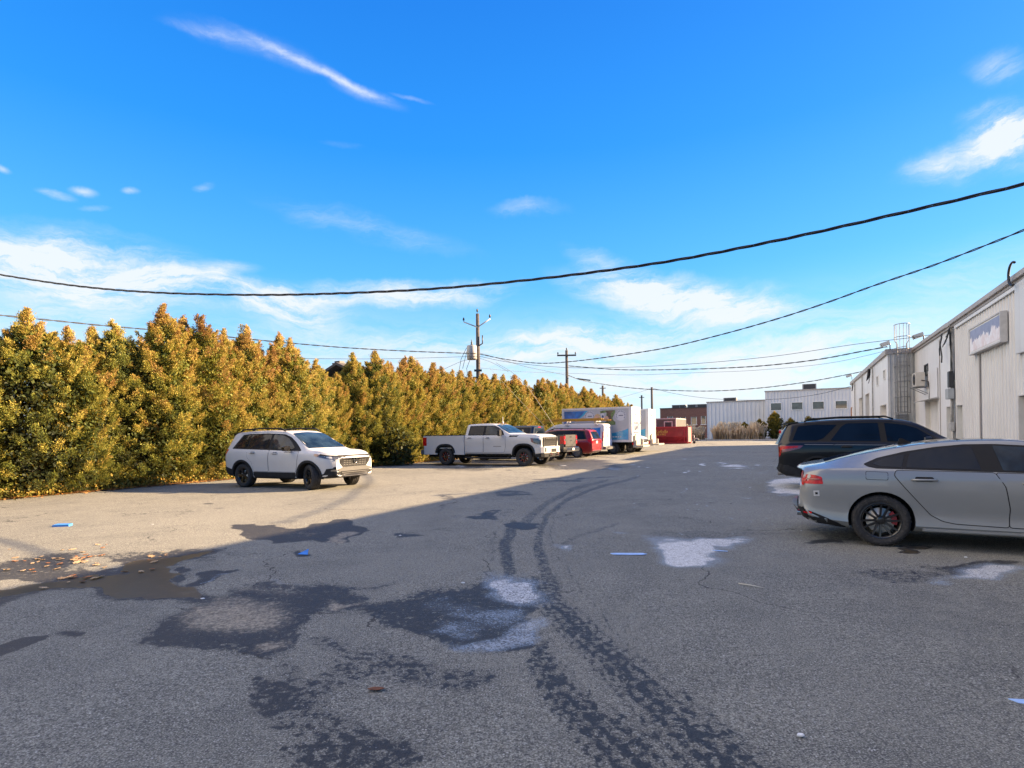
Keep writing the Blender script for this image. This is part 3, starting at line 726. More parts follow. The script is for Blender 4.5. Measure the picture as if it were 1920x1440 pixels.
def wall_conduit(t, L, label, loops=0, top=EV - .35):
    o = thing('wall_conduit', label, 'conduit', street(t, L), RZ)
    b_ = MB(); b_.tube([(-.06, 0, 0.0), (-.06, 0, top), (-.25, 0, top + .15)], .045, 6); b_.box(-.15, 0, -.12, .12, 1.3, 1.7); b_.build('pipe', conduit_m, o)
    if loops:
        b_ = MB()
        for i in range(loops):
            s_ = rd.uniform(.4, 1.2); y0 = rd.uniform(-.2, .3)
            b_.tube([(-.15 - .03 * i, y0 + s_ * (1 - math.cos(u * 2 * math.pi)) * .6, top - .1 - .8 * s_ * math.sin(u * math.pi)) for u in [j / 10 for j in range(11)]], .022, 5)
        b_.build('service_loops', cable_m, o)
    return o
wall_conduit(46.7, 4.66, 'grey conduit with tangled black cables near the eave of the farther warehouse', 7)
wall_conduit(54.0, 4.66, 'thin grey conduit between the two tall doors of the farther warehouse')
wall_conduit(61.0, 4.66, 'grey conduit with small cable loops at the far end of the farther warehouse', 4)
op_ = thing('wall_conduit', 'short rusty orange pipe low on the far end of the farther warehouse', 'conduit', street(64.6, 4.6), RZ)
b_ = MB(); b_.tube([(-.05, 0, 0), (-.05, 0, 3.4), (0, 0, 3.6)], .06, 6); b_.build('pipe', mat('rusty_pipe', (.35, .15, .06), .7, var=.3), op_)

def floodlight(t, L, z, label, face=-1):
    o = thing('floodlight', label, 'floodlight', street(t, L, z), RZ)
    b_ = MB(); b_.tube([(0, 0, -.1), (0, 0, .28), (-.15, -.05, .33)], .03, 6); b_.build('arm', galv, o)
    b_ = MB(); b_.prism([(-.50, .30), (-.05, .44), (-.02, .24), (-.40, .12)], 'y', -.22, .22); h_ = b_.build('housing', beige, o, bevel=.01)
    b_ = MB(); b_.prism([(-.48, .28), (-.415, .10), (-.425, .09), (-.497, .27)], 'y', -.19, .19); b_.build('lens', glass_m, h_)
floodlight(36.7, 5.95, EV + .02, 'beige floodlight over the eave of the near warehouse')
floodlight(39.2, 4.75, EV + .02, 'beige floodlight at the roof corner left of the caged ladder')
floodlight(64.2, 4.62, EV + .25, 'small dark floodlight at the far end of the warehouse roof')
lp = thing('cable_loop', 'black drip loop of cable hanging from the near eave at the right edge', 'cable', street(21.75, 5.8, EV - .05), RZ)
b_ = MB()
for dy in (0, .04): b_.tube([(-.08, .36 * math.sin(u) + dy, .0 + .34 * math.cos(u)) for u in [R(a) for a in range(-35, 200, 15)]], .03, 6)
b_.build('loop', cable_m, lp)

def roof_box(t, L, z, sx, sy, sz, label, m):
    o = thing('rooftop_unit', label, 'rooftop unit', street(t, L, z), RZ)
    b_ = MB(); b_.box(-sx, sx, -sy, sy, .1, sz); b_.build('casing', m, o, bevel=.02)
    b_ = MB(); b_.box(-sx * .9, sx * .9, -sy * .9, sy * .9, -.3, .1); b_.build('kerb', roof_m, o)
    b_ = MB()
    b_.box(-sx * .82, sx * .82, -sy - .012, -sy, .18, sz - .08)
    b_.build('grille', dark_m, o)
unit_m = mat('unit_grey', (.20, .20, .20), .6, var=.15)
roof_box(35.6, 7.0, EV - .08, .5, 1.1, .62, 'dark low rooftop box above the loading door', dark_m)
roof_box(61.5, 5.9, EV - .06, .6, .9, .7, 'dark rooftop unit at the far end of the white warehouse', dark_m)

# ---- grey ribbed buildings that close the lane
def block(label, L0, L1, t0, t1, h, m, wins=(), trimm=None, pitch=.45, slope=0.0):
    o = thing('industrial_building', label, 'building', street(t0, (L0 + L1) / 2), RZ)
    hw = (L1 - L0) / 2
    part_wall(o, 'wall', m, -hw, hw, 0, h, 0, 'x', -1, [(c - w_ / 2, c + w_ / 2, z0, z1) for c, w_, z0, z1 in wins], depth=.05, pitch=pitch)
    b_ = MB(); b_.box(-hw, -hw + .05, .06, t1 - t0, 0, h); b_.box(hw - .05, hw, .06, t1 - t0, 0, h); b_.box(-hw + .05, hw - .05, t1 - t0 - .05, t1 - t0, 0, h); b_.build('side_wall', m, o)
    b_ = MB(); b_.box(-hw + .06, hw - .06, .08, t1 - t0 - .06, h - .25, h - .05); b_.build('roof', roof_m, o)
    b_ = MB(); b_.box(-hw - .08, hw + .08, -.14, .1, h - .02, h + .12); b_.box(-hw - .08, -hw + .06, .1, t1 - t0, h - .02, h + .12); b_.build('eave_flashing', trimm or fascia_m, o)
    for c, w_, z0, z1 in wins:
        f = MB(); e = .09
        for a in ((c - w_ / 2, c - w_ / 2 + e, z0, z1), (c + w_ / 2 - e, c + w_ / 2, z0, z1), (c - w_ / 2 + e, c + w_ / 2 - e, z1 - e, z1), (c - w_ / 2 + e, c + w_ / 2 - e, z0, z0 + e)): f.box(a[0], a[1], -.1, .06, a[2], a[3])
        wo = f.build('window', frame_m, o)
        g = MB(); g.box(c - w_ / 2 + e, c + w_ / 2 - e, .0, .03, z0 + e, z1 - e); g.build('pane', glass_m, wo)
    return o
bg1 = block('pale grey ribbed steel building with four upper windows at the end of the lane', -4.7, 16, 95, 125, 7.35, grey_rib,
      [(-8.85, 1.6, 4.35, 5.6), (-5.95, 1.6, 4.35, 5.6), (-3.15, 1.6, 4.35, 5.6), (-.2, 1.6, 4.35, 5.6)])
bg2 = block('lower pale grey ribbed building left of the one with windows', -13.6, -4.78, 97, 120, 6.1, grey_rib, [], pitch=.6)
for i, (t, L, z, sx, sz, lb, m_) in enumerate(((98, 1.4, 7.35, .95, 1.05, 'tall grey rooftop unit above the third window of the building with windows', unit_m), (99.5, -10.2, 6.1, 1.0, .75, 'grey rooftop unit on the lower grey building', unit_m))):
    roof_box(t, L, z, sx, .8, sz, lb, m_)
brick_m = bpy.data.materials.new('red_brick'); brick_m.use_nodes = True; q = N(brick_m.node_tree); bb = q.n['Principled BSDF']
br = q.new('ShaderNodeTexBrick'); mp = q.new('ShaderNodeMapping'); mp.inputs['Rotation'].default_value = (R(90), 0, 0)
q.l.new(q.new('ShaderNodeTexCoord').outputs['Object'], mp.inputs[0]); q.l.new(mp.outputs[0], br.inputs[0])
br.inputs['Color1'].default_value = (.20, .075, .055, 1); br.inputs['Color2'].default_value = (.14, .055, .045, 1); br.inputs['Mortar'].default_value = (.22, .17, .14, 1)
br.inputs['Scale'].default_value = 2.4; q.l.new(br.outputs[0], bb.inputs['Base Color']); bb.inputs['Roughness'].default_value = .9
bb_ = thing('brick_building', 'red brick flat-roofed building beyond the red container', 'building', street(115, -20.6), RZ)
hw = 4.6; hb = 6.0; wins = [(-2.6, 1.1, 2.9, 4.4), (-.1, 1.1, 2.7, 4.2), (2.0, 1.1, 2.7, 4.2), (3.8, .9, 2.7, 4.3)]
part_wall(bb_, 'wall', brick_m, -hw, hw, 0, hb, 0, 'x', -1, [(c - w_ / 2, c + w_ / 2, z0, z1) for c, w_, z0, z1 in wins], depth=0)
b_ = MB(); b_.box(-hw, -hw + .1, .02, 14, 0, hb); b_.box(hw - .1, hw, .02, 14, 0, hb); b_.build('side_wall', brick_m, bb_)
b_ = MB(); b_.box(-hw + .1, hw - .1, .1, 13.9, hb - .4, hb - .15); b_.build('roof', roof_m, bb_)
b_ = MB(); b_.box(-hw - .06, hw + .06, -.1, .12, hb, hb + .14); b_.build('parapet_cap', dark_m, bb_)
for c, w_, z0, z1 in wins:
    f = MB(); f.box(c - w_ / 2, c - w_ / 2 + .07, -.02, .1, z0, z1); f.box(c + w_ / 2 - .07, c + w_ / 2, -.02, .1, z0, z1); f.box(c - w_ / 2 - .1, c + w_ / 2 + .1, -.08, .1, z0 - .12, z0); wo = f.build('window', frame_m, bb_)
    g = MB(); g.box(c - w_ / 2 + .07, c + w_ / 2 - .07, .1, .13, z0, z1); g.build('pane', glass_m, wo)
for i, (L, sx, lb) in enumerate(((-22.3, .8, 'leftmost of the dark boxes on the brick roof'), (-21.0, .6, 'second dark box from the left on the brick roof'), (-19.2, .85, 'third dark box from the left on the brick roof'), (-17.0, 1.3, 'widest dark box on the right of the brick roof'))):
    roof_box(117, L, 6.0, sx, .7, .75, lb, unit_m)

# ---- house behind the hedge: roof peak with its vent
hs_o = thing('house', 'house with dark shingled roof showing between the cedar tops', 'house', street(34.6, -31.5), RZ)
shing = mat('dark_shingles', (.07, .062, .058), .9, var=.3, scale=14, bump=.5)
b_ = MB(); b_.box(-3.1, 3.1, -2.2, 2.2, 0, 5.6); b_.build('wall', mat('pale_siding', (.6, .58, .54), .7), hs_o)
b_ = MB(); b_.prism([(-3.5, 5.55), (0, 7.0), (3.5, 5.55), (3.5, 5.75), (0, 7.2), (-3.5, 5.75)], 'y', -2.6, 2.6)
rf = b_.build('roof', shing, hs_o)
b_ = MB(); b_.box(-1.0, -.5, -1.7, -1.2, 6.6, 7.2); b_.box(-1.15, -.35, -1.85, -1.05, 7.2, 7.3); b_.box(-1.02, -.48, -1.72, -1.18, 7.3, 7.45); b_.build('vent', dark_m, rf)

# ================================================================== CEDARS
def leaf_material(name, ramp, transl=.25, sc=.55):
    m = bpy.data.materials.new(name); m.use_nodes = True; q = N(m.node_tree); b = q.n['Principled BSDF']
    at = q.new('ShaderNodeAttribute'); at.attribute_name = 'leaf_tone'
    oi = q.new('ShaderNodeObjectInfo')
    geo = q.new('ShaderNodeNewGeometry')
    sp = q.new('ShaderNodeSeparateXYZ'); q.l.new(geo.outputs['Position'], sp.inputs[0])
    nzs = q.noise(geo.outputs['Position'], sc, 3, .6)
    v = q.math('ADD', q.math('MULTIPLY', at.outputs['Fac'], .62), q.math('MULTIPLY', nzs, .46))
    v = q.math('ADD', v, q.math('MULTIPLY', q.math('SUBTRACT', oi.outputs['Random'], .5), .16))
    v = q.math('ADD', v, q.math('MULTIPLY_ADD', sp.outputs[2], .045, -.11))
    cr = q.new('ShaderNodeValToRGB'); q.l.new(v, cr.inputs[0])
    for i, (p, c) in enumerate(ramp):
        e = cr.color_ramp.elements[i] if i < 2 else cr.color_ramp.elements.new(p)
        e.position = p; e.color = (*c, 1)
    q.l.new(cr.outputs[0], b.inputs['Base Color']); b.inputs['Roughness'].default_value = .6
    b.inputs['Specular IOR Level'].default_value = .25
    tr = q.new('ShaderNodeBsdfTranslucent'); q.l.new(q.mix(.25, cr.outputs[0], (.6, .45, .05)), tr.inputs[0])
    ms = q.new('ShaderNodeMixShader'); ms.inputs[0].default_value = transl
    q.l.new(b.outputs[0], ms.inputs[1]); q.l.new(tr.outputs[0], ms.inputs[2]); q.l.new(ms.outputs[0], q.n['Material Output'].inputs[0])
    return m
cedar_m = leaf_material('cedar_foliage', [(.16, (.020, .028, .010)), (.32, (.090, .115, .024)), (.46, (.195, .205, .038)), (.63, (.40, .325, .070)), (.82, (.36, .22, .070)), (1.0, (.24, .11, .045))])
bark_m = mat('cedar_bark', (.09, .065, .045), .95, var=.35, scale=9, bump=.6)

def cedar_crown(seed, H, R0, nplume, per, leaf, tip=1.0, base=.12):
    """leaf sprays gathered in upswept plumes on a tapering column"""
    g = np.random.default_rng(seed)
    prof = lambda z: R0 * np.clip(1 - np.clip(z / H, 0, 1) ** 4.6, 0, 1) ** .90 * (.92 + .08 * np.clip(z / (.18 * H), 0, 1)) + .05
    hz = base + (H * .97 - base) * np.sort(g.random(nplume)) ** .92
    th = g.random(nplume) * 2 * np.pi + np.arange(nplume) * 2.4
    lob = 1 + .26 * np.sin(th * 2 + seed) * np.sin(hz * 1.7 + seed * 1.3) + .10 * np.sin(th * 5 + hz * 4.1 + seed) + g.normal(0, .13, nplume)
    rad = prof(hz) * lob
    up = .55 + .9 * (hz / H) ** 1.5 + g.random(nplume) * .4
    ax = np.stack([np.cos(th), np.sin(th), up], 1); ax /= np.linalg.norm(ax, axis=1)[:, None]
    ln = (.30 + .30 * g.random(nplume)) * (1 - .35 * hz / H) * (H / 5) ** .3
    tipp = np.stack([np.cos(th) * rad, np.sin(th) * rad, hz + .10], 1)
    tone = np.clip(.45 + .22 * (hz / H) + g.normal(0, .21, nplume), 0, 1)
    # leader at the very top
    nl = 16
    lz = H + .22 - g.random(nl) * tip * .75
    tipp = np.concatenate([tipp, np.stack([g.normal(0, .05, nl) , g.normal(0, .05, nl), lz + .1], 1)])
    a2 = np.stack([g.normal(0, .35, nl), g.normal(0, .35, nl), np.ones(nl)], 1); ax = np.concatenate([ax, a2 / np.linalg.norm(a2, axis=1)[:, None]])
    ln = np.concatenate([ln, .22 + .16 * g.random(nl)]); tone = np.concatenate([tone, .75 + g.normal(0, .08, nl)])
    n = len(ln); N_ = n * per
    A = np.repeat(ax, per, 0); T = np.repeat(tipp, per, 0); LN = np.repeat(ln, per)
    s = g.random(N_) ** .8                                # 0 at the tip, 1 at the root
    side = np.cross(A, [0, 0, 1.0]); side /= np.linalg.norm(side, axis=1)[:, None] + 1e-9
    nor = np.cross(A, side)
    wdt = LN * .40 * (.25 + s) ** .8
    P = T - A * (s * LN)[:, None] + side * (g.normal(0, .5, N_) * wdt)[:, None] + nor * (g.normal(0, .35, N_) * wdt)[:, None]
    d = A + side * g.normal(0, .7, N_)[:, None] + nor * g.normal(0, .6, N_)[:, None] + g.normal(0, .25, (N_, 3)); d /= np.linalg.norm(d, axis=1)[:, None]
    out = np.stack([P[:, 0], P[:, 1], np.zeros(N_)], 1); out /= np.linalg.norm(out, axis=1)[:, None] + 1e-6
    nn = out * .9 + g.normal(0, .75, (N_, 3)); w = np.cross(d, nn); w /= np.linalg.norm(w, axis=1)[:, None] + 1e-9
    L_ = leaf * (.55 + .9 * g.random(N_)); Wd = L_ * (.15 + .15 * g.random(N_))
    nn2 = np.cross(w, d)
    # each spray: a bent kite of four points
    v0 = P; v1 = P + d * (L_ * .55)[:, None] + w * Wd[:, None] * .6; v2 = P + d * L_[:, None] + nn2 * (L_ * .18)[:, None]; v3 = P + d * (L_ * .5)[:, None] - w * Wd[:, None] * .6
    # shaded inner sprays that close the view through the crown
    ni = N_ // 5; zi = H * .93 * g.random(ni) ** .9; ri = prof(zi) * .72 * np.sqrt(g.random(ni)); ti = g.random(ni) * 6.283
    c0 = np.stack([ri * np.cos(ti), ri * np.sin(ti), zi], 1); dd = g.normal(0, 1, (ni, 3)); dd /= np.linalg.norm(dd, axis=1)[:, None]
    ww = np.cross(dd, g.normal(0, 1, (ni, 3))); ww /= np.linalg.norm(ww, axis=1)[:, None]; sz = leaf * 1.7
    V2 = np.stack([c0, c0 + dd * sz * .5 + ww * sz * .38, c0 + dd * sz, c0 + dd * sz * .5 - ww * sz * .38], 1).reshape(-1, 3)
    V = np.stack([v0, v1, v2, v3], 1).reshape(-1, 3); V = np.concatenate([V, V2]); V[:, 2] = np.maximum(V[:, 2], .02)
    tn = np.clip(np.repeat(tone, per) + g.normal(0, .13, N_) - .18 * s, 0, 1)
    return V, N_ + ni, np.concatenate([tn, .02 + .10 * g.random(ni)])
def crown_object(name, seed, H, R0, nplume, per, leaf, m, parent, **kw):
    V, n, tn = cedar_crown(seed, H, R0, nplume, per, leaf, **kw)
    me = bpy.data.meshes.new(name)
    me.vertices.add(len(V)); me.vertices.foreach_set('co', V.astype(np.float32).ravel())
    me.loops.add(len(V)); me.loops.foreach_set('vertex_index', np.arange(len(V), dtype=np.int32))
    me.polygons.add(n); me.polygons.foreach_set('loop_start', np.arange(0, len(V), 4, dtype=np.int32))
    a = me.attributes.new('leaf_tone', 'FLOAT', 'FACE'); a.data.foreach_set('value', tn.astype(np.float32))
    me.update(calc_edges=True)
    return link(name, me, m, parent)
def trunk_object(H, parent, seed=0):
    rd = random.Random(seed); b_ = MB()
    b_.tube([(0, 0, 0), (.02, .01, H * .3), (-.02, .02, H * .6), (0, 0, H * .93)], [.085, .065, .04, .012], 7)
    for i in range(26):
        z = H * (.05 + .85 * i / 26); a = i * 2.4; l = .62 * (1 - (z / H) ** 2) + .1
        b_.tube([(0, 0, z), (math.cos(a) * l * .5, math.sin(a) * l * .5, z + l * .22), (math.cos(a) * l, math.sin(a) * l, z + l * .65)], [.018, .012, .005], 4)
    return b_.build('trunk', bark_m, parent)
protos = []
variants = [(5.0, 1.02), (4.6, 1.05), (5.4, .98), (4.8, 1.0), (5.1, 1.06), (4.7, .98), (5.6, .92), (4.4, 1.06)]
for i, (H, R0) in enumerate(variants):
    o = thing('cedar_tree', '-', 'tree')
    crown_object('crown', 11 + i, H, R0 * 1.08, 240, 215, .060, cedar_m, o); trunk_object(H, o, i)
    protos.append(o)
rd = random.Random(21)
t = 4.4; kx = 0; cedars = []
# heights along the hedge follow the photograph's skyline: (t, crown height)
sky_h = [(1, 5.0), (5, 5.0), (7.6, 4.95), (8.4, 5.25), (9.5, 4.95), (10.4, 5.6), (11.2, 5.3), (12.4, 6.2), (13.8, 6.0), (14.9, 5.55), (15.9, 6.2), (17.6, 5.7), (19.4, 5.0), (20.8, 4.7), (22.5, 5.9), (24.4, 5.5), (25.9, 5.9), (27.9, 6.0), (32.2, 5.55), (39.3, 6.0), (43.2, 5.9), (46.1, 6.3), (53.5, 6.2), (62.1, 5.9), (68.5, 5.7), (72.1, 5.0), (76, 4.8)]
while t < 76:
    i = rd.randrange(len(protos))
    if not any(c[0] == i for c in cedars): i = i
    hgt_ = pchip(sky_h, t) * rd.uniform(.94, .99)
    cedars.append((i, t, -20.15 + rd.uniform(-.30, .30), hgt_, rd.uniform(0, 6.28))); 
    t += rd.uniform(.62, .90) * (1 if t < 36 else 1.35)
used = set()
_o = 'first second third fourth fifth sixth seventh eighth ninth tenth eleventh twelfth thirteenth fourteenth fifteenth sixteenth seventeenth eighteenth nineteenth twentieth'.split()
ORD = _o + ['twenty-' + w_ for w_ in _o[:9]] + ['thirtieth', 'thirty-first', 'thirty-second']
def nearby(t):
    if t < 9: return 'near the left end of the hedge'
    if t < 14.5: return 'left of the white crossover'
    if t < 20.5: return 'behind the white crossover'
    if t < 26: return 'between the crossover and the white pickup'
    if t < 33: return 'behind the white pickup bed'
    if t < 42: return 'around the transformer pole'
    return 'towards the far end of the hedge'
for i, t, L, hg, rz in cedars:
    if i in used: o = copy_tree(protos[i])
    else: o = protos[i]; used.add(i)
    s = hg / variants[i][0]
    o.location = street(t, L, 0); o.rotation_euler = (R(rd.uniform(-4, 4)), R(rd.uniform(-4, 4)), rz); o.scale = (s * rd.uniform(.84, 1.18), s * rd.uniform(.84, 1.18), s)
    vis = [c_ for c_ in cedars if c_[1] > 6.9]
    n_ = sum(1 for c_ in vis if c_[1] <= t)
    if 1 <= n_ <= 32: tag(o, ORD[n_ - 1] + ' golden cedar from the left edge, ' + nearby(t), 'tree', 'cedars of the tall hedge')
    else: tag(o, 'golden green cedar in the tall hedge, ' + nearby(t), 'tree', 'cedars ' + nearby(t))
for i, p in enumerate(protos):
    if i not in used:
        for c in list(p.children): bpy.data.objects.remove(c)
        bpy.data.objects.remove(p)
# low skirt of brush where the hedge meets the lot
skirt = thing('cedar_shrub', 'dark young cedar bush behind the tail of the white pickup', 'bush', street(22.9, -18.4), 0)
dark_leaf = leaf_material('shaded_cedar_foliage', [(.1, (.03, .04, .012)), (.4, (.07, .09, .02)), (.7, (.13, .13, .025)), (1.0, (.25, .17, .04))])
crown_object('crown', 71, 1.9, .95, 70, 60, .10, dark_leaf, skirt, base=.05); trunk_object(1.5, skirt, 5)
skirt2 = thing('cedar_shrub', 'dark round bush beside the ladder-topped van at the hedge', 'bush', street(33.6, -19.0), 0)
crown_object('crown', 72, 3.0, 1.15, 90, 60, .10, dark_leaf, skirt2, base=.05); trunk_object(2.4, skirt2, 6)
# ground-hugging weeds and low sprays along the hedge foot (nobody could count them)
g = np.random.default_rng(9); vs, fs, tn = [], [], []
Vall = []
for c in range(620):
    t = 1 + 76 * g.random() ** 1.5; L = -19.25 + g.normal(0, .2); p = street(t, L, .03)
    for _ in range(34):
        q0 = np.array(p) + np.array([g.normal(0, .22), g.normal(0, .22), abs(g.normal(0, .14))]); d = g.normal(0, .6, 3) + [0, 0, .6]; d /= np.linalg.norm(d); w = np.cross(d, g.normal(0, 1, 3)); w /= np.linalg.norm(w)
        l = .05 + .07 * g.random(); Vall += [q0, q0 + d * l * .5 + w * l * .3, q0 + d * l, q0 + d * l * .5 - w * l * .3]; tn.append(g.random())
V = np.array(Vall, np.float32); me = bpy.data.meshes.new('hedge_undergrowth')
me.vertices.add(len(V)); me.vertices.foreach_set('co', V.ravel()); me.loops.add(len(V)); me.loops.foreach_set('vertex_index', np.arange(len(V), dtype=np.int32))
me.polygons.add(len(V) // 4); me.polygons.foreach_set('loop_start', np.arange(0, len(V), 4, dtype=np.int32))
a = me.attributes.new('leaf_tone', 'FLOAT', 'FACE'); a.data.foreach_set('value', np.array(tn, np.float32)); me.update(calc_edges=True)

Vl, tl = [], []
for _ in range(5200):                                     # dropped leaves and cones drifted along the hedge foot
    t = 4 + 66 * g.random() ** 1.4; L = -19.0 + abs(g.normal(0, .22)) - .15; p = np.array(street(t, L, .022 + .01 * g.random())); a_ = g.random() * 6.283; l = .03 + .04 * g.random()
    e1_, e2_ = np.array([math.cos(a_) * l, math.sin(a_) * l, g.normal(0, .006)]), np.array([-math.sin(a_) * l * .5, math.cos(a_) * l * .5, g.normal(0, .006)])
    Vl += [p - e1_, p + e2_, p + e1_, p - e2_]; tl.append(.5 + .5 * g.random())
Vl = np.array(Vl, np.float32); ml = bpy.data.meshes.new('leaf_litter')
ml.vertices.add(len(Vl)); ml.vertices.foreach_set('co', Vl.ravel()); ml.loops.add(len(Vl)); ml.loops.foreach_set('vertex_index', np.arange(len(Vl), dtype=np.int32))
ml.polygons.add(len(Vl) // 4); ml.polygons.foreach_set('loop_start', np.arange(0, len(Vl), 4, dtype=np.int32))
a = ml.attributes.new('leaf_tone', 'FLOAT', 'FACE'); a.data.foreach_set('value', np.array(tl, np.float32)); ml.update(calc_edges=True)
lo_ = struct(link('leaf_litter', ml, leaf_material('litter_leaves', [(.2, (.16, .07, .02)), (.5, (.34, .16, .05)), (.8, (.48, .26, .10)), (1.0, (.55, .36, .18))], .05)), 'stuff'); tag(lo_, 'orange brown leaves drifted on the asphalt along the hedge', 'leaf litter')
uo = struct(link('hedge_undergrowth', me, leaf_material('undergrowth', [(.1, (.06, .07, .015)), (.4, (.20, .17, .03)), (.7, (.38, .22, .05)), (1.0, (.40, .16, .05))])), 'stuff')
tag(uo, 'low brush and dropped sprays along the foot of the hedge', 'undergrowth')

# ---- far planting: pampas-like reeds (uncountable) and young conifers
def reeds(L0, L1, t0, t1, n, hmax, label, seed):
    g = np.random.default_rng(seed); Vv = []; tn = []
    for _ in range(n):
        t = t0 + (t1 - t0) * g.random(); L = L0 + (L1 - L0) * g.random(); p = np.array(street(t, L, .1)); h = hmax * (.55 + .45 * g.random()) * (.80 + .28 * math.sin(L * 2.1 + seed) * math.sin(L * .9 + t)); lean = g.normal(0, .16, 2) * h
        w = .022 + .03 * g.random(); tip = p + [lean[0], lean[1], h]; midp = p + [lean[0] * .35, lean[1] * .35, h * .6]; a_ = g.random() * 3.14; sd_ = np.array([math.cos(a_) * w, math.sin(a_) * w, 0])
        Vv += [p - sd_, p + sd_, midp + sd_, midp - sd_]; tn.append(.15 + .5 * g.random())
        Vv += [midp - sd_ * 1.2, midp + sd_ * 1.2, tip + sd_ * 2.4, tip - sd_ * 2.4]; tn.append(.5 + .5 * g.random())
    V = np.array(Vv, np.float32); me = bpy.data.meshes.new('reed_bed')
    me.vertices.add(len(V)); me.vertices.foreach_set('co', V.ravel()); me.loops.add(len(V)); me.loops.foreach_set('vertex_index', np.arange(len(V), dtype=np.int32))
    me.polygons.add(len(V) // 4); me.polygons.foreach_set('loop_start', np.arange(0, len(V), 4, dtype=np.int32))
    a = me.attributes.new('leaf_tone', 'FLOAT', 'FACE'); a.data.foreach_set('value', np.array(tn, np.float32)); me.update(calc_edges=True)
    o = struct(link('reed_bed', me, reed_m), 'stuff'); tag(o, label, 'reeds')
reed_m = leaf_material('dry_reeds', [(.1, (.14, .09, .05)), (.4, (.42, .30, .18)), (.7, (.72, .56, .38)), (1.0, (.85, .72, .56))], .3)
reeds(-11.6, -4.6, 88.2, 91.5, 3600, 2.6, 'pale dry reeds in front of the grey ribbed buildings', 1)
reeds(-17.5, -13.2, 88.2, 91.5, 2000, 2.3, 'pale dry reeds right of the red container', 2)
con_m = leaf_material('young_conifer', [(.1, (.05, .055, .012)), (.4, (.15, .13, .02)), (.7, (.32, .22, .035)), (1.0, (.42, .25, .06))])
for i, (px, L, H, R0, lb) in enumerate(((0, -5.2, 2.6, .85, 'small brown conifer at the right end of the reeds'), (0, -3.2, 3.7, 1.15, 'tallest conifer below the first window of the grey building'), (0, -1.15, 2.7, .85, 'conifer directly behind the far white pickup'), (0, 1.1, 2.9, .9, 'rightmost conifer above the black SUV roof spoiler'), (0, -7.3, 2.2, .7, 'low green conifer within the pale reeds'))):
    o = thing('conifer', lb, 'tree', street(89.5, L, .1), 0)
    crown_object('crown', 90 + i, H, R0, 90, 40, .22, con_m, o); trunk_object(H, o, i)

# ================================================================== POLES AND CABLES
pole_m = mat('weathered_pole', (.075, .066, .060), .9, var=.25, scale=5, bump=.6, bscale=30)
def from_pixel(u, v, Y):
    """point at an assumed depth Y (metres) behind image pixel (u, v)"""
    dx, dy = u - 960, v - 812
    tx = dx * math.cos(TH) - dy * math.sin(TH); ty = dx * math.sin(TH) + dy * math.cos(TH)
    return Vector((tx / FP * Y, Y, 1.57 - ty / FP * Y))
def insulator(o, x, y, z):
    b_ = MB(); b_.lathe([(.01, -.12), (.02, 0), (.085, .02), (.05, .07), (.085, .10), (.045, .15), (.06, .18), (.02, .22)], 'z', (x, y, z), 12); b_.build('insulator', dark_m, o)
pl1 = thing('utility_pole', 'tall utility pole carrying a white transformer can', 'utility pole', street(35.4, -20.9), 0)
b_ = MB(); b_.tube([(0, 0, 0), (0, 0, 5), (.02, 0, 10.35)], [.19, .165, .125], 12); b_.build('pole', pole_m, pl1)
b_ = MB(); b_.tube([(0, -.1, 9.35), (-1.0, -.1, 9.75)], .045, 6); b_.tube([(0, -.1, 9.35), (.95, -.1, 9.95)], .045, 6); b_.xf(Matrix.Rotation(0, 4, 'Z')); b_.build('crossarm', conduit_m, pl1)
insulator(pl1, -1.0, -.1, 9.85); insulator(pl1, .92, -.1, 10.05); insulator(pl1, 0, 0, 10.5)
can_m = mat('transformer_paint', (.34, .33, .31), .5, var=.08, scale=3)
b_ = MB(); b_.lathe([(.001, 0), (.33, 0), (.36, .04), (.36, .95), (.33, 1.02), (.1, 1.06), (.001, 1.06)], 'z', (-.42, -.35, 6.95), 24); tf = b_.build('transformer', can_m, pl1)
b_ = MB(); b_.lathe([(.05, 0), (.09, .06), (.05, .12), (.08, .18), (.04, .24), (.02, .42)], 'z', (-.42, -.35, 8.0), 10); b_.build('bushing', dark_m, tf)
b_ = MB(); b_.tube([(.1, -.1, 8.0), (.35, -.1, 8.15), (.36, -.1, 8.75)], .05, 6); b_.build('cutout_fuse', dark_m, pl1)
b_ = MB()
for pts in ([(-.8, -.4, 7.8), (-1.2, -.4, 7.0), (-1.35, -.4, 6.2), (-1.2, -.35, 5.8)], [(-.7, -.4, 7.8), (-.95, -.4, 6.9), (-1.1, -.4, 6.3)], [(-.2, -.5, 7.9), (-.45, -.72, 7.1), (-.8, -.5, 6.3), (-.75, -.4, 5.8)]): b_.tube(pts, .018, 5)
b_.build('jumper_wires', cable_m, pl1)
b_ = MB(); b_.tube([(-1.5, -.3, 5.85), (-1.1, -.3, 5.6)], .07, 6); b_.tube([(-1.0, -.3, 5.55), (-.7, -.3, 5.5)], .08, 6); b_.tube([(-.65, -.3, 5.8), (-.6, -.3, 5.35)], .07, 6)
b_.build('splice', cable_m, pl1)
b_ = MB(); b_.box(-.28, .28, -.24, -.14, 6.1, 6.25); b_.build('bracket', dark_m, pl1); b_ = MB(); b_.box(-.4, .3, -.26, -.14, 5.6, 5.72); b_.build('bracket', dark_m, pl1)
pl2 = thing('utility_pole', 'utility pole with a straight crossarm beyond the transformer pole', 'utility pole', street(53.3, -21), 0)
b_ = MB(); b_.tube([(0, 0, 0), (0, 0, 9.9)], [.2, .14], 10); b_.build('pole', pole_m, pl2)
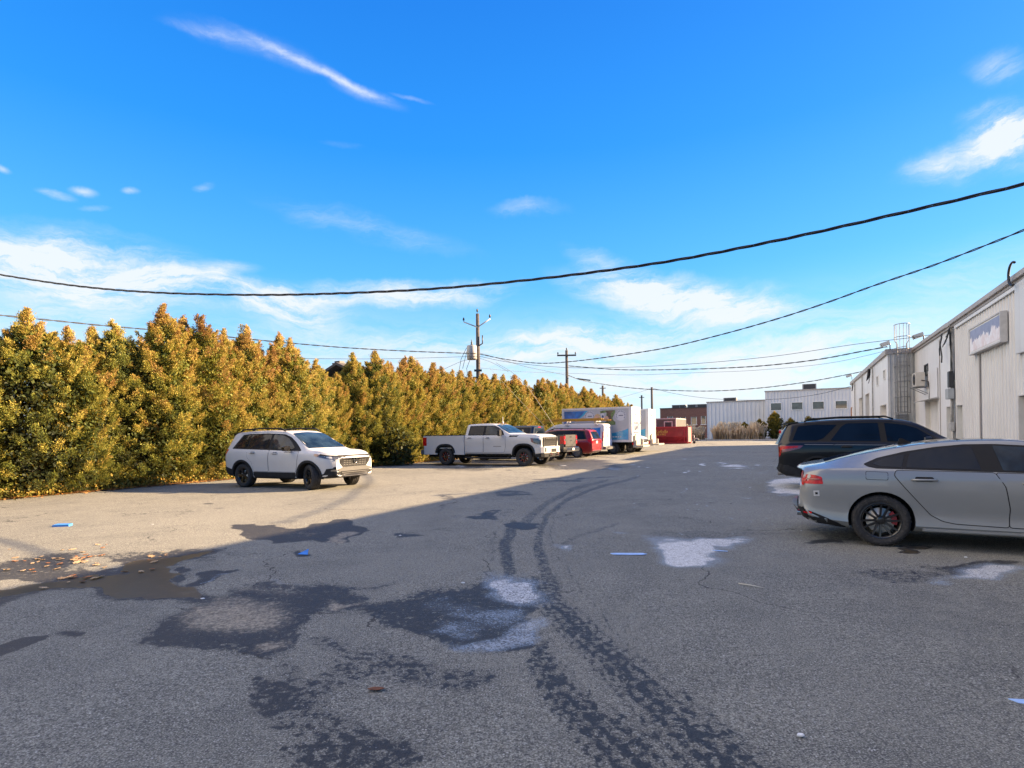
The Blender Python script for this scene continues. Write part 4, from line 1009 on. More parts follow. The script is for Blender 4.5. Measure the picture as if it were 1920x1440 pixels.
b_ = MB(); b_.box(-.98, .95, -.18, -.08, 9.3, 9.45); b_.build('crossarm', pole_m, pl2); b_ = MB(); b_.box(-.75, .6, -.20, -.1, 7.0, 7.12); b_.xf(Matrix.Rotation(R(8), 4, 'Y') @ Matrix.Translation((.8, 0, 0))); b_.build('crossarm', pole_m, pl2)
insulator(pl2, .88, -.13, 9.5); insulator(pl2, -.9, -.13, 9.5); insulator(pl2, 0, 0, 9.95)
for u, v, Y, w, lb in ((1130, 723, 96, .22, 'short distant pole above the far hedge tops'), (1203, 741, 112, .2, 'shorter thin distant pole above the second box truck'), (1222, 726, 112, .26, 'taller distant pole just right of the second box truck')):
    p = from_pixel(u, v, Y); o = thing('utility_pole', lb, 'utility pole', (p.x, p.y, 0), 0)
    b_ = MB(); b_.tube([(0, 0, 0), (0, 0, p.z)], [w, w * .8], 8); b_.build('pole', pole_m, o)
    b_ = MB(); b_.box(-.5, .5, -.1, .1, p.z - .5, p.z - .38); b_.build('crossarm', pole_m, o)

def smooth_path(P, n=14):
    out = []
    for i in range(len(P) - 1):
        p0, p1, p2, p3 = P[max(i - 1, 0)], P[i], P[i + 1], P[min(i + 2, len(P) - 1)]
        for j in range(n):
            t = j / n; out.append(.5 * ((2 * p1) + (-p0 + p2) * t + (2 * p0 - 5 * p1 + 4 * p2 - p3) * t * t + (-p0 + 3 * p1 - 3 * p2 + p3) * t ** 3))
    out.append(P[-1]); return out
def cable(label, pts, r, strands=1, twist=.9, m=None, spread=1.0):
    """pts: (u, v, assumed depth), u and v in image pixels"""
    P = smooth_path([from_pixel(*p) for p in pts], 30 if strands > 1 else 14)
    c0 = P[0]; b_ = MB()
    if strands == 1: b_.tube([p - c0 for p in P], r, 5)
    else:
        # resample by arc length so that the lay of the strands stays even
        ds = [0.0]
        for a, c in zip(P, P[1:]): ds.append(ds[-1] + (c - a).length)
        n = int(ds[-1] / .10); Q = []; j = 0
        for i in range(n + 1):
            s = ds[-1] * i / n
            while j < len(ds) - 2 and ds[j + 1] < s: j += 1
            f_ = (s - ds[j]) / max(ds[j + 1] - ds[j], 1e-6); Q.append(P[j].lerp(P[j + 1], min(1, f_)))
        for k_ in range(strands):
            pp = []
            for i, p in enumerate(Q):
                s = ds[-1] * i / n; a = 2 * math.pi * (s / twist + k_ / strands) + .5 * math.sin(s * .7)
                d = (Q[min(i + 1, n)] - Q[max(i - 1, 0)]).normalized(); sdv = d.cross(Vector((0, 0, 1))).normalized(); upv = sdv.cross(d)
                pp.append(p - c0 + (sdv * math.cos(a) + upv * math.sin(a)) * r * 1.15 * spread)
            b_.tube(pp, r, 5)
    o = b_.build('overhead_cable', m or cable_m)
    o.location = c0; tag(o, label, 'cable')
    return o
cable('thick twisted cable sagging across the whole sky from left to right', [(-120, 492, 21), (0, 515, 20), (150, 537, 18.6), (300, 549, 17.3), (480, 553, 16.2), (640, 550, 15.2), (820, 541, 14.2), (1000, 524, 13.2), (1160, 504, 12.4), (1300, 482, 11.8), (1500, 442, 11), (1700, 397, 10.3), (1850, 362, 9.8), (1920, 345, 9.5), (2080, 303, 9)], .015, 3, 1.9, spread=1.15)
cable('twisted cable rising from the transformer pole to the upper right corner', [(899, 664, 40.2), (950, 674, 38), (1010, 681, 35.5), (1070, 678, 33), (1150, 668, 30), (1250, 652, 27), (1350, 628, 24.5), (1450, 600, 22), (1540, 571, 20), (1640, 535, 18.2), (1740, 501, 16.5), (1830, 467, 15.2), (1920, 431, 14), (2050, 375, 12.6)], .015, 2, 1.2)
A1 = (899, 668, 40.2)
cable('long thin wire from the transformer pole to the cable loops by the eave', [A1, (960, 680, 39.5), (1060, 689, 39), (1160, 689, 38), (1300, 682, 36.5), (1450, 668, 34), (1600, 646, 31), (1700, 634, 29), (1786, 622, 27.3)], .014)
cable('twisted wire from the crossarm pole to the floodlight corner of the far warehouse', [(1066, 686, 56), (1160, 693, 53), (1260, 693, 49), (1400, 688, 44), (1520, 676, 40), (1620, 658, 36.5), (1664, 650, 35)], .022, 2, 1.6)
cable('low wire from the crossarm pole to the far warehouse conduit loops', [(900, 690, 45), (980, 697, 50), (1070, 700, 56), (1180, 703, 55), (1300, 699, 50), (1420, 694, 45), (1560, 680, 41), (1700, 648, 35)], .012)
cable('wire from the crossarm pole dipping low and rising to the far warehouse', [(1066, 704, 56), (1100, 715, 60), (1180, 727, 62), (1260, 732, 61), (1340, 733, 59), (1430, 727, 56), (1520, 715, 53), (1600, 700, 50), (1636, 692, 47)], .022, 2, 1.6)
cable('distant wire from the far pole sagging to the end of the lane', [(1222, 727, 112), (1260, 737, 106), (1320, 746, 98), (1390, 750, 90), (1460, 748, 80), (1530, 740, 72), (1604, 722, 62)], .028)
cable('faint distant wire leaving the far pole to the left', [(1222, 728, 112), (1190, 738, 116), (1150, 748, 120), (1100, 752, 126)], .02)
cable('upper wire running from the left edge over the hedge to the transformer pole', [(-60, 585, 22), (0, 591, 23), (100, 601, 25), (200, 611, 27), (350, 624, 30), (520, 641, 33), (650, 652, 35.5), (780, 659, 38), (893, 663, 40.2)], .018, 2, 1.3)
cable('lower wire over the hedge tops left of the transformer pole', [(300, 664, 30), (420, 668, 32), (560, 672, 34), (700, 673, 36.5), (800, 671, 38.5), (893, 668, 40.2)], .013)
cable('short wire falling from the transformer pole behind the hedge to the left', [(893, 672, 40.2), (870, 676, 41), (850, 684, 42), (822, 697, 44)], .013)
cable('thin wire between the transformer pole and the crossarm pole', [(900, 662, 40.2), (935, 672, 43), (980, 686, 47), (1030, 697, 52), (1064, 704, 56)], .016)
cable('thin wire from the transformer pole down to the cedar tops', [(900, 672, 40.2), (925, 681, 42), (953, 697, 45)], .013)
guy_m = mat('bright_guy_wire', (.34, .31, .24), .6)
cable('left of two bright guy wires slanting down over the hedge', [(918, 690, 38.5), (960, 735, 37), (1022, 800, 35)], .009, m=guy_m)
cable('right of two bright guy wires slanting down over the hedge', [(930, 680, 38.5), (980, 715, 37), (1041, 802, 34)], .014, m=guy_m)

# ================================================================== VEHICLE KIT
# local frame of every vehicle: x = forward from the rear bumper, y = left, z = up, origin on the ground
def paint(name, col, metal=.0, rough=.35, coat=1.0, var=.03, spec=.5):
    return mat(name, col, rough, metal, var=var, scale=1.5, coat=coat, spec=spec, dirt=((.20, .18, .16), .66, .18))
rubber = mat('tyre_rubber', (.022, .022, .023), .85, var=.3, scale=14, bump=.4, bscale=90, dirt=((.10, .09, .08), .5, .5))
plast = mat('black_cladding', (.022, .023, .025), .72, spec=.15, var=.2, scale=9, dirt=((.10, .095, .09), .58, .35))
mirror_m = mat('gloss_black_mirror', (.010, .010, .011), .12, spec=.3)
gap_m = mat('panel_gap', (.008, .008, .009), .9)
well_m = mat('wheel_well', (.008, .008, .008), .95)
glass_tint = mat('tinted_glass', (.005, .010, .018), .03, var=.3, scale=1.0, spec=.16)
glass_clear = mat('clear_vehicle_glass', (.014, .026, .038), .03, var=.6, scale=2.2, spec=.22)
red_lamp = mat('red_lamp', (.42, .006, .010), .25, var=.35, scale=22, coat=.25, spec=.2)
dark_red = mat('dark_red_lamp', (.13, .006, .010), .12, var=.3, scale=22, coat=1.0)
clear_lamp = mat('headlamp_lens', (.075, .08, .085), .12, .0, var=.4, scale=30, coat=1.0)
amber = mat('amber_lamp', (.16, .03, .015), .15, coat=1.0)
chrome = mat('chrome', (.34, .34, .34), .18, 1.0, var=.05)
alloy_black = mat('black_alloy', (.014, .014, .015), .28, .3, coat=.5)
disc_m = mat('brake_disc', (.75, .68, .60), .45, .1, var=.2, scale=20)
red_m = mat('red_caliper', (.20, .006, .010), .4, coat=.4)
silver_m = mat('satin_silver', (.14, .14, .138), .4, .1, spec=.25)
white_trim = mat('white_marking', (.50, .50, .49), .5)

def rounded(P, r=.03, n=4):
    out = []; m_ = len(P)
    for i in range(m_):
        a, b, c = Vector(P[i - 1]).to_2d(), Vector(P[i]).to_2d(), Vector(P[(i + 1) % m_]).to_2d()
        u, v = a - b, c - b; rr = min(r, u.length * .45, v.length * .45)
        p, q_ = b + u.normalized() * rr, b + v.normalized() * rr
        for j in range(n + 1):
            t = j / n; out.append(tuple(p * (1 - t) ** 2 + b * 2 * t * (1 - t) + q_ * t * t))
    return out
def offset_poly(P, d):
    n = len(P); area = sum(P[i - 1][0] * P[i][1] - P[i][0] * P[i - 1][1] for i in range(n)); s = 1 if area > 0 else -1; out = []
    for i in range(n):
        a, b, c = Vector(P[i - 1]).to_2d(), Vector(P[i]).to_2d(), Vector(P[(i + 1) % n]).to_2d()
        n1 = (b - a); n2 = (c - b)
        if n1.length < 1e-6 or n2.length < 1e-6: out.append(tuple(b)); continue
        n1.normalize(); n2.normalize(); m_ = Vector((n1.y + n2.y, -n1.x - n2.x))
        if m_.length < .2: m_ = Vector((n1.y, -n1.x))
        m_.normalize(); out.append(tuple(b + m_ * d * s))
    return out
def inside(p, P):
    c = False; x, y = p; n = len(P)
    for i in range(n):
        (x1, y1), (x2, y2) = P[i - 1], P[i]
        if (y1 > y) != (y2 > y) and x < (x2 - x1) * (y - y1) / (y2 - y1) + x1: c = not c
    return c

class Car:
    def __init__(s, root, spec, pm):
        s.root, s.sp, s.pm = root, spec, pm; s.L = spec['L']; s.W = spec['W'] / 2
    def sec(s, x):
        S = s.sp; zb = pchip(S['zb'], x); zt = pchip(S['zt'], x); zs = min(pchip(S['zs'], x), zt - .015); w = pchip(S['w'], x); wt = pchip(S['wt'], x)
        hs_ = zs - zb; tk = S.get('tuck', .97)
        P = [(0, zb), (w * .6, zb), (w * .88, zb + .004), (w * .945, zb + .04), (w * S.get('rock', tk), zb + .12 * hs_), (w * (tk + .004), zb + .30 * hs_), (w * .986, zb + .48 * hs_), (w, zb + .66 * hs_), (w * .996, zb + .80 * hs_), (w * .985, zb + .90 * hs_), (w * .965, zs - .02 * hs_), (w * .945, zs + .010)]
        h = zt - zs; wb = w * .93
        for f in (.10, .28, .46, .64, .80): P.append((wb + (wt - wb) * (f / .86) ** 1.1, zs + .012 + (h - .012) * f))
        P += [(wt * .985, zs + .89 * h), (wt * .95, zs + .945 * h), (wt * .86, zs + .975 * h), (wt * .62, zs + .992 * h), (wt * .3, zs + .999 * h), (0, zt)]
        return P
    def body(s, xs, cut=True, name='body', arch=None):
        S = s.sp; vs, fs = [], []; n = None
        for x in xs:
            P = s.sec(x); full = P + [(-y, z) for y, z in P[-2:0:-1]]; n = len(full)
            for y, z in full:
                xx = x; wl = S['W'] / 2
                xf, kf = S.get('sweep_f', (s.L - .8, .18)); xr, kr = S.get('sweep_r', (.6, .10))
                if x > xf: xx -= kf * ((x - xf) / (s.L - xf)) ** 1.2 * (abs(y) / wl) ** 2.4
                if x < xr: xx += kr * ((xr - x) / xr) ** 1.2 * (abs(y) / wl) ** 2.4
                rk = S.get('rake', 0)
                if rk and x < .6 and z > .68: xx += rk * (1 - x / .6) * min(1, (z - .68) / .38) ** 1.3
                vs.append((xx, y, z))
        for i in range(len(xs) - 1):
            for j in range(n):
                j2 = (j + 1) % n; fs.append((i * n + j, i * n + j2, (i + 1) * n + j2, (i + 1) * n + j))
        k_ = n // 2
        for base, flip in ((0, True), ((len(xs) - 1) * n, False)):        # end caps as strips across the car
            for j in range(0, k_):
                a, b, c, d = base + j, base + j + 1, base + (n - j - 1) % n, base + (n - j) % n
                q_ = [a, b, c, d]; q_ = [v for i_, v in enumerate(q_) if v not in q_[:i_]]
                if len(q_) > 2: fs.append(tuple(q_[::-1] if flip else q_))
        me = bpy.data.meshes.new(name); me.from_pydata(vs, [], fs)
        bm = bmesh.new(); bm.from_mesh(me); bmesh.ops.remove_doubles(bm, verts=bm.verts, dist=1e-5); bmesh.ops.recalc_face_normals(bm, faces=bm.faces); bm.to_mesh(me); bm.free()
        o = link(name, me, s.pm, s.root)
        bm = bmesh.new(); bm.from_mesh(me); s.bvh = BVHTree.FromBMesh(bm); bm.free()
        if cut:
            c = MB()
            for xw in S['axles']:
                r = arch or S['arch']; wd = .36
                for sg in (1, -1):
                    y0, y1 = sorted((sg * (s.W - wd), sg * (s.W + .3)))
                    pr = [(xw + r * math.cos(R(a)), S['wr'] + S.get('archdz', 0) + r * math.sin(R(a))) for a in range(0, 360, 9)]
                    if S.get('square'):
                        pr = [(xw + r * 1.02 * (1 if math.cos(R(a)) > 0 else -1) * abs(math.cos(R(a))) ** .72, S['wr'] + S.get('archdz', 0) + r * (1 if math.sin(R(a)) > 0 else -1) * abs(math.sin(R(a))) ** .80) for a in range(0, 360, 9)]
                    c.prism(pr, 'y', y0, y1)
            co_ = c.build('cutter', None, s.root)
            md = o.modifiers.new('b', 'BOOLEAN'); md.operation = 'DIFFERENCE'; md.object = co_; md.solver = 'EXACT'
            bpy.context.view_layer.update()
            nm = bpy.data.meshes.new_from_object(o.evaluated_get(bpy.context.evaluated_depsgraph_get()))
            o.modifiers.clear(); o.data = nm; bpy.data.objects.remove(co_)
            nm.materials.clear(); nm.materials.append(s.pm); nm.materials.append(well_m)
            ff = []
            for p in nm.polygons:
                cx, cy, cz = p.center; ins_ = 0
                if abs(cy) < s.W + .01:
                    for xw in S['axles']:
                        r = S['arch']; dz = cz - S['wr'] - S.get('archdz', 0)
                        rad = math.hypot(cx - xw, dz); nn = p.normal
                        if rad < r * 1.03 and (abs(nn.y) > .98 and abs(cy) < s.W - .3): ins_ = 1
                        elif rad < r * 1.12 and rad > r * .8 and abs(nn.y) < .05 and (nn.x * (cx - xw) + nn.z * dz) < -.3 * rad: ins_ = 1
                ff.append(ins_)
            nm.polygons.foreach_set('material_index', ff); o.data.name = name
        me = o.data
        me.polygons.foreach_set('use_smooth', [True] * len(me.polygons)); me.set_sharp_from_angle(angle=R(38)); me.update()
        s.bodyo = o; return o
    def cast(s, u, v, ax, sg):
        if ax == 'side': o_, d = Vector((u, sg * 4, v)), Vector((0, -sg, 0))
        elif ax == 'end': o_, d = Vector((s.L / 2 + sg * 8, u, v)), Vector((-sg, 0, 0))
        else: o_, d = Vector((u, v, 6)), Vector((0, 0, -1))
        h, n, _, _ = s.bvh.ray_cast(o_, d)
        if h is None:
            t = {'side': Vector((u, sg * s.W, v)), 'end': Vector((s.L if sg > 0 else 0, u, v)), 'top': Vector((u, v, 1.5))}[ax]
            h, n, _, _ = s.bvh.find_nearest(t)
        if n.dot(d) > 0: n = -n
        return h, n
    def panel(s, name, P, ax, sg, m, off=.004, step=.07, parent=None, r=0, skirt=.012):
        if r: P = rounded(P, r)
        # resample long edges
        Q = []
        for i in range(len(P)):
            a, b = Vector(P[i]).to_2d(), Vector(P[(i + 1) % len(P)]).to_2d(); k_ = max(1, int((b - a).length / step))
            for j in range(k_): Q.append(tuple(a.lerp(b, j / k_)))
        nb = len(Q); pts = [Vector(p) for p in Q]
        x0, x1 = min(p[0] for p in Q), max(p[0] for p in Q); y0, y1 = min(p[1] for p in Q), max(p[1] for p in Q)
        IP = offset_poly(Q, -step * .35)
        gx_ = x0 + step / 2
        while gx_ < x1:
            gy_ = y0 + step / 2
            while gy_ < y1:
                if inside((gx_, gy_), IP): pts.append(Vector((gx_, gy_)))
                gy_ += step
            gx_ += step
        V, E_, F, ov, oe, of = delaunay_2d_cdt(pts, [(i, (i + 1) % nb) for i in range(nb)], [], 1, 1e-5)
        vs = []; nr = []
        for p in V:
            h, n = s.cast(p.x, p.y, ax, sg); vs.append(h + n * off); nr.append(n)
        fs = [tuple(f) for f in F]
        # skirt round the rim gives the panel its thickness
        inv = {}
        for i, l in enumerate(ov):
            for j in l: inv[j] = i
        ring_ = [inv[i] for i in range(nb) if i in inv]; base = len(vs)
        for i in ring_: vs.append(vs[i] - nr[i] * (off + skirt))
        for i in range(len(ring_)):
            j = (i + 1) % len(ring_)
            if ring_[i] != ring_[j]: fs.append((ring_[i], ring_[j], base + j, base + i))
        me = bpy.data.meshes.new(name); me.from_pydata([tuple(v) for v in vs], [], fs)
        bm = bmesh.new(); bm.from_mesh(me); bmesh.ops.recalc_face_normals(bm, faces=bm.faces)
        f0 = max(bm.faces, key=lambda f: f.calc_area()); c_ = f0.calc_center_median()
        hh, n_ = s.cast(*((c_.x, c_.z) if ax == 'side' else (c_.y, c_.z) if ax == 'end' else (c_.x, c_.y)), ax, sg)
        if f0.normal.dot(n_) < 0: bmesh.ops.reverse_faces(bm, faces=bm.faces)
        bm.to_mesh(me); bm.free()
        me.polygons.foreach_set('use_smooth', [True] * len(me.polygons)); me.set_sharp_from_angle(angle=R(40))
        return link(name, me, m, parent or s.root)
    def both(s, name, P, m, **kw):
        out = []
        for sg in (-1, 1): out.append(s.panel(name, P, 'side', sg, m, **kw))
        return out
    def door(s, P, handle=None, hm=None, off=.006):
        for sg in (-1, 1):
            d = s.panel('door', P, 'side', sg, s.pm, off=off, r=.03)
            s.panel('door_seal', offset_poly(rounded(P, .03), .009), 'side', sg, gap_m, off=.0025, parent=d)
            if handle:
                x0, x1, z = handle; b_ = MB(); (h0, n0), (h1, n1) = s.cast(x0, z, 'side', sg), s.cast(x1, z, 'side', sg)
                b_.tube([h0 + n0 * .004, h0 + n0 * .04 + Vector((.02, 0, 0)), h1 + n1 * .04 - Vector((.02, 0, 0)), h1 + n1 * .004], .014, 8); b_.build('handle', hm or s.pm, d)
                s.panel('handle_recess', rounded([(x0 + .03, z - .02), (x1 - .03, z - .02), (x1 - .03, z + .04), (x0 + .03, z + .04)], .03), 'side', sg, gap_m, off=.008, parent=d)
    def arcpoly(s, xw, r0, r1, a0=0, a1=180, square=False, zc=None):
        zc = s.sp['wr'] + s.sp.get('archdz', 0) if zc is None else zc; S = []
        def pt(r, a):
            ca, sa = math.cos(R(a)), math.sin(R(a))
            if s.sp.get('square'): return (xw + r * 1.02 * math.copysign(abs(ca) ** .72, ca), zc + r * math.copysign(abs(sa) ** .80, sa))
            return (xw + r * ca, zc + r * sa)
        n = 22
        return [pt(r1, a0 + (a1 - a0) * i / n) for i in range(n + 1)] + [pt(r0, a1 - (a1 - a0) * i / n) for i in range(n + 1)]
    def arches(s, m, wd=.06, a0=-12, a1=192, off=.018):
        for xw in s.sp['axles']:
            for sg in (-1, 1): s.panel('wheel_arch_trim', s.arcpoly(xw, s.sp['arch'] - .004, s.sp['arch'] + wd, a0, a1), 'side', sg, m, off=off, step=.09, skirt=.05)
    def mirror(s, x, z, m, w=.13, h=.15, y=None, d=.12, glass=None):
        for sg in (-1, 1):
            b_ = MB(); yy = (y or s.W) * sg
            b_.tube([(x, yy * .93, z - h * .3), (x, yy + sg * .05, z - h * .25)], .03, 6)
            y0, y1 = sorted((yy + sg * .03, yy + sg * (.03 + w + .08)))
            b_.prism(rounded([(y0, z - h / 2), (y1, z - h / 2), (y1, z + h / 2), (y0, z + h / 2)], h * .4), 'x', x - d * .4, x + d * .6)
            o = b_.build('mirror', m, s.root, bevel=.012)
            g_ = MB(); g_.prism(rounded([(y0 + .012, z - h / 2 + .012), (y1 - .012, z - h / 2 + .012), (y1 - .012, z + h / 2 - .012), (y0 + .012, z + h / 2 - .012)], h * .3), 'x', x - d * .4 - .004, x - d * .4 - .001); g_.build('mirror_glass', glass or silver_m, o)
    def plate(s, x, y, z, m=None, w=.30, h=.15):
        b_ = MB(); b_.box(x - .008, x + .008, y - w / 2, y + w / 2, z - h / 2, z + h / 2); b_.build('licence_plate', m or white_trim, s.root, bevel=.003)

def make_wheel(r, wd, rim_r, style, parent, x, y, steer=0, rim_m=None, accent=None):
    """y<0: right-hand wheel, outer face towards -y"""
    rim_m = rim_m or alloy_black; sg = -1 if y < 0 else 1
    b_ = MB(); b_.lathe([(.02, -.0), (rim_r * .70, -.0), (rim_r * .70, .03), (rim_r * .45, .035), (rim_r * .42, .05), (.02, .05)], 'y', (0, 0, 0), 28)
    w = b_.build('wheel', disc_m if style != 'dark' else alloy_black, parent)
    w.location = (x, y - sg * wd / 2, r); w.rotation_euler = (0, 0, (0 if sg > 0 else math.pi) + steer)
    b_ = MB(); h = wd / 2
    b_.lathe([(rim_r, -h * .84), (rim_r + .03, -h * .96), (r - .055, -h * 1.02), (r - .018, -h * .93), (r - .004, -h * .74), (r, -h * .5), (r - .007, -h * .42), (r - .007, -h * .38), (r, -h * .30), (r, h * .0 - .012), (r - .008, -.006), (r - .008, .006), (r, .012), (r, h * .30), (r - .007, h * .38), (r - .007, h * .42), (r, h * .5), (r - .004, h * .74), (r - .018, h * .93), (r - .055, h * 1.02), (rim_r + .03, h * .96), (rim_r, h * .84)], 'y', (0, 0, 0), 40)
    for k_ in range(36):                                   # shoulder lugs
        a = k_ * 10; ca, sa = math.cos(R(a)), math.sin(R(a)); ta, tb = -sa, ca
        for s_ in (1, -1):
            P = []
            for rr, yy in ((r - .035, h * 1.0), (r + .002, h * .66)):
                for q_ in (-.016, .016): P.append((ca * rr + ta * q_, s_ * yy, sa * rr + tb * q_))
            P2 = [(p[0] * 1.006, p[1] * 1.02, p[2] * 1.006) for p in P]
            b_.add(P + P2, [(4, 5, 7, 6), (0, 1, 5, 4), (2, 6, 7, 3), (0, 4, 6, 2), (1, 3, 7, 5)])
    b_.build('tyre', rubber, w)
    b_ = MB(); b_.lathe([(rim_r + .004, -h * .84), (rim_r - .02, -h * .7), (rim_r - .035, 0), (rim_r - .03, h * .6), (rim_r - .012, h * .80), (rim_r + .008, h * .87), (rim_r + .008, h * .80), (rim_r - .02, h * .5), (rim_r - .02, -h * .6)], 'y', (0, 0, 0), 40, closed=True)
    b_.lathe([(.001, h * .66), (.035, h * .66), (.055, h * .60), (.065, h * .35), (.001, h * .35)], 'y', (0, 0, 0), 20)
    ns, pair, wdt = {'multi': (12, 0, .014), 'y5': (5, .16, .024), 'dark': (6, .12, .03), 'star': (8, .0, .03), 'van': (9, 0, .035)}[style]
    acc = MB()
    for k_ in range(ns):
        for q_ in ((-1, 1) if pair else (0,)):
            a0, a1 = 2 * math.pi * k_ / ns + q_ * pair * .35, 2 * math.pi * k_ / ns + q_ * pair
            if style == 'multi': a0 += .06 * (-1) ** k_; a1 -= .05 * (-1) ** k_
            d0, d1 = Vector((math.cos(a0), 0, math.sin(a0))), Vector((math.cos(a1), 0, math.sin(a1)))
            p0, p1 = d0 * .05, d1 * (rim_r - .012); sd_ = (p1 - p0).cross(Vector((0, 1, 0))).normalized()
            w0, w1 = wdt * 1.25, wdt
            vs = [p0 - sd_ * w0 + Vector((0, h * .42, 0)), p0 + sd_ * w0 + Vector((0, h * .42, 0)), p0 + sd_ * w0 * .7 + Vector((0, h * .66, 0)), p0 - sd_ * w0 * .7 + Vector((0, h * .66, 0)),
                  p1 - sd_ * w1 + Vector((0, h * .5, 0)), p1 + sd_ * w1 + Vector((0, h * .5, 0)), p1 + sd_ * w1 * .7 + Vector((0, h * .80, 0)), p1 - sd_ * w1 * .7 + Vector((0, h * .80, 0))]
            b_.add(vs, [(0, 1, 2, 3), (4, 7, 6, 5), (0, 4, 5, 1), (1, 5, 6, 2), (2, 6, 7, 3), (3, 7, 4, 0)])
            if accent:
                e0, e1 = p0.lerp(p1, .30), p0.lerp(p1, .92); u_ = Vector((0, .003, 0))
                acc.add([e0 - sd_ * w0 * .42 + Vector((0, h * .715, 0)) + u_, e0 + sd_ * w0 * .42 + Vector((0, h * .715, 0)) + u_, e1 + sd_ * w1 * .42 + Vector((0, h * .80, 0)) + u_, e1 - sd_ * w1 * .42 + Vector((0, h * .80, 0)) + u_], [(0, 1, 2, 3)])
    rim = b_.build('rim', rim_m, w)
    if accent: acc.build('rim_accent', accent, rim)
    return w
def wheels(car, style, rim_r, wd, steer=0, rim_m=None, accent=None, track=None, sides=(-1, 1)):
    for i, xw in enumerate(car.sp['axles']):
        for sg in sides: make_wheel(car.sp['wr'], wd, rim_r, style, car.root, xw, sg * (track or car.W - .03), steer if i == 1 else 0, rim_m, accent)
def stations(L, extra=()):
    xs = [0, .012, .03, .06, .10, .16, .24] + list(np.arange(.34, L - .34, .11)) + [L - .32, L - .24, L - .16, L - .10, L - .06, L - .03, L - .012, L]
    return sorted(set([round(float(x), 4) for x in xs]))
def glint(car, P, m, sg, off=.009, name='trim'): return car.panel(name, P, 'side', sg, m, off=off)

# ================================================================== GREY LIFTBACK (right foreground)
def place(name, label, cat, x, y, ang, group=None, sc=1.0):
    o = thing(name, label, cat, (x, y, 0), R(ang), group); o.scale = sc if isinstance(sc, tuple) else (sc, sc, sc); return o
grey_p = paint('light_grey_paint', (.205, .212, .208), .0, .28)
c1 = Car(place('liftback_car', 'grey fastback with black wheels parked nose towards the wall, nearest on the right', 'car', 4.31, 8.66, -27.2), dict(
    L=4.76, W=1.86, rake=.10, rock=.992, axles=(1.06, 3.88), wr=.335, arch=.375, archdz=.012, tuck=.955, sweep_r=(.7, .17), sweep_f=(3.9, .34),
    zb=[(0, .46), (.12, .30), (.35, .24), (1.0, .20), (3.9, .19), (4.5, .20), (4.76, .26)],
    zs=[(0, .955), (.3, 1.0), (.9, 1.005), (1.6, .995), (2.6, .965), (3.3, .935), (4.0, .85), (4.5, .72), (4.76, .58)],
    zt=[(0, .985), (.03, 1.02), (.10, 1.035), (.4, 1.085), (.8, 1.19), (1.2, 1.285), (1.6, 1.355), (2.0, 1.393), (2.35, 1.402), (2.7, 1.375), (3.0, 1.29), (3.3, 1.16), (3.6, 1.015), (3.75, .985), (4.2, .90), (4.5, .80), (4.7, .68), (4.76, .60)],
    w=[(0, .80), (.06, .86), (.2, .90), (.6, .922), (1.05, .93), (1.8, .918), (3.2, .918), (3.9, .93), (4.3, .90), (4.6, .82), (4.76, .70)],
    wt=[(0, .70), (.4, .62), (.9, .57), (1.5, .57), (2.3, .575), (2.8, .575), (3.4, .60), (3.7, .70), (4.3, .72), (4.76, .55)]), grey_p)
c1.body(stations(4.76))
wheels(c1, 'multi', .235, .235)
for sg in (-1, 1):      # caliper
    pass
dlo = [(.88, 1.075), (.93, 1.045), (1.02, 1.025), (1.6, 1.012), (2.4, .995), (3.1, .975), (3.42, .972), (3.30, 1.06), (3.05, 1.19), (2.85, 1.265), (2.6, 1.315), (2.3, 1.335), (2.0, 1.332), (1.7, 1.300), (1.35, 1.235), (1.05, 1.155)]
for sg in (-1, 1):
    d = c1.panel('side_glass_surround', dlo, 'side', sg, gap_m, off=.004, r=.02)
    c1.panel('quarter_window', [(.98, 1.080), (1.08, 1.045), (1.30, 1.036), (1.36, 1.20), (1.12, 1.15)], 'side', sg, glass_tint, off=.008, parent=d, r=.02)
    c1.panel('rear_side_window', [(1.345, 1.036), (2.12, 1.018), (2.07, 1.305), (1.75, 1.283), (1.42, 1.222)], 'side', sg, glass_tint, off=.008, parent=d, r=.02)
    c1.panel('front_side_window', [(2.33, 1.012), (3.32, .995), (3.20, 1.09), (2.98, 1.20), (2.80, 1.255), (2.55, 1.295), (2.28, 1.312)], 'side', sg, glass_clear, off=.008, parent=d, r=.02)
c1.door([(1.235, 1.0), (1.215, .94), (1.30, .82), (1.44, .64), (1.60, .44), (1.72, .37), (1.85, .345), (2.36, .33), (2.37, .55), (2.33, .82), (2.24, .985)], (1.40, 1.66, .885))
c1.door([(2.371, .33), (3.30, .32), (3.36, .50), (3.40, .75), (3.38, .955), (2.252, .982), (2.341, .82), (2.381, .55)], (2.50, 2.76, .865))
for sg in (-1, 1):
    c1.panel('tail_lamp', [(.0, .845), (.05, .80), (.40, .805), (.385, .90), (.30, .925), (.0, .930)], 'side', sg, red_lamp, off=.006, r=.015)
    c1.panel('lamp_shade_line', [(.05, .862), (.36, .865), (.36, .876), (.05, .874)], 'side', sg, dark_red, off=.012)
    c1.panel('fuel_flap' if sg < 0 else 'flank_panel', [(.90, .885), (1.14, .880), (1.14, .975), (.90, .985)], 'side', sg, grey_p, off=.0045, r=.02)
    c1.panel('reflector', [(.10, .395), (.26, .39), (.26, .415), (.10, .42)], 'side', sg, red_lamp, off=.016)
c1.panel('fuel_flap_gap', offset_poly([(.90, .885), (1.14, .880), (1.14, .975), (.90, .985)], .007), 'side', -1, gap_m, off=.002, r=.02)
c1.panel('tail_lamp_bar', [(-.80, .80), (.80, .80), (.80, .905), (-.80, .905)], 'end', -1, red_lamp, off=.006)
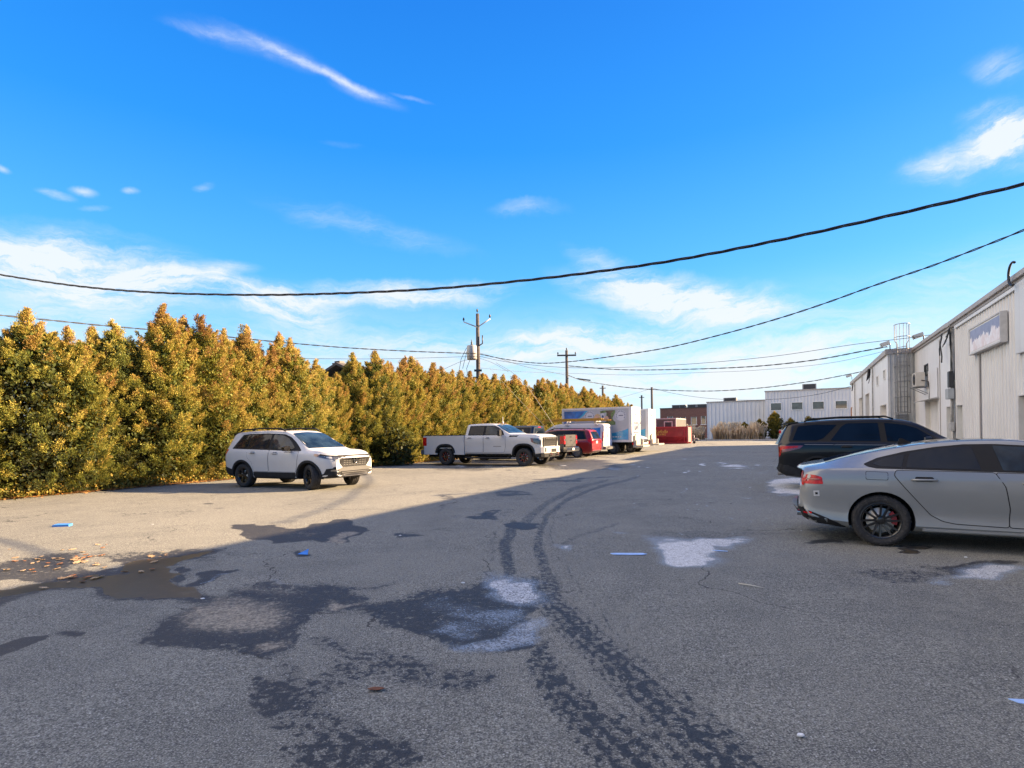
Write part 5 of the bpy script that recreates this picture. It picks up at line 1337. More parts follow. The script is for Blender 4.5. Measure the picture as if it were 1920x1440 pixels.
c1.panel('boot_lid_gap', [(-.62, .985), (.62, .985), (.62, .993), (-.62, .993)], 'end', -1, gap_m, off=.003)
for sg in (-1, 1): c1.panel('diffuser', [(.0, .30), (.06, .47), (.16, .455), (.34, .385), (.56, .29), (.66, .232), (.3, .225), (.08, .26)], 'side', sg, plast, off=.012)
c1.panel('rear_diffuser', [(-.78, .30), (.78, .30), (.80, .47), (-.80, .47)], 'end', -1, plast, off=.012)
b_ = MB()
for sy in (-1, 1):
    b_ = MB(); b_.prism(rounded([(sy * .48, .335), (sy * .70, .335), (sy * .70, .40), (sy * .48, .40)], .02), 'x', .075, .30); b_.build('exhaust_tip', chrome, c1.root)
for sg in (-1, 1):
    y0, y1 = sorted((sg * .80, sg * .94)); b_ = MB(); b_.prism([(y0, .215), (y1, .235), (y1 - .0, .262), (y0, .29)] if sg > 0 else [(y1, .215), (y0, .235), (y0, .262), (y1, .29)], 'x', 1.50, 3.42); b_.build('side_sill', grey_p, c1.root, bevel=.01)
c1.panel('windscreen', [(3.62, -.66), (3.62, .66), (2.86, .52), (2.80, 0), (2.86, -.52)], 'top', 1, glass_clear, off=.005, r=.04)
c1.panel('rear_window', [(.44, -.55), (.44, .55), (1.30, .50), (1.34, 0), (1.30, -.50)], 'top', 1, glass_tint, off=.005, r=.04)
c1.panel('sunroof', [(1.62, -.46), (1.62, .46), (2.45, .46), (2.45, -.46)], 'top', 1, glass_tint, off=.003, r=.04)
for sg in (-1, 1): c1.panel('roof_joint', [(1.30, sg * .505), (2.75, sg * .53), (2.75, sg * .538), (1.30, sg * .513)], 'top', 1, gap_m, off=.002)
b_ = MB(); b_.prism([(1.36, 1.30), (1.56, 1.33), (1.42, 1.41), (1.39, 1.41)], 'y', -.012, .012); b_.build('antenna_fin', gap_m, c1.root)
c1.mirror(3.22, 1.02, grey_p, y=.90)
c1.panel('grille', [(-.42, .32), (.42, .32), (.50, .62), (-.50, .62)], 'end', 1, gap_m, off=.006)
for sg in (-1, 1): c1.panel('headlamp', [(sg * .50, .60), (sg * .80, .66), (sg * .80, .74), (sg * .50, .68)], 'end', 1, clear_lamp, off=.006)
sk = c1.panel('bumper_sticker', [(.285, .635), (.355, .640), (.35, .715), (.28, .71)], 'side', -1, white_trim, off=.005)
c1.panel('sticker_mark', [(.305, .66), (.335, .663), (.332, .692), (.302, .69)], 'side', -1, gap_m, off=.008, parent=sk, step=.02)
for w_ in [o for o in c1.root.children if o.name.startswith('wheel') and 'arch' not in o.name]:
    b_ = MB(); b_.prism([(.135 * math.cos(R(a)) if 0 else r_ * math.cos(R(a)), r_ * math.sin(R(a))) for r_, seq in ((.185, range(-30, 31, 10)), (.125, range(30, -31, -10))) for a in seq], 'y', -.02, .065); o_ = b_.build('brake_caliper', red_m, w_)
    o_.rotation_euler = (0, R(-12) if w_.location.y < 0 else R(192), 0)
    if w_.location.y < 0: o_.rotation_euler = (0, R(180 + 14), 0)

# ================================================================== BLACK SUV behind it
black_p = paint('black_paint', (.006, .007, .009), .0, .3, coat=.45, spec=.2)
EX = dict(L=5.05, W=2.00, axles=(1.06, 4.09), wr=.38, arch=.425, archdz=.0, tuck=.965, sweep_r=(.55, .16), sweep_f=(4.2, .25),
    zb=[(0, .52), (.1, .40), (.3, .33), (1, .28), (4.2, .28), (4.8, .32), (5.05, .40)],
    zs=[(0, 1.10), (.3, 1.16), (1.0, 1.17), (2.5, 1.14), (3.5, 1.12), (4.3, 1.06), (4.9, .95), (5.05, .85)],
    zt=[(0, 1.13), (.05, 1.22), (.12, 1.34), (.22, 1.50), (.30, 1.60), (.36, 1.655), (.5, 1.68), (.9, 1.715), (1.5, 1.745), (2.2, 1.75), (2.8, 1.73), (3.2, 1.65), (3.6, 1.44), (3.95, 1.22), (4.1, 1.17), (4.5, 1.12), (4.85, 1.02), (5.0, .92), (5.05, .86)],
    w=[(0, .88), (.06, .93), (.2, .97), (.6, .995), (1.2, 1.0), (3.9, 1.0), (4.4, .98), (4.8, .92), (5.05, .78)],
    wt=[(0, .82), (.12, .74), (.3, .70), (.9, .69), (2.0, .69), (3.0, .68), (3.6, .69), (3.95, .80), (4.5, .84), (5.05, .66)])
c2 = Car(place('suv', 'glossy black SUV with slim red tail lamps parked beyond the grey fastback', 'suv', 7.28, 15.50, -27.2, sc=(.95, 1.0, 1.03)), EX, black_p)
c2.body(stations(5.05)); wheels(c2, 'y5', .26, .26, track=.97)
c2.arches(plast, .045)
for sg in (-1, 1):
    d = c2.panel('side_glass_surround', [(.36, 1.20), (1.1, 1.195), (2.5, 1.17), (3.78, 1.15), (3.62, 1.30), (3.32, 1.50), (3.05, 1.60), (2.7, 1.655), (1.6, 1.67), (.9, 1.64), (.52, 1.60)], 'side', sg, gap_m, off=.003, r=.03)
    c2.panel('cargo_window', [(.46, 1.225), (1.05, 1.218), (1.20, 1.28), (1.52, 1.60), (1.0, 1.61), (.60, 1.575)], 'side', sg, glass_tint, off=.008, parent=d, r=.03)
    c2.panel('rear_side_window', [(1.36, 1.215), (2.48, 1.192), (2.44, 1.63), (1.74, 1.628), (1.62, 1.55)], 'side', sg, glass_tint, off=.008, parent=d, r=.02)
    c2.panel('front_side_window', [(2.62, 1.190), (3.66, 1.172), (3.52, 1.31), (3.26, 1.49), (3.02, 1.57), (2.58, 1.628)], 'side', sg, glass_tint, off=.008, parent=d, r=.02)
    c2.panel('tail_lamp', [(.0, .82), (.12, .80), (.20, .92), (.64, 1.03), (.72, 1.10), (.0, 1.10)], 'side', sg, dark_red, off=.006)
    c2.panel('tail_lamp_glow', [(.08, .84), (.14, .86), (.20, 1.00), (.58, 1.055), (.60, 1.085), (.10, 1.085)], 'side', sg, red_lamp, off=.010)
    b_ = MB(); b_.tube([(.75, sg * .70, 1.69), (.86, sg * .70, 1.755), (1.6, sg * .70, 1.79), (2.6, sg * .69, 1.785), (2.78, sg * .68, 1.72)], .022, 6); b_.build('roof_rail', silver_m if 0 else plast, c2.root)
    c2.panel('waist_trim', [(.75, 1.118), (2.5, 1.10), (3.9, 1.08), (3.9, 1.095), (2.5, 1.115), (.75, 1.135)], 'side', sg, silver_m, off=.006)
    c2.panel('lower_cladding', [(.02, .50), (.05, .62), (.35, .60), (.62, .50), (.62, .36), (.3, .345)], 'side', sg, plast, off=.012)
    c2.panel('rocker_cladding', [(1.52, .30), (3.63, .30), (3.63, .42), (1.52, .42)], 'side', sg, plast, off=.012)
c2.panel('rear_bumper', [(-.86, .42), (.86, .42), (.92, .64), (-.92, .64)], 'end', -1, plast, off=.014)
c2.panel('rear_window', [(-.62, 1.20), (.62, 1.20), (.56, 1.58), (-.56, 1.58)], 'end', -1, glass_tint, off=.006, r=.04)
c2.panel('tail_lamp_bar', [(-.84, .84), (-.84, 1.09), (-.62, 1.09), (-.66, .86)], 'end', -1, red_lamp, off=.006); c2.panel('tail_lamp_bar', [(.84, .84), (.84, 1.09), (.62, 1.09), (.66, .86)], 'end', -1, red_lamp, off=.006)
b_ = MB(); b_.prism([(.16, 1.655), (.60, 1.70), (.62, 1.68), (.18, 1.625)], 'y', -.66, .66); b_.build('roof_spoiler', black_p, c2.root, bevel=.008)
b_ = MB(); b_.prism([(.95, 1.71), (1.16, 1.74), (1.00, 1.80), (.97, 1.80)], 'y', -.015, .015); b_.build('antenna_fin', black_p, c2.root)
b_ = MB()
for sy in (-.72, .72):
    b_ = MB(); b_.tube([(.08, sy, .38), (.3, sy, .40)], .045, 10); b_.build('exhaust_tip', silver_m, c2.root)
c2.door([(1.42, 1.14), (1.44, .92), (1.58, .70), (1.66, .45), (2.50, .45), (2.52, 1.13)], (1.60, 1.85, 1.06), plast)
c2.door([(2.54, .45), (3.55, .45), (3.66, .70), (3.68, 1.10), (2.54, 1.13)], (2.68, 2.93, 1.04), plast)
c2.panel('windscreen', [(3.92, -.76), (3.92, .76), (3.16, .62), (3.10, 0), (3.16, -.62)], 'top', 1, glass_clear, off=.005, r=.04)
c2.panel('grille', [(-.5, .62), (.5, .62), (.55, .90), (-.55, .90)], 'end', 1, gap_m, off=.006)
for sg in (-1, 1): c2.panel('headlamp', [(sg * .58, .80), (sg * .88, .82), (sg * .86, .94), (sg * .56, .92)], 'end', 1, clear_lamp, off=.006)
c2.mirror(3.42, 1.22, black_p, y=.97)

# ================================================================== WHITE CROSSOVER in the sun
white_p = paint('white_paint', (.50, .495, .485), .0, .5, coat=.3, spec=.25)
PS = dict(L=4.84, W=1.98, axles=(.98, 3.80), wr=.375, arch=.435, archdz=.0, tuck=.965, sweep_r=(.55, .14), sweep_f=(4.0, .30),
    zb=[(0, .50), (.1, .40), (.4, .34), (1, .30), (4.0, .30), (4.5, .34), (4.84, .40)],
    zs=[(0, 1.12), (.4, 1.17), (1.0, 1.17), (2.4, 1.13), (3.2, 1.10), (3.9, 1.07), (4.5, 1.00), (4.75, .93), (4.84, .86)],
    zt=[(0, 1.16), (.05, 1.26), (.12, 1.38), (.22, 1.52), (.32, 1.66), (.42, 1.715), (.7, 1.745), (1.2, 1.77), (1.9, 1.775), (2.5, 1.755), (2.8, 1.69), (3.1, 1.55), (3.4, 1.37), (3.68, 1.20), (3.8, 1.165), (4.2, 1.135), (4.55, 1.08), (4.75, 1.00), (4.84, .92)],
    w=[(0, .86), (.06, .92), (.2, .96), (.6, .985), (1.2, .99), (3.6, .99), (4.1, .985), (4.5, .94), (4.7, .88), (4.84, .76)],
    wt=[(0, .80), (.12, .74), (.35, .71), (.9, .70), (2.0, .70), (2.8, .69), (3.3, .72), (3.68, .80), (4.2, .84), (4.84, .66)])
bump_m = mat('graphite_bumper', (.075, .075, .075), .5, spec=.2)
c3 = Car(place('crossover_car', 'white crossover with black wheels and roof rails, front wheels turned, parked by the hedge', 'suv', -8.93, 18.84, -26.2), PS, white_p)
c3.body(stations(4.84)); wheels(c3, 'y5', .235, .265, steer=R(-22), track=.955)
c3.arches(plast, .062, -14, 194, .020)
for sg in (-1, 1):
    d = c3.panel('side_glass_surround', [(.48, 1.21), (1.1, 1.195), (2.4, 1.165), (3.42, 1.135), (3.46, 1.15), (3.12, 1.40), (2.88, 1.55), (2.62, 1.64), (1.9, 1.675), (1.1, 1.67), (.78, 1.645)], 'side', sg, gap_m, off=.003, r=.03)
    c3.panel('cargo_window', [(.60, 1.235), (1.16, 1.222), (1.16, 1.638), (.84, 1.615)], 'side', sg, glass_tint, off=.008, parent=d, r=.03)
    c3.panel('rear_side_window', [(1.20, 1.221), (2.10, 1.200), (2.08, 1.640), (1.20, 1.640)], 'side', sg, glass_tint, off=.008, parent=d, r=.02)
    c3.panel('front_side_window', [(2.20, 1.197), (3.08, 1.178), (3.16, 1.24), (2.84, 1.50), (2.58, 1.60), (2.18, 1.635)], 'side', sg, glass_clear, off=.008, parent=d, r=.02)
    c3.panel('rocker_cladding', [(1.50, .31), (3.28, .31), (3.28, .50), (1.50, .50)], 'side', sg, plast, off=.014)
    c3.panel('lower_cladding', [(.03, .42), (.03, .66), (.30, .62), (.53, .56), (.53, .36), (.3, .35)], 'side', sg, plast, off=.012)
    c3.panel('tail_lamp', [(.0, .98), (.10, .90), (.30, 1.13), (.33, 1.19), (.0, 1.19)], 'side', sg, red_lamp, off=.006, r=.01)
    c3.panel('headlamp', [(4.02, 1.005), (4.22, .955), (4.50, .90), (4.84, .885), (4.84, .955), (4.50, .985), (4.20, 1.03), (4.04, 1.05)], 'side', sg, clear_lamp, off=.006)
    c3.panel('headlamp_trim', [(4.20, 1.015), (4.50, .975), (4.84, .945), (4.84, .975), (4.50, 1.0), (4.22, 1.045)], 'side', sg, gap_m, off=.010)
    c3.panel('turn_lamp', [(4.02, 1.005), (4.17, .968), (4.22, 1.03), (4.04, 1.055)], 'side', sg, amber, off=.012)
    c3.panel('fog_lamp_trim', [(4.36, .50), (4.44, .62), (4.84, .66), (4.84, .46), (4.40, .44)], 'side', sg, plast, off=.008)
    b_ = MB(); b_.tube([(.62, sg * .70, 1.735), (.74, sg * .70, 1.80), (1.5, sg * .70, 1.835), (2.4, sg * .69, 1.825), (2.60, sg * .68, 1.745)], .026, 6)
    for xx in (1.25,): b_.box(xx - .06, xx + .06, min(sg * .68, sg * .72), max(sg * .68, sg * .72), 1.76, 1.84)
    b_.build('roof_rail', plast, c3.root)
c3.door([(1.20, 1.19), (1.24, .95), (1.44, .78), (1.50, .52), (2.14, .52), (2.16, 1.165)], (1.36, 1.60, 1.075), white_p)
c3.door([(2.18, .52), (3.28, .52), (3.36, .74), (3.40, 1.115), (2.18, 1.165)], (2.32, 2.56, 1.06), white_p)
c3.panel('windscreen', [(3.64, -.77), (3.64, .77), (2.84, .63), (2.76, 0), (2.84, -.63)], 'top', 1, glass_clear, off=.006, r=.05)
c3.panel('sunroof', [(1.5, -.45), (1.5, .45), (2.45, .45), (2.45, -.45)], 'top', 1, glass_tint, off=.004, r=.05)
gf = c3.panel('grille', [(-.66, 1.0), (.66, 1.0), (.62, .78), (.50, .66), (-.50, .66), (-.62, .78)], 'end', 1, plast, off=.012)
for i in range(4):
    for j in range(9):
        y = -.44 + j * .11; z = .71 + i * .062
        if abs(y) < .12 and i > 0: continue
        c3.panel('grille_mesh', [(y - .038, z + .008), (y, z + .028), (y + .038, z + .008), (y + .038, z - .006), (y, z + .012), (y - .038, z - .006)], 'end', 1, silver_m, off=.020, parent=gf, step=.2, skirt=.004)
b_ = MB(); (hh, nn) = c3.cast(0, .84, 'end', 1); x_ = hh.x + .03
b_.lathe([(.078, -.01), (.078, .01), (.064, .01), (.064, -.01)], 'x', (x_, 0, .84), 20, closed=True); b_.box(x_ - .01, x_ + .012, -.042, -.024, .80, .88); b_.box(x_ - .01, x_ + .012, .024, .042, .80, .88); b_.box(x_ - .01, x_ + .011, -.024, .024, .832, .848)
b_.build('emblem', chrome, gf)
c3.panel('upper_bumper', [(-.52, .655), (.52, .655), (.72, .60), (.66, .54), (-.66, .54), (-.72, .60)], 'end', 1, bump_m, off=.016)
c3.panel('front_bumper', [(-.92, .36), (.92, .36), (.96, .50), (.66, .53), (-.66, .53), (-.96, .50)], 'end', 1, plast, off=.012)
sk_ = c3.panel('skid_plate', [(-.55, .37), (.55, .37), (.60, .46), (-.60, .46)], 'end', 1, bump_m, off=.020)
c3.panel('lower_intake', [(-.58, .475), (.58, .475), (.60, .535), (-.60, .535)], 'end', 1, gap_m, off=.022); c3.panel('intake_bar', [(-.58, .498), (.58, .498), (.58, .510), (-.58, .510)], 'end', 1, silver_m, off=.028)
for sg in (-1, 1):
    c3.panel('fog_lamp', [(sg * .70, .545), (sg * .84, .55), (sg * .84, .60), (sg * .70, .595)], 'end', 1, clear_lamp, off=.020)
    c3.panel('headlamp_front', [(sg * .58, .875), (sg * .80, .90), (sg * .80, .965), (sg * .58, .955)], 'end', 1, clear_lamp, off=.010)
b_ = MB(); b_.prism([(.22, 1.66), (.50, 1.735), (.52, 1.71), (.25, 1.63)], 'y', -.66, .66); b_.build('roof_spoiler', plast, c3.root, bevel=.008)
c3.mirror(3.05, 1.22, mirror_m, y=.955, w=.16, h=.15)

# ================================================================== PICKUPS
grille_m = mat('grille_graphite', (.035, .035, .035), .5, spec=.2)
def pickup(o, pm, bed, lower_m, opts):
    """crew-cab pickup; bed = bed length"""
    xb = bed + .12; L = xb + 4.20
    sp = dict(L=L, W=2.03, axles=(.62 * bed - .10, xb + 3.22), wr=opts.get('wr', .42), arch=opts.get('arch', .51), archdz=.06, square=True, tuck=.985, sweep_r=(-1, 0), sweep_f=(L - .65, .16),
        zb=[(xb, .50), (xb + 3.6, .50), (L - .3, .47), (L, .55)],
        zs=[(xb, 1.42), (xb + 1.6, 1.415), (xb + 2.6, 1.40), (xb + 3.4, 1.38), (L - .1, 1.30), (L, 1.18)],
        zt=[(xb, 1.96), (xb + .03, 1.985), (xb + .12, 2.0), (xb + .9, 2.02), (xb + 1.45, 2.0), (xb + 1.75, 1.90), (xb + 2.1, 1.70), (xb + 2.42, 1.52), (xb + 2.5, 1.50), (xb + 3.2, 1.49), (xb + 3.8, 1.46), (L - .15, 1.40), (L - .05, 1.36), (L, 1.28)],
        w=[(xb, .985), (xb + .1, 1.0), (xb + 3.4, 1.005), (L - .3, .985), (L - .1, .955), (L, .90)],
        wt=[(xb, .70), (xb + .1, .73), (xb + 1.5, .74), (xb + 2.0, .77), (xb + 2.42, .86), (xb + 3.2, .88), (L - .2, .86), (L, .80)])
    c = Car(o, sp, pm); xs = [xb, xb + .015, xb + .04, xb + .09] + [xb + .18 + i * .12 for i in range(32)] + [L - .16, L - .1, L - .06, L - .03, L - .01, L]
    xs = sorted(set(round(x, 3) for x in xs if x <= L)); full_ax = sp['axles']; sp['axles'] = (full_ax[1],); c.body(xs, name='cab'); cab_bvh = c.bvh; sp['axles'] = full_ax
    # load bed: outer skin with wheel arches, inner floor, rails
    r = sp['arch']; xw = full_ax[0]; zc = sp['wr'] + .06; b_ = MB()
    arc = [(xw + r * 1.02 * math.copysign(abs(math.cos(R(a))) ** .72, math.cos(R(a))), zc + r * abs(math.sin(R(a))) ** .80) for a in range(0, 181, 10)]
    arc = [p for p in arc if p[1] >= .52]
    side = [(.10, .52), (.10, 1.05), (.06, 1.46), (xb - .03, 1.46), (xb - .03, .52)] + [(arc[0][0], .52)] + arc + [(arc[-1][0], .52)]
    for sg in (-1, 1):
        y0, y1 = sorted((sg * .90, sg * 1.0)); b_.prism(side, 'y', y0, y1)
    b_.box(.10, xb - .03, -.899, .899, .80, .88); b_.box(xb - .09, xb - .03, -.899, .899, .881, 1.46)
    o_ = b_.build('load_bed', pm, o, bevel=.012)
    b_ = MB(); b_.box(xw - .58, xw + .58, -.895, .895, .60, 1.1); b_.build('wheel_well', well_m, o)
    b_ = MB()
    for sg in (-1, 1): y0, y1 = sorted((sg * .88, sg * 1.005)); b_.box(.06, xb - .03, y0, y1, 1.462, 1.485)
    b_.build('bed_rail', opts.get('rail', plast), o, bevel=.006)
    if opts.get('cover'): b_ = MB(); b_.box(.08, xb - .04, -.875, .875, 1.455, 1.478); b_.build('bed_cover', plast, o)
    tg = MB(); tg.box(.035, .098, -.80, .80, .80, 1.46); tgo = tg.build('tailgate', opts.get('tail', pm), o, bevel=.02)
    t2 = MB(); t2.box(.028, .034, -.62, .62, .90, 1.30); t2.build('tailgate_panel', opts.get('tail', pm), tgo, bevel=.003)
    t2 = MB(); t2.box(.022, .034, -.14, .14, 1.30, 1.37); t2.build('handle', plast, tgo)
    t2 = MB(); t2.prism([(-.10, 1.10), (.0, 1.15), (.10, 1.10), (.10, 1.13), (0, 1.19), (-.10, 1.13)], 'x', .015, .028); t2.build('emblem', chrome, tgo)
    for sg in (-1, 1):
        y0, y1 = sorted((sg * .81, sg * 1.004)); b_ = MB(); b_.box(.03, .30, y0, y1, .94, 1.40); lo_ = b_.build('tail_lamp', red_lamp, o, bevel=.02)
        b_ = MB(); b_.box(.025, .1, y0 + .03, y1 - .03, 1.12, 1.22); b_.build('reversing_lamp', clear_lamp, lo_, bevel=.005)
    b_ = MB(); b_.prism([(-.10, .52), (-.12, .60), (-.12, .74), (-.04, .78), (.10, .78), (.10, .52)], 'y', -.98, .98); bo = b_.build('rear_bumper', opts.get('bumper', chrome), o, bevel=.02)
    b_ = MB(); b_.box(-.128, -.119, -.30, .30, .58, .72); b_.build('bumper_pad', plast, bo); b_ = MB(); b_.box(-.131, -.128, -.15, .15, .585, .715); b_.build('licence_plate', white_trim, bo)
    # chassis
    b_ = MB(); b_.box(.1, L - .5, -.55, -.42, .42, .56); b_.box(.1, L - .5, .42, .55, .42, .56); b_.tube([(full_ax[0], -.85, .40), (full_ax[0], .85, .40)], .06, 8); b_.tube([(full_ax[0], 0, .40)] * 1 + [(full_ax[0] + .01, 0, .40)], .16, 10); b_.tube([(full_ax[1], -.85, .40), (full_ax[1], .85, .40)], .05, 8); b_.box(xb + .4, xb + 1.6, -.4, .35, .33, .5)
    b_.tube([(xb, -.6, .38), (xb - .9, -.6, .42), (.3, -.7, .45)], .04, 8)
    b_.build('chassis', well_m, o)
    for sg in (-1, 1):
        b_ = MB(); b_.tube([(xb + .05, sg * .96, .40), (xb + .15, sg * 1.0, .38), (xb + 2.45, sg * 1.0, .38), (xb + 2.55, sg * .96, .40)], .045, 8); b_.build('side_step', plast, o)
        b_ = MB(); pr = [(xw + q_[0] - xw, q_[1]) for q_ in arc]; outer = [(xw + (p[0] - xw) * 1.14, zc + (p[1] - zc) * 1.13) for p in arc]
        y0, y1 = sorted((sg * .893, sg * 1.05)); b_.prism(outer + [(xw + (p[0] - xw) * .965, zc + (p[1] - zc) * .965) for p in arc[::-1]], 'y', y0, y1); b_.build('wheel_arch_trim', lower_m, o, bevel=.008)
        c.panel('wheel_arch_trim', c.arcpoly(full_ax[1], r - .004, r * 1.135, 0, 180), 'side', sg, lower_m, off=.045, skirt=.06, step=.09)
        d = c.panel('side_glass_surround', [(xb + .16, 1.46), (xb + 2.18, 1.455), (xb + 2.05, 1.64), (xb + 1.80, 1.81), (xb + 1.58, 1.895), (xb + .9, 1.915), (xb + .20, 1.905)], 'side', sg, gap_m, off=.004, r=.03)
        c.panel('rear_side_window', [(xb + .22, 1.49), (xb + 1.02, 1.488), (xb + 1.02, 1.878), (xb + .26, 1.870)], 'side', sg, glass_tint, off=.009, parent=d, r=.03)
        c.panel('front_side_window', [(xb + 1.14, 1.487), (xb + 2.08, 1.483), (xb + 1.98, 1.62), (xb + 1.76, 1.775), (xb + 1.56, 1.855), (xb + 1.14, 1.875)], 'side', sg, glass_clear, off=.009, parent=d, r=.02)
        c.panel('headlamp', [(L - .62, 1.30), (L - .56, 1.12), (L - .34, 1.02), (L, 1.00), (L, 1.24), (L - .30, 1.28)], 'side', sg, clear_lamp, off=.006)
        c.panel('turn_lamp', [(L - .62, 1.30), (L - .56, 1.12), (L - .46, 1.09), (L - .47, 1.28)], 'side', sg, amber, off=.012)
        c.panel('fender_badge', [(xb + 2.46, 1.36), (xb + 2.48, 1.43), (xb + 2.95, 1.42), (xb + 2.88, 1.37)], 'side', sg, gap_m, off=.008)
        c.panel('badge_letters', [(xb + 2.55, 1.385), (xb + 2.80, 1.383), (xb + 2.80, 1.407), (xb + 2.55, 1.409)], 'side', sg, silver_m, off=.012)
        c.panel('lower_sill', [(xb + .02, .52), (xb + 2.55, .52), (xb + 2.55, .58), (xb + .02, .58)], 'side', sg, plast, off=.008)
    c.door([(xb + .08, 1.44), (xb + .08, .64), (xb + 1.04, .64), (xb + 1.06, 1.44)], (xb + .16, xb + .40, 1.32), pm)
    c.door([(xb + 1.09, 1.44), (xb + 1.08, .64), (xb + 2.20, .64), (xb + 2.28, .95), (xb + 2.26, 1.42)], (xb + 1.18, xb + 1.42, 1.31), pm)
    c.panel('door_badge', [(xb + 1.62, .915), (xb + 2.05, .915), (xb + 2.05, .94), (xb + 1.62, .94)], 'side', -1, silver_m, off=.010)
    c.panel('windscreen', [(xb + 2.38, -.80), (xb + 2.38, .80), (xb + 1.62, .68), (xb + 1.56, 0), (xb + 1.62, -.68)], 'top', 1, glass_clear, off=.006, r=.05)
    rw = c.panel('rear_window', [(-.62, 1.50), (.62, 1.50), (.58, 1.84), (-.58, 1.84)], 'end', -1, glass_tint, off=.008, r=.05)
    c.panel('high_brake_lamp', [(-.18, 1.90), (.18, 1.90), (.18, 1.94), (-.18, 1.94)], 'end', -1, red_lamp, off=.012)
    g = c.panel('grille', [(-.66, .92), (.66, .92), (.70, 1.30), (-.70, 1.30)], 'end', 1, plast, off=.03, skirt=.05)
    for i in range(7): c.panel('grille_bar', [(-.60, .955 + i * .046), (.60, .955 + i * .046), (.60, .975 + i * .046), (-.60, .975 + i * .046)], 'end', 1, gap_m if i % 2 == 0 else grille_m, off=.045, parent=g, skirt=.006, step=.2)
    for s_ in (-1, 1): c.panel('grille_surround', [(s_ * .64, .90), (s_ * .74, .90), (s_ * .76, 1.32), (s_ * .66, 1.32)], 'end', 1, grille_m, off=.05, parent=g)
    c.panel('grille_surround', [(-.70, 1.285), (.70, 1.285), (.70, 1.33), (-.70, 1.33)], 'end', 1, grille_m, off=.05, parent=g)
    b_ = MB(); pl_ = [(0, L - .42), (.55, L + .11), (.85, L + .04), (1.0, L - .12), (1.01, L - .42)]
    b_.prism([(L - .42, -1.0), (L - .12, -.99), (L + .03, -.84), (L + .09, -.5), (L + .09, .5), (L + .03, .84), (L - .12, .99), (L - .42, 1.0)], 'z', .60, .90); fb = b_.build('front_bumper', pm, o, bevel=.025)
    b_ = MB(); b_.prism([(L - .42, -.97), (L - .12, -.96), (L + .0, -.80), (L + .05, -.45), (L + .05, .45), (L + .0, .80), (L - .12, .96), (L - .42, .97)], 'z', .42, .598); b_.build('air_dam', plast, fb, bevel=.02)
    for s_ in (-1, 1):
        b_ = MB(); b_.box(L - .05, L + .055, min(s_ * .70, s_ * .80), max(s_ * .70, s_ * .80), .66, .86); b_.build('fog_lamp', plast, fb, bevel=.01)
        if opts.get('hooks'): b_ = MB(); b_.tube([(L + .0, s_ * .36, .50), (L + .15, s_ * .36, .50), (L + .16, s_ * .36, .58), (L + .08, s_ * .36, .62)], .025, 6); b_.build('tow_hook', red_m, fb)
    b_ = MB(); b_.box(L + .04, L + .10, -.28, .28, .64, .80); b_.build('bumper_opening', plast, fb)
    c.mirror(xb + 2.02, 1.56, plast, w=.14, h=.30, y=.98, d=.12, glass=silver_m)
    for i, xx in enumerate(full_ax):
        for sg in (-1, 1): make_wheel(sp['wr'], .29, opts.get('rim', .25), 'star', o, xx, sg * .99, 0, opts.get('rim_m'), opts.get('accent'))
    return c
wp = place('pickup_truck', 'white crew cab pickup with black wheel arches and red-accented wheels facing the lane', 'pickup truck', -4.155, 29.85, -29, sc=1.02)
k1 = pickup(wp, white_p, 2.45, plast, dict(hooks=True, accent=red_m, tail=white_p, bumper=silver_m, cover=True))
b_ = MB(); b_.lathe([(.05, 0), (.05, .05), (.015, .10), (.01, .32), (.001, .33)], 'z', (4.1, .1, 2.02), 8); b_.build('roof_antenna', white_trim, wp)
for yy in (-.3, 0, .3):
    b_ = MB(); b_.box(4.05, 4.15, yy - .06, yy + .06, 2.018, 2.045); b_.build('marker_lamp', amber, wp, bevel=.01)
navy_p = paint('navy_metallic_paint', (.012, .017, .028), .2, .3, coat=.6, spec=.3)
tail_grey = mat('grey_tailgate', (.050, .050, .051), .6, .0, var=.12, scale=5, spec=.15)  # tailgate in a lighter, more neutral grey than the navy body
dp = place('pickup_truck', 'dark navy pickup with grey tailgate and chrome bumper backed towards the lane', 'pickup truck', 3.27, 30.95, 152.8, sc=.98)
pickup(dp, navy_p, 1.85, navy_p, dict(tail=tail_grey, wr=.40))
fp = place('pickup_truck', 'far white pickup parked below the grey building at the end of the lane', 'pickup truck', 36.2, 75.9, -27.2)
pickup(fp, white_p, 1.85, white_p, dict(bumper=silver_m))

# ================================================================== RED MINIVAN
red_p = paint('red_paint', (.19, .007, .010), .0, .35, coat=.6, spec=.3)
MV = dict(L=5.10, W=2.0, axles=(1.05, 4.13), wr=.34, arch=.385, archdz=.0, sweep_r=(.5, .12), sweep_f=(4.2, .28),
    zb=[(0, .40), (.1, .32), (.4, .25), (4.4, .24), (5.1, .30)], zs=[(0, 1.02), (.4, 1.08), (2.5, 1.05), (3.8, 1.02), (4.6, .92), (5.1, .72)],
    zt=[(0, 1.06), (.05, 1.16), (.15, 1.36), (.30, 1.62), (.38, 1.69), (.6, 1.73), (1.5, 1.765), (2.4, 1.76), (3.0, 1.70), (3.5, 1.50), (4.1, 1.16), (4.3, 1.10), (4.8, .96), (5.05, .80), (5.1, .74)],
    w=[(0, .90), (.1, .96), (.4, .99), (1, 1.0), (3.9, 1.0), (4.5, .96), (4.9, .86), (5.1, .72)], wt=[(0, .80), (.3, .74), (1, .73), (2.5, .73), (3.3, .72), (4.1, .80), (5.1, .6)])
c5 = Car(place('minivan', 'red minivan backed towards the lane beside the navy pickup', 'minivan', 5.31, 34.55, 152.8), MV, red_p)
c5.body(stations(5.10)); wheels(c5, 'van', .22, .22, rim_m=silver_m)
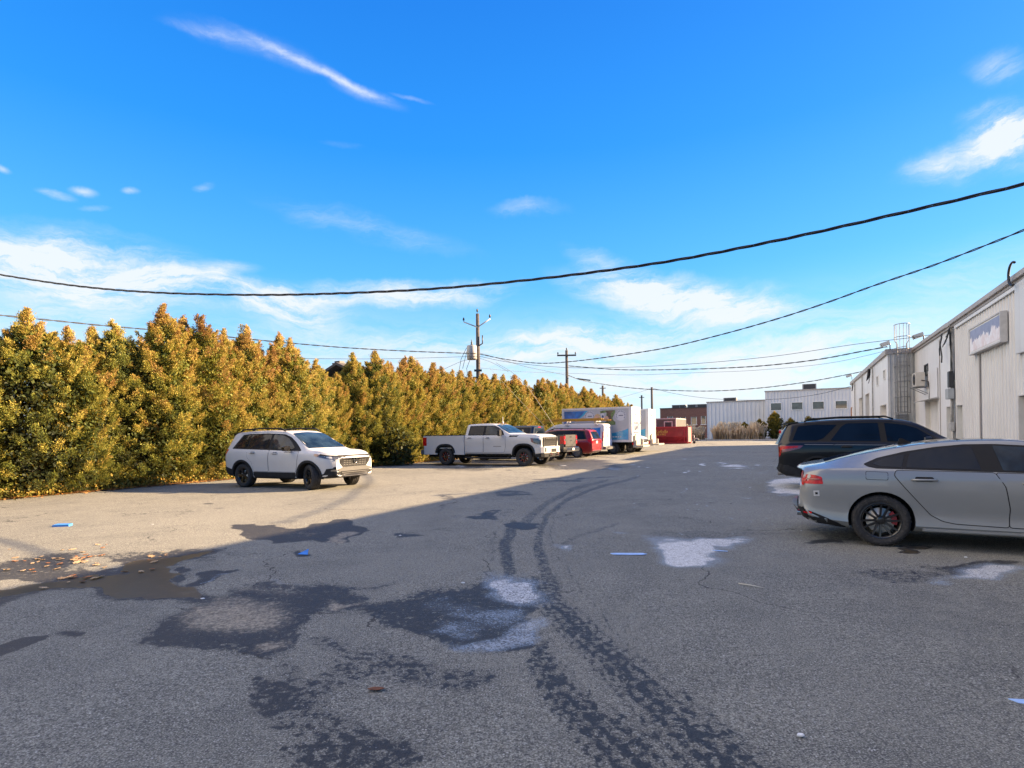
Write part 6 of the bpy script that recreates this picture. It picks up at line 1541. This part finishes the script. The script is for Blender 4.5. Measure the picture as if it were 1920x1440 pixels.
for sg in (-1, 1):
    d = c5.panel('side_glass_surround', [(.42, 1.12), (2.4, 1.10), (3.95, 1.08), (3.70, 1.28), (3.35, 1.46), (3.0, 1.60), (2.4, 1.66), (1.2, 1.665), (.62, 1.62)], 'side', sg, gap_m, off=.004, r=.03)
    c5.panel('cargo_window', [(.52, 1.15), (1.30, 1.14), (1.30, 1.63), (.70, 1.59)], 'side', sg, glass_tint, off=.009, parent=d); c5.panel('rear_side_window', [(1.36, 1.14), (2.40, 1.13), (2.40, 1.63), (1.36, 1.63)], 'side', sg, glass_tint, off=.009, parent=d); c5.panel('front_side_window', [(2.48, 1.13), (3.78, 1.11), (3.60, 1.27), (3.30, 1.44), (2.98, 1.56), (2.48, 1.62)], 'side', sg, glass_tint, off=.009, parent=d)
    c5.panel('tail_lamp', [(.0, .88), (.16, .86), (.34, 1.02), (.30, 1.20), (.0, 1.22)], 'side', sg, red_lamp, off=.01)
    b_ = MB(); b_.tube([(.6, sg * .70, 1.72), (.75, sg * .70, 1.79), (2.6, sg * .70, 1.81), (2.8, sg * .69, 1.75)], .022, 6); b_.build('roof_rail', plast, c5.root)
    c5.panel('rear_lamp', [(sg * .70, .88), (sg * .92, .88), (sg * .92, 1.16), (sg * .78, 1.18)], 'end', -1, red_lamp, off=.01)
    c5.panel('bumper_reflector', [(sg * .66, .50), (sg * .84, .50), (sg * .84, .54), (sg * .66, .54)], 'end', -1, dark_red, off=.02)
c5.door([(1.34, 1.09), (1.42, .40), (2.40, .40), (2.42, 1.08)], (2.16, 2.34, .98), red_p); c5.door([(2.46, .40), (3.60, .40), (3.66, 1.05), (2.46, 1.08)], (2.56, 2.74, .97), red_p)
c5.panel('rear_window', [(-.70, 1.13), (.70, 1.13), (.60, 1.58), (-.60, 1.58)], 'end', -1, glass_tint, off=.008, r=.05)
c5.panel('plate_trim', [(-.40, 1.03), (.40, 1.03), (.40, 1.07), (-.40, 1.07)], 'end', -1, plast, off=.012)
c5.panel('licence_plate', [(-.16, .86), (.16, .86), (.16, 1.01), (-.16, 1.01)], 'end', -1, white_trim, off=.014)
c5.panel('bumper_line', [(-.90, .66), (.90, .66), (.90, .668), (-.90, .668)], 'end', -1, gap_m, off=.006)
c5.panel('lower_valance', [(-.80, .34), (.80, .34), (.84, .43), (-.84, .43)], 'end', -1, plast, off=.01)
c5.panel('windscreen', [(4.05, -.78), (4.05, .78), (3.05, .64), (3.0, 0), (3.05, -.64)], 'top', 1, glass_clear, off=.006, r=.05)
c5.mirror(3.65, 1.13, red_p, y=.96)

# ================================================================== CARGO VANS
blue_g = mat('blue_vinyl', (.01, .13, .42), .3, var=.45, scale=1.2, coat=.5)
cyan_g = mat('cyan_vinyl', (.01, .28, .50), .3, var=.25, scale=1.4, coat=.5)
navy_g = mat('navy_lettering', (.05, .07, .14), .4)
grey_g = mat('grey_lettering', (.35, .36, .38), .4)
CV = dict(L=5.70, W=2.0, axles=(1.25, 4.68), wr=.36, arch=.41, archdz=.0, tuck=.985, sweep_r=(.3, .05), sweep_f=(5.0, .22),
    zb=[(0, .45), (.3, .36), (5.2, .34), (5.7, .42)], zs=[(0, 1.22), (3.9, 1.22), (4.7, 1.16), (5.4, 1.02), (5.7, .86)],
    zt=[(0, 2.0), (.04, 2.06), (.12, 2.10), (.8, 2.13), (3.2, 2.12), (3.6, 2.06), (4.0, 1.84), (4.4, 1.56), (4.75, 1.33), (4.9, 1.27), (5.3, 1.17), (5.6, 1.02), (5.7, .90)],
    w=[(0, .96), (.1, .985), (.4, 1.0), (5.0, 1.0), (5.4, .95), (5.7, .84)], wt=[(0, .80), (.1, .83), (3.2, .83), (4.0, .79), (4.75, .84), (5.7, .72)])
def cargo_van(o, graphics):
    c = Car(o, CV, white_p); c.body(stations(5.70)); wheels(c, 'van', .21, .23, rim_m=silver_m)
    for sg in (-1, 1):
        c.panel('front_side_window', [(3.55, 1.28), (4.50, 1.26), (4.20, 1.52), (3.92, 1.74), (3.60, 1.82)], 'side', sg, glass_tint, off=.008, r=.03)
        c.panel('tail_lamp', [(.0, .95), (.12, .95), (.12, 1.55), (.0, 1.55)], 'side', sg, red_lamp, off=.01)
        c.panel('headlamp', [(5.36, .86), (5.70, .80), (5.70, 1.0), (5.36, 1.06)], 'side', sg, clear_lamp, off=.008)
        c.panel('headlamp_front', [(sg * .60, .80), (sg * .82, .80), (sg * .82, .98), (sg * .60, .98)], 'end', 1, clear_lamp, off=.012)
        c.panel('lower_cladding', [(1.75, .37), (4.20, .37), (4.20, .46), (1.75, .46)], 'side', sg, plast, off=.01)
    c.door([(3.40, 1.25), (3.40, .50), (4.25, .50), (4.42, .80), (4.46, 1.22)], (3.5, 3.7, 1.1), plast)
    for sg in (-1, 1):
        d = c.panel('rear_door', [(sg * .015, .62), (sg * .90, .62), (sg * .86, 1.98), (sg * .015, 2.02)], 'end', -1, white_p, off=.010, r=.03)
        c.panel('door_seal', offset_poly([(sg * .015, .62), (sg * .90, .62), (sg * .86, 1.98), (sg * .015, 2.02)], .012), 'end', -1, gap_m, off=.004, parent=d)
        if graphics:
            c.panel('door_graphic', [(sg * .06, .66), (sg * .84, .66), (sg * .84, 1.02), (sg * .06, 1.10)], 'end', -1, mat('pale_blue_vinyl', (.42, .52, .74), .3), off=.013, parent=d)
            c.panel('roof_mark', [(sg * .12, 1.80), (sg * .62, 1.80), (sg * .36, 1.90)], 'end', -1, navy_g, off=.014, parent=d)
    c.panel('door_handle', [(.03, 1.20), (.09, 1.20), (.09, 1.42), (.03, 1.42)], 'end', -1, plast, off=.03)
    b_ = MB(); b_.prism([(-.12, .40), (-.14, .56), (-.02, .60), (.1, .60), (.1, .40)], 'y', -.95, .95); b_.build('rear_bumper', silver_m, o, bevel=.02)
    c.panel('windscreen', [(4.68, -.80), (4.68, .80), (3.72, .70), (3.66, 0), (3.72, -.70)], 'top', 1, glass_tint, off=.006, r=.05)
    c.panel('grille', [(-.52, .74), (.52, .74), (.52, 1.0), (-.52, 1.0)], 'end', 1, gap_m, off=.012)
    for z in (.80, .88, .95): c.panel('grille_bar', [(-.50, z), (.50, z), (.50, z + .02), (-.50, z + .02)], 'end', 1, chrome, off=.02)
    c.panel('front_bumper', [(-.80, .44), (.80, .44), (.84, .64), (-.84, .64)], 'end', 1, silver_m, off=.02)
    c.mirror(4.3, 1.36, plast, y=.97, h=.26)
    return c
v1 = place('cargo_van', 'white and pale blue work van with a yellow ladder on its roof rack', 'van', 6.42, 37.35, 152.8)
cv1 = cargo_van(v1, True)
cv1.both('side_graphic', [(.25, .80), (1.9, .60), (3.2, .60), (2.4, 1.15), (1.2, 1.75), (.25, 1.85)], blue_g, off=.009)
b_ = MB()
for xx in (.55, 2.6):
    b_.tube([(xx, -.86, 2.02), (xx, -.86, 2.26), (xx, .86, 2.26), (xx, .86, 2.02)], .028, 6)
    for yy in (-.86, .86): b_.box(xx - .12, xx + .12, yy - .05, yy + .05, 2.0, 2.07)
b_.build('roof_rack', white_trim, v1)
ylw = mat('yellow_fibreglass', (.42, .24, .025), .5, var=.12, scale=4)
lad = place('extension_ladder', 'long yellow ladder lying on the work van roof rack', 'ladder', *(v1.matrix_basis @ Vector((-.3, .35, 0))).xy, 152.8); lad.location.z = 2.29
b_ = MB()
for yy in (0, .42): b_.box(0, 4.6, yy - .02, yy + .02, .0, .09); b_.box(.5, 5.0, yy - .015 + .02, yy + .03 + .02, .10, .18)
b_.build('rail', ylw, lad, bevel=.004)
b_ = MB()
for i in range(15): b_ = MB(); b_.tube([(.2 + i * .3, 0, .05), (.2 + i * .3, .42, .05)], .015, 5); b_.build('rung', silver_m, lad)
v2p = street(41.1, -9.95)
v2 = place('cargo_van', 'white van facing the lane between the two box trucks', 'van', 0, 0, -27.2)
v2.location = v2p - Vector((CA, -SA, 0)) * 5.70
cargo_van(v2, False)

# ================================================================== BOX TRUCKS
alu = mat('box_aluminium', (.52, .52, .53), .45, .15, var=.06, scale=1.5)
box_w = mat('box_side_panel', (.34, .35, .38), .4, var=.05, scale=1.2, dirt=((.36, .35, .33), .6, .3))
bumper_cream = mat('liftgate_paint', (.36, .33, .28), .5, var=.1, scale=4)
def disc(cx, cz, r, n=28): return [(cx + r * math.cos(2 * math.pi * i / n), cz + r * math.sin(2 * math.pi * i / n)) for i in range(n)]
def decal(o, name, poly, y, m, d=.003):
    b_ = MB(); a, b2 = sorted((y, y + d)); b_.prism(poly, 'y', a, b2); return b_.build(name, m, o)
def box_truck(o, full):
    Lb = 5.0; H0, H1 = .86, 3.22; w = 1.15
    b_ = MB(); b_.box(.0, Lb, -w, w, H0, H1); cb = b_.build('cargo_box', box_w, o, bevel=.01)
    b_ = MB()
    for y in (-w, w):
        b_.box(-.03, Lb + .02, y - .02, y + .02, H1 - .09, H1 + .03); b_.box(-.03, Lb + .02, y - .02, y + .02, H0 - .03, H0 + .12)
        b_.box(-.035, .16, y - .03, y + .03, H0 + .1, H1 - .08); b_.box(Lb - .1, Lb + .03, y - .03, y + .03, H0 + .1, H1 - .08)
    b_.box(-.045, .0, -w - .02, w + .02, H1 - .22, H1 + .03); b_.box(-.045, .0, -w - .02, -w + .12, H0, H1 - .22); b_.box(-.045, .0, w - .12, w + .02, H0, H1 - .22)
    b_.build('box_frame', alu, o, bevel=.006)
    b_ = MB()
    for i in range(7): b_.box(-.02, -.005, -w + .125, w - .125, H0 + .05 + i * .30, H0 + .05 + i * .30 + .292)
    rdr = b_.build('roll_up_door', white_trim, o)
    b_ = MB(); b_.box(-.06, -.02, .15, .32, H0 + .28, H0 + .50); b_.build('door_latch', plast, rdr)
    y = w + .001                                                  # graphics on the side seen from the lane
    g_ = lambda n, P, m_, d=.004: decal(o, n, P, y, m_, d)
    Z0, Z1 = H0 + .14, H1 - .13
    g_('swoosh_graphic', [(4.85, 2.18), (4.85, Z1 - .05), (3.25, Z1 - .05), (3.55, 2.72), (4.0, 2.42), (4.4, 2.26)], blue_g)
    g_('swoosh_graphic', [(3.25, Z1 - .05), (3.05, Z1 - .05), (3.40, 2.72), (3.9, 2.34), (4.4, 2.18), (4.4, 2.26), (4.0, 2.42), (3.55, 2.72)], cyan_g)
    g_('swoosh_graphic', [(.20, Z0), (2.9, Z0), (2.9, 1.42), (2.2, 1.42), (1.3, 1.46), (.6, 1.62), (.20, 1.76)], cyan_g)
    gd = mat('dial_face', (.46, .47, .51), .4, var=.05, scale=3)
    grn = mat('foliage_print', (.10, .15, .05), .4, var=.6, scale=5); trk = mat('trunk_print', (.10, .065, .045), .4, var=.5, scale=5)
    g_('tree_graphic', [(1.10, 2.02), (2.35, 2.06), (2.2, 2.20), (1.75, 2.26), (1.72, 2.9), (2.15, 2.84), (2.2, 2.98), (1.9, 3.04), (1.10, 3.04), (1.10, 2.9), (1.3, 2.5), (1.2, 2.3), (1.10, 2.24)], grn)
    g_('trunk_graphic', [(1.25, 2.30), (1.75, 2.24), (1.62, 2.7), (1.80, 3.02), (1.20, 3.02), (1.42, 2.8), (1.38, 2.5)], trk, .0055)
    for cx in (.72, 2.95):
        f_ = g_('dial_graphic', disc(cx, 2.66, .37), gd, .007)
        b_ = MB()
        for a in range(-30, 215, 22):
            ca, sa = math.cos(R(a)), math.sin(R(a)); b_.box(cx + .30 * ca - .028, cx + .30 * ca + .028, y + .0075, y + .009, 2.66 + .30 * sa - .032, 2.66 + .30 * sa + .032)
        b_.box(cx - .18, cx + .14, y + .0075, y + .009, 2.635, 2.69); b_.build('dial_marks', navy_g, f_)
    skin_m = mat('printed_skin', (.50, .30, .22), .4, var=.15, scale=6); blond = mat('printed_hair', (.48, .34, .18), .4, var=.3, scale=12)
    g_('portrait_graphic', [(2.62, 2.10), (2.66, 2.5), (2.55, 2.74), (2.38, 2.83), (2.2, 2.76), (2.12, 2.55), (2.10, 2.3), (2.16, 2.10)], blond, .008)
    g_('portrait_graphic', disc(2.41, 2.55, .155), skin_m, .010); g_('portrait_graphic', disc(1.74, 2.48, .17), skin_m, .010)
    g_('portrait_graphic', [(1.88, 2.42), (2.10, 2.40), (2.12, 2.80), (1.98, 2.86), (1.86, 2.72)], gd, .009); g_('portrait_graphic', [(1.92, 2.52), (2.06, 2.56), (2.04, 2.72), (1.93, 2.68)], navy_g, .011)
    b_ = MB(); rr = random.Random(2)
    for zz, x0, x1 in ((1.98, .5, 2.6), (1.86, 1.1, 1.9), (1.66, .8, 2.4)):
        x = x0
        while x < x1: l_ = rr.uniform(.05, .16); b_.box(x, x + l_, y, y + .004, zz, zz + .045); x += l_ + .05
    b_.build('side_lettering', grey_g, o)
    b_ = MB(); x = .7
    while x < 2.3: l_ = rr.uniform(.06, .16); b_.box(x, x + l_, y + .004, y + .008, 1.16, 1.24); x += l_ + .05
    b_.build('strip_lettering', white_trim, o)
    b_ = MB()                                                     # marks on the roll-up door
    b_.prism([(-.35, 2.72), (.35, 2.72), (.0, 2.84)], 'x', -.026, -.021)
    b_.build('door_mark', navy_g, rdr)
    if full:
        b_ = MB()
        for zz, hgt in ((2.02, .22), (1.66, .32), (1.40, .14)):
            yy = -.75
            while yy < .55: l_ = rr.uniform(.07, .15); b_.box(-.026, -.021, yy, yy + l_, zz, zz + hgt); yy += l_ + .07
        b_.build('door_lettering', navy_g, rdr)
        b_ = MB(); b_.prism([(-.95, 1.3), (-.60, 2.2), (-.70, 2.5), (-.95, 2.5)], 'x', -.025, -.021); b_.build('door_graphic', mat('pale_cyan_vinyl', (.35, .62, .72), .35), rdr)
    # lift gate, frame, wheels, cab
    b_ = MB(); b_.box(-.16, -.05, -.75, .75, .62, 1.28); b_.box(-.75, -.06, -.95, .95, .50, .60); b_.box(-.30, -.06, -.98, -.80, .45, .95); b_.box(-.30, -.06, .80, .98, .45, .95); b_.build('lift_gate', bumper_cream, o, bevel=.015)
    b_ = MB(); b_.box(.0, 6.6, -.45, -.33, .62, .80); b_.box(.0, 6.6, .33, .45, .62, .80); b_.box(2.55, 2.68, .70, .95, .30, .84); b_.box(.1, .25, .5, 1.0, .42, .8); b_.box(2.7, 3.6, .55, 1.02, .34, .74)
    b_.build('chassis', well_m, o)
    b_ = MB(); b_.box(2.42, 2.60, .98, 1.02, .33, .86); b_.tube([(2.5, 1.0, .36), (3.1, 1.0, .36), (3.25, 1.0, .30)], .03, 6); b_.build('side_guard', white_trim, o)
    for sg in (-1, 1): b_ = MB(); b_.box(-.10, -.05, min(sg * .98, sg * 1.14), max(sg * .98, sg * 1.14), .64, .80); b_.build('tail_lamp', red_lamp, o, bevel=.008)
    sp = dict(L=2.2, W=2.0, axles=(1.35,), wr=.40, arch=.45, archdz=.0, sweep_r=(-1, 0), sweep_f=(1.5, .25), zb=[(0, .5), (2.2, .5)], zs=[(0, 1.3), (1.2, 1.25), (2.2, .95)],
        zt=[(0, 2.05), (.1, 2.1), (.5, 2.08), (.9, 1.85), (1.3, 1.45), (1.5, 1.35), (2.0, 1.2), (2.2, 1.0)], w=[(0, .98), (1.6, .98), (2.0, .92), (2.2, .8)], wt=[(0, .8), (.9, .76), (1.4, .82), (2.2, .7)])
    e = bpy.data.objects.new('cab', None); COL.objects.link(e); e.parent = o; e.location = (5.05, 0, 0)
    cc = Car(e, sp, white_p); cc.body([0, .03, .1] + [.2 + .1 * i for i in range(18)] + [2.0, 2.1, 2.16, 2.2], name='cab_shell')
    cc.both('side_window', [(.15, 1.36), (1.05, 1.33), (.85, 1.62), (.55, 1.86), (.15, 1.9)], glass_tint, off=.008)
    cc.panel('windscreen', [(1.30, -.74), (1.30, .74), (.62, .66), (.62, -.66)], 'top', 1, glass_tint, off=.008)
    for sg in (-1, 1): make_wheel(.40, .24, .22, 'van', e, 1.35, sg * .97, 0, silver_m); cc.panel('headlamp', [(sg * .6, .85), (sg * .8, .85), (sg * .8, .98), (sg * .6, .98)], 'end', 1, clear_lamp, off=.01)
    for sg in (-1, 1):
        make_wheel(.40, .24, .22, 'van', o, 1.35, sg * 1.08, 0, silver_m); make_wheel(.40, .22, .22, 'dark', o, 1.35, sg * .82, 0)
tk1 = place('box_truck', 'nearer grey box truck with blue swoosh and dial graphics on its side', 'truck', 8.62, 39.02, 152.8)
box_truck(tk1, True)
tk2 = place('box_truck', 'second box truck with matching dial graphics beyond the white van', 'truck', 10.80, 43.30, 152.8)
box_truck(tk2, False)

# ================================================================== RED ROLL-OFF CONTAINER
rc = thing('waste_container', 'red roll-off waste container with yellow script lettering', 'container', street(67.2, -14.7), RZ)
bred = mat('container_red', (.36, .012, .018), .45, var=.25, scale=1.0, coat=.2, dirt=((.13, .03, .02), .58, .5))
red2 = mat('container_edge_red', (.50, .02, .03), .45, var=.15)
hl = 3.05; b_ = MB()
b_.prism([(0.25, .18), (2.25, .18), (2.45, .85), (2.45, 1.95), (2.38, 1.95), (2.38, .9), (2.2, .26), (.3, .26), (.08, .9), (.08, 1.95), (.0, 1.95), (.0, .85)], 'x', -hl, hl)
b_.box(-hl, -hl + .05, .09, 2.37, .27, 1.94)
b_.build('body', bred, rc)
b_ = MB(); b_.box(-hl, hl + .02, -.05, .10, 1.92, 2.03); b_.box(-hl, hl + .02, 2.37, 2.50, 1.92, 2.03); b_.box(-hl, hl + .04, .22, .40, .02, .18); b_.box(-hl, hl + .04, 2.1, 2.28, .02, .18)
for xx in (hl - .02, hl - .28): b_.box(xx - .035, xx + .035, -.07, .03, .12, 1.92)
b_.tube([(hl - .42, -.03, 1.85), (hl - .42, -.03, .82), (hl - 1.15, -.05, .22), (hl - 1.15, -.05, .08)], .035, 5); b_.tube([(hl - 1.0, -.06, .25), (hl - .1, -.06, .25)], .035, 5)
b_.build('frame', red2, rc)
b_ = MB(); b_.box(hl, hl + .07, .02, 2.42, .2, 1.95); b_.box(hl + .07, hl + .12, .0, .12, .2, 2.0); b_.box(hl + .07, hl + .12, 2.3, 2.42, .2, 2.0); b_.build('end_gate', mat('container_gate', (.36, .16, .15), .5, var=.2), rc)
yel = mat('yellow_lettering', (.75, .38, .06), .5)
MT = lambda x, z: Matrix.Translation((x, -.012, z)) @ Matrix.Rotation(R(90), 4, 'X')
text_mesh('script_lettering', 'A. Lafolla', .56, yel, rc, MT(-.25, 1.45), shear=.35, extrude=.004)
text_mesh('phone_lettering', '514-648-6992', .34, yel, rc, MT(-.35, 1.10), extrude=.004)
# enclosed trailer behind it
et = thing('enclosed_trailer', 'dark grey enclosed trailer with white framed door behind the red container', 'trailer', street(71.2, -14.9), RZ)
dkp = mat('trailer_panel', (.075, .072, .068), .5, var=.2, scale=1.5); trimw = mat('trailer_trim', (.40, .39, .38), .4)
gp = mat('trailer_side', (.075, .073, .068), .5, var=.15, scale=2)
b_ = MB(); b_.box(-1.22, 1.20, .02, .06, .45, 3.0); b_.build('front_panel', dkp, et)
b_ = MB(); b_.box(1.20, 1.24, .06, 6.6, .45, 3.0); b_.box(-1.24, -1.20, .06, 6.6, .45, 3.0); b_.box(-1.2, 1.2, 6.56, 6.6, .45, 3.0); b_.build('side_panel', gp, et)
b_ = MB(); b_.box(-1.27, 1.27, -.02, 6.65, 3.0, 3.12); b_.box(1.14, 1.27, -.03, .10, .4, 2.999); b_.box(-1.27, -1.14, -.03, .1, .4, 2.999); b_.box(1.20, 1.27, 6.5, 6.65, .4, 2.999); b_.box(-1.27, 1.27, -.02, 6.6, .32, .44); b_.build('trim_frame', trimw, et)
b_ = MB(); b_.box(-.12, .70, -.01, .02, .6, 2.62); dd = b_.build('door', mat('trailer_door', (.02, .025, .035), .3), et)
b_ = MB(); b_.box(-.24, -.12, -.03, .02, .55, 2.74); b_.box(.70, .82, -.03, .02, .55, 2.74); b_.box(-.12, .70, -.03, .02, 2.62, 2.74); b_.build('door_frame', trimw, dd)
b_ = MB(); b_.lathe([(.02, -.1), (.3, -.1), (.33, 0), (.3, .1), (.02, .1)], 'x', (1.15, 3.6, .33), 18); b_.build('wheel', rubber, et)
tj = thing('trailer_jack', 'small white cranked trailer jack standing right of the red container', 'jack', street(68.0, -11.0), RZ)
b_ = MB(); b_.tube([(0, 0, .05), (0, 0, .95), (-.18, 0, 1.02)], .05, 6); b_.tube([(.0, 0, .62), (.42, 0, .55), (.5, 0, .45)], .06, 6); b_.build('post', trimw, tj)
b_ = MB(); b_.lathe([(.02, -.05), (.16, -.05), (.16, .05), (.02, .05)], 'y', (0, 0, .16), 14); b_.build('wheel', rubber, tj)

# ================================================================== LITTER
blue_w = mat('blue_cardboard', (.04, .22, .62), .7, var=.15, scale=9); blue_l = mat('pale_blue_card', (.34, .50, .78), .7, var=.12, scale=9)
paper = mat('scrap_paper', (.72, .72, .70), .8, var=.1)
def litter(name, cat, label, x, y, ang, poly, th, m, tilt=0):
    o = thing(name, label, cat, (x, y, .006), R(ang)); b_ = MB(); b_.prism(poly, 'z', 0, th); b_.xf(Matrix.Rotation(R(tilt), 4, 'X')); ch = b_.build('sheet', m, o); return o
def litter1(name, cat, label, x, y, ang, poly, th, m, tilt=0, z=.006):
    b_ = MB(); b_.prism(poly, 'z', 0, th); b_.xf(Matrix.Rotation(R(tilt), 4, 'X')); o = b_.build(name, m); o.location = (x, y, z); o.rotation_euler = (0, 0, R(ang)); return tag(o, label, cat)
litter1('cardboard_piece', 'cardboard', 'bright blue folded card lying in the sun at the far left', -8.20, 10.19, 4, [(-.14, -.06), (.13, -.04), (.14, .05), (-.12, .06)], .035, blue_w, 6)
litter1('cardboard_piece', 'cardboard', 'small blue triangular scrap standing in a dark wet ring', -2.79, 7.43, 10, [(-.07, -.03), (.06, -.05), (.055, .06)], .006, blue_w, 32, z=.03)
litter1('cardboard_piece', 'cardboard', 'long pale blue strip beside the white salt patch', 1.45, 7.12, -4, [(-.22, .03), (-.18, -.04), (.05, -.05), (.19, -.045), (.24, .0), (.21, .01), (.20, .045), (-.16, .05)], .008, blue_l)
litter1('paper_scrap', 'paper', 'small pale scrap at the right edge of the white salt patch', 2.66, 7.24, -14, [(-.09, .0), (-.05, .02), (.0, .015), (.10, -.01), (.09, -.03), (.0, -.02)], .004, blue_l)
litter1('paper_scrap', 'paper', 'pale blue scrap cut off by the right edge of the frame', 2.86, 3.16, -20, [(-.06, .02), (.08, .05), (.08, -.03), (-.03, -.02)], .004, blue_l)
o = thing('thin_stick', 'thin grey stick lying on the asphalt right of centre', 'stick', (2.36, 5.58, .012), 0)
b_ = MB(); b_.tube([(-.09, .09, 0), (0, .0, .004), (.09, -.09, 0)], [.005, .006, .004], 6); b_.build('twig', mat('stick_grey', (.42, .40, .34), .8), o)
b_ = MB(); b_.prism([(-.055, 0), (-.02, .022), (.03, .018), (.05, 0), (.02, -.02), (-.03, -.018)], 'z', 0, .004); o = b_.build('fallen_leaf', mat('rust_leaf', (.14, .05, .02), .8, var=.3, scale=30)); o.location = (-.86, 3.45, .008); tag(o, 'single rust brown leaf on dark asphalt near the bottom centre', 'leaf')
leaf_cols = [mat('pale_leaf', (.40, .28, .16), .8, var=.25, scale=30), mat('orange_leaf', (.28, .11, .035), .8, var=.3, scale=30), mat('tan_leaf', (.28, .19, .10), .8, var=.3, scale=30)]
rl = random.Random(12); pm_ = []
for m_ in leaf_cols:
    b_ = MB(); P = [(math.cos(a) * (.05 + .012 * rl.random()) * (1 if k_ % 2 else .72), math.sin(a) * (.034 + .01 * rl.random()) * (1 if k_ % 2 else .72)) for k_, a in enumerate([i * math.pi / 7 for i in range(14)])]
    b_.prism(P, 'z', 0, .004); o = b_.build('fallen_leaf', m_); pm_.append(o)
def on_ground(u, v):  # image pixel (u, v) projected onto the level ground
    dx, dy = u - 960, v - 812; tx = dx * math.cos(TH) - dy * math.sin(TH); ty = dx * math.sin(TH) + dy * math.cos(TH); Y = FP * 1.57 / ty; return tx * Y / FP, Y
spots = []
for _ in range(46): u = rl.uniform(10, 200); spots.append((u, rl.gauss(1062 - u * .06, 14)))
for _ in range(16): u = rl.uniform(80, 300); spots.append((u, 1096 - (u - 80) * .13 + rl.gauss(0, 4)))
for _ in range(7): u = rl.uniform(270, 330); spots.append((u, rl.gauss(1048, 5)))
for i, (u, v) in enumerate(spots):
    x, y = on_ground(u, v); s_ = pm_[i % 3]
    o = s_ if i < 3 else s_.copy()
    if i >= 3: COL.objects.link(o)
    o.location = (x, y, .010 + .004 * rl.random()); o.rotation_euler = (R(rl.uniform(-12, 12)), R(rl.uniform(-12, 12)), rl.uniform(0, 6.28)); k_ = rl.uniform(.35, 1.0); o.scale = (k_, k_, 1)
    cn = ('pale', 'orange', 'tan')[i % 3]; tag(o, cn + ' fallen leaf scattered over the wet patch at the left', 'leaf', cn + ' leaves on the wet patch at the left')
for u, v, lb in ((1500, 1381, 'white pebble near the bottom right of the lot'), (1810, 1046, 'pale pebble beside the chalky patch under the grey car'), (868, 1094, 'pale chip left of the bluish residue'), (750, 1005, 'pale scrap beside a small dark stain'), (380, 1124, 'pale bark chip on the wet edge'), (286, 984, 'crumpled white scrap on the sunlit asphalt')):
    x, y = on_ground(u, v); b_ = MB(); b_.prism([(-.020, -.006), (-.006, .013), (.018, .010), (.022, -.007), (.003, -.014)], 'z', 0, .010); o = b_.build('pebble', paper, bevel=.003); o.location = (x, y, .004); tag(o, lb, 'pebble')
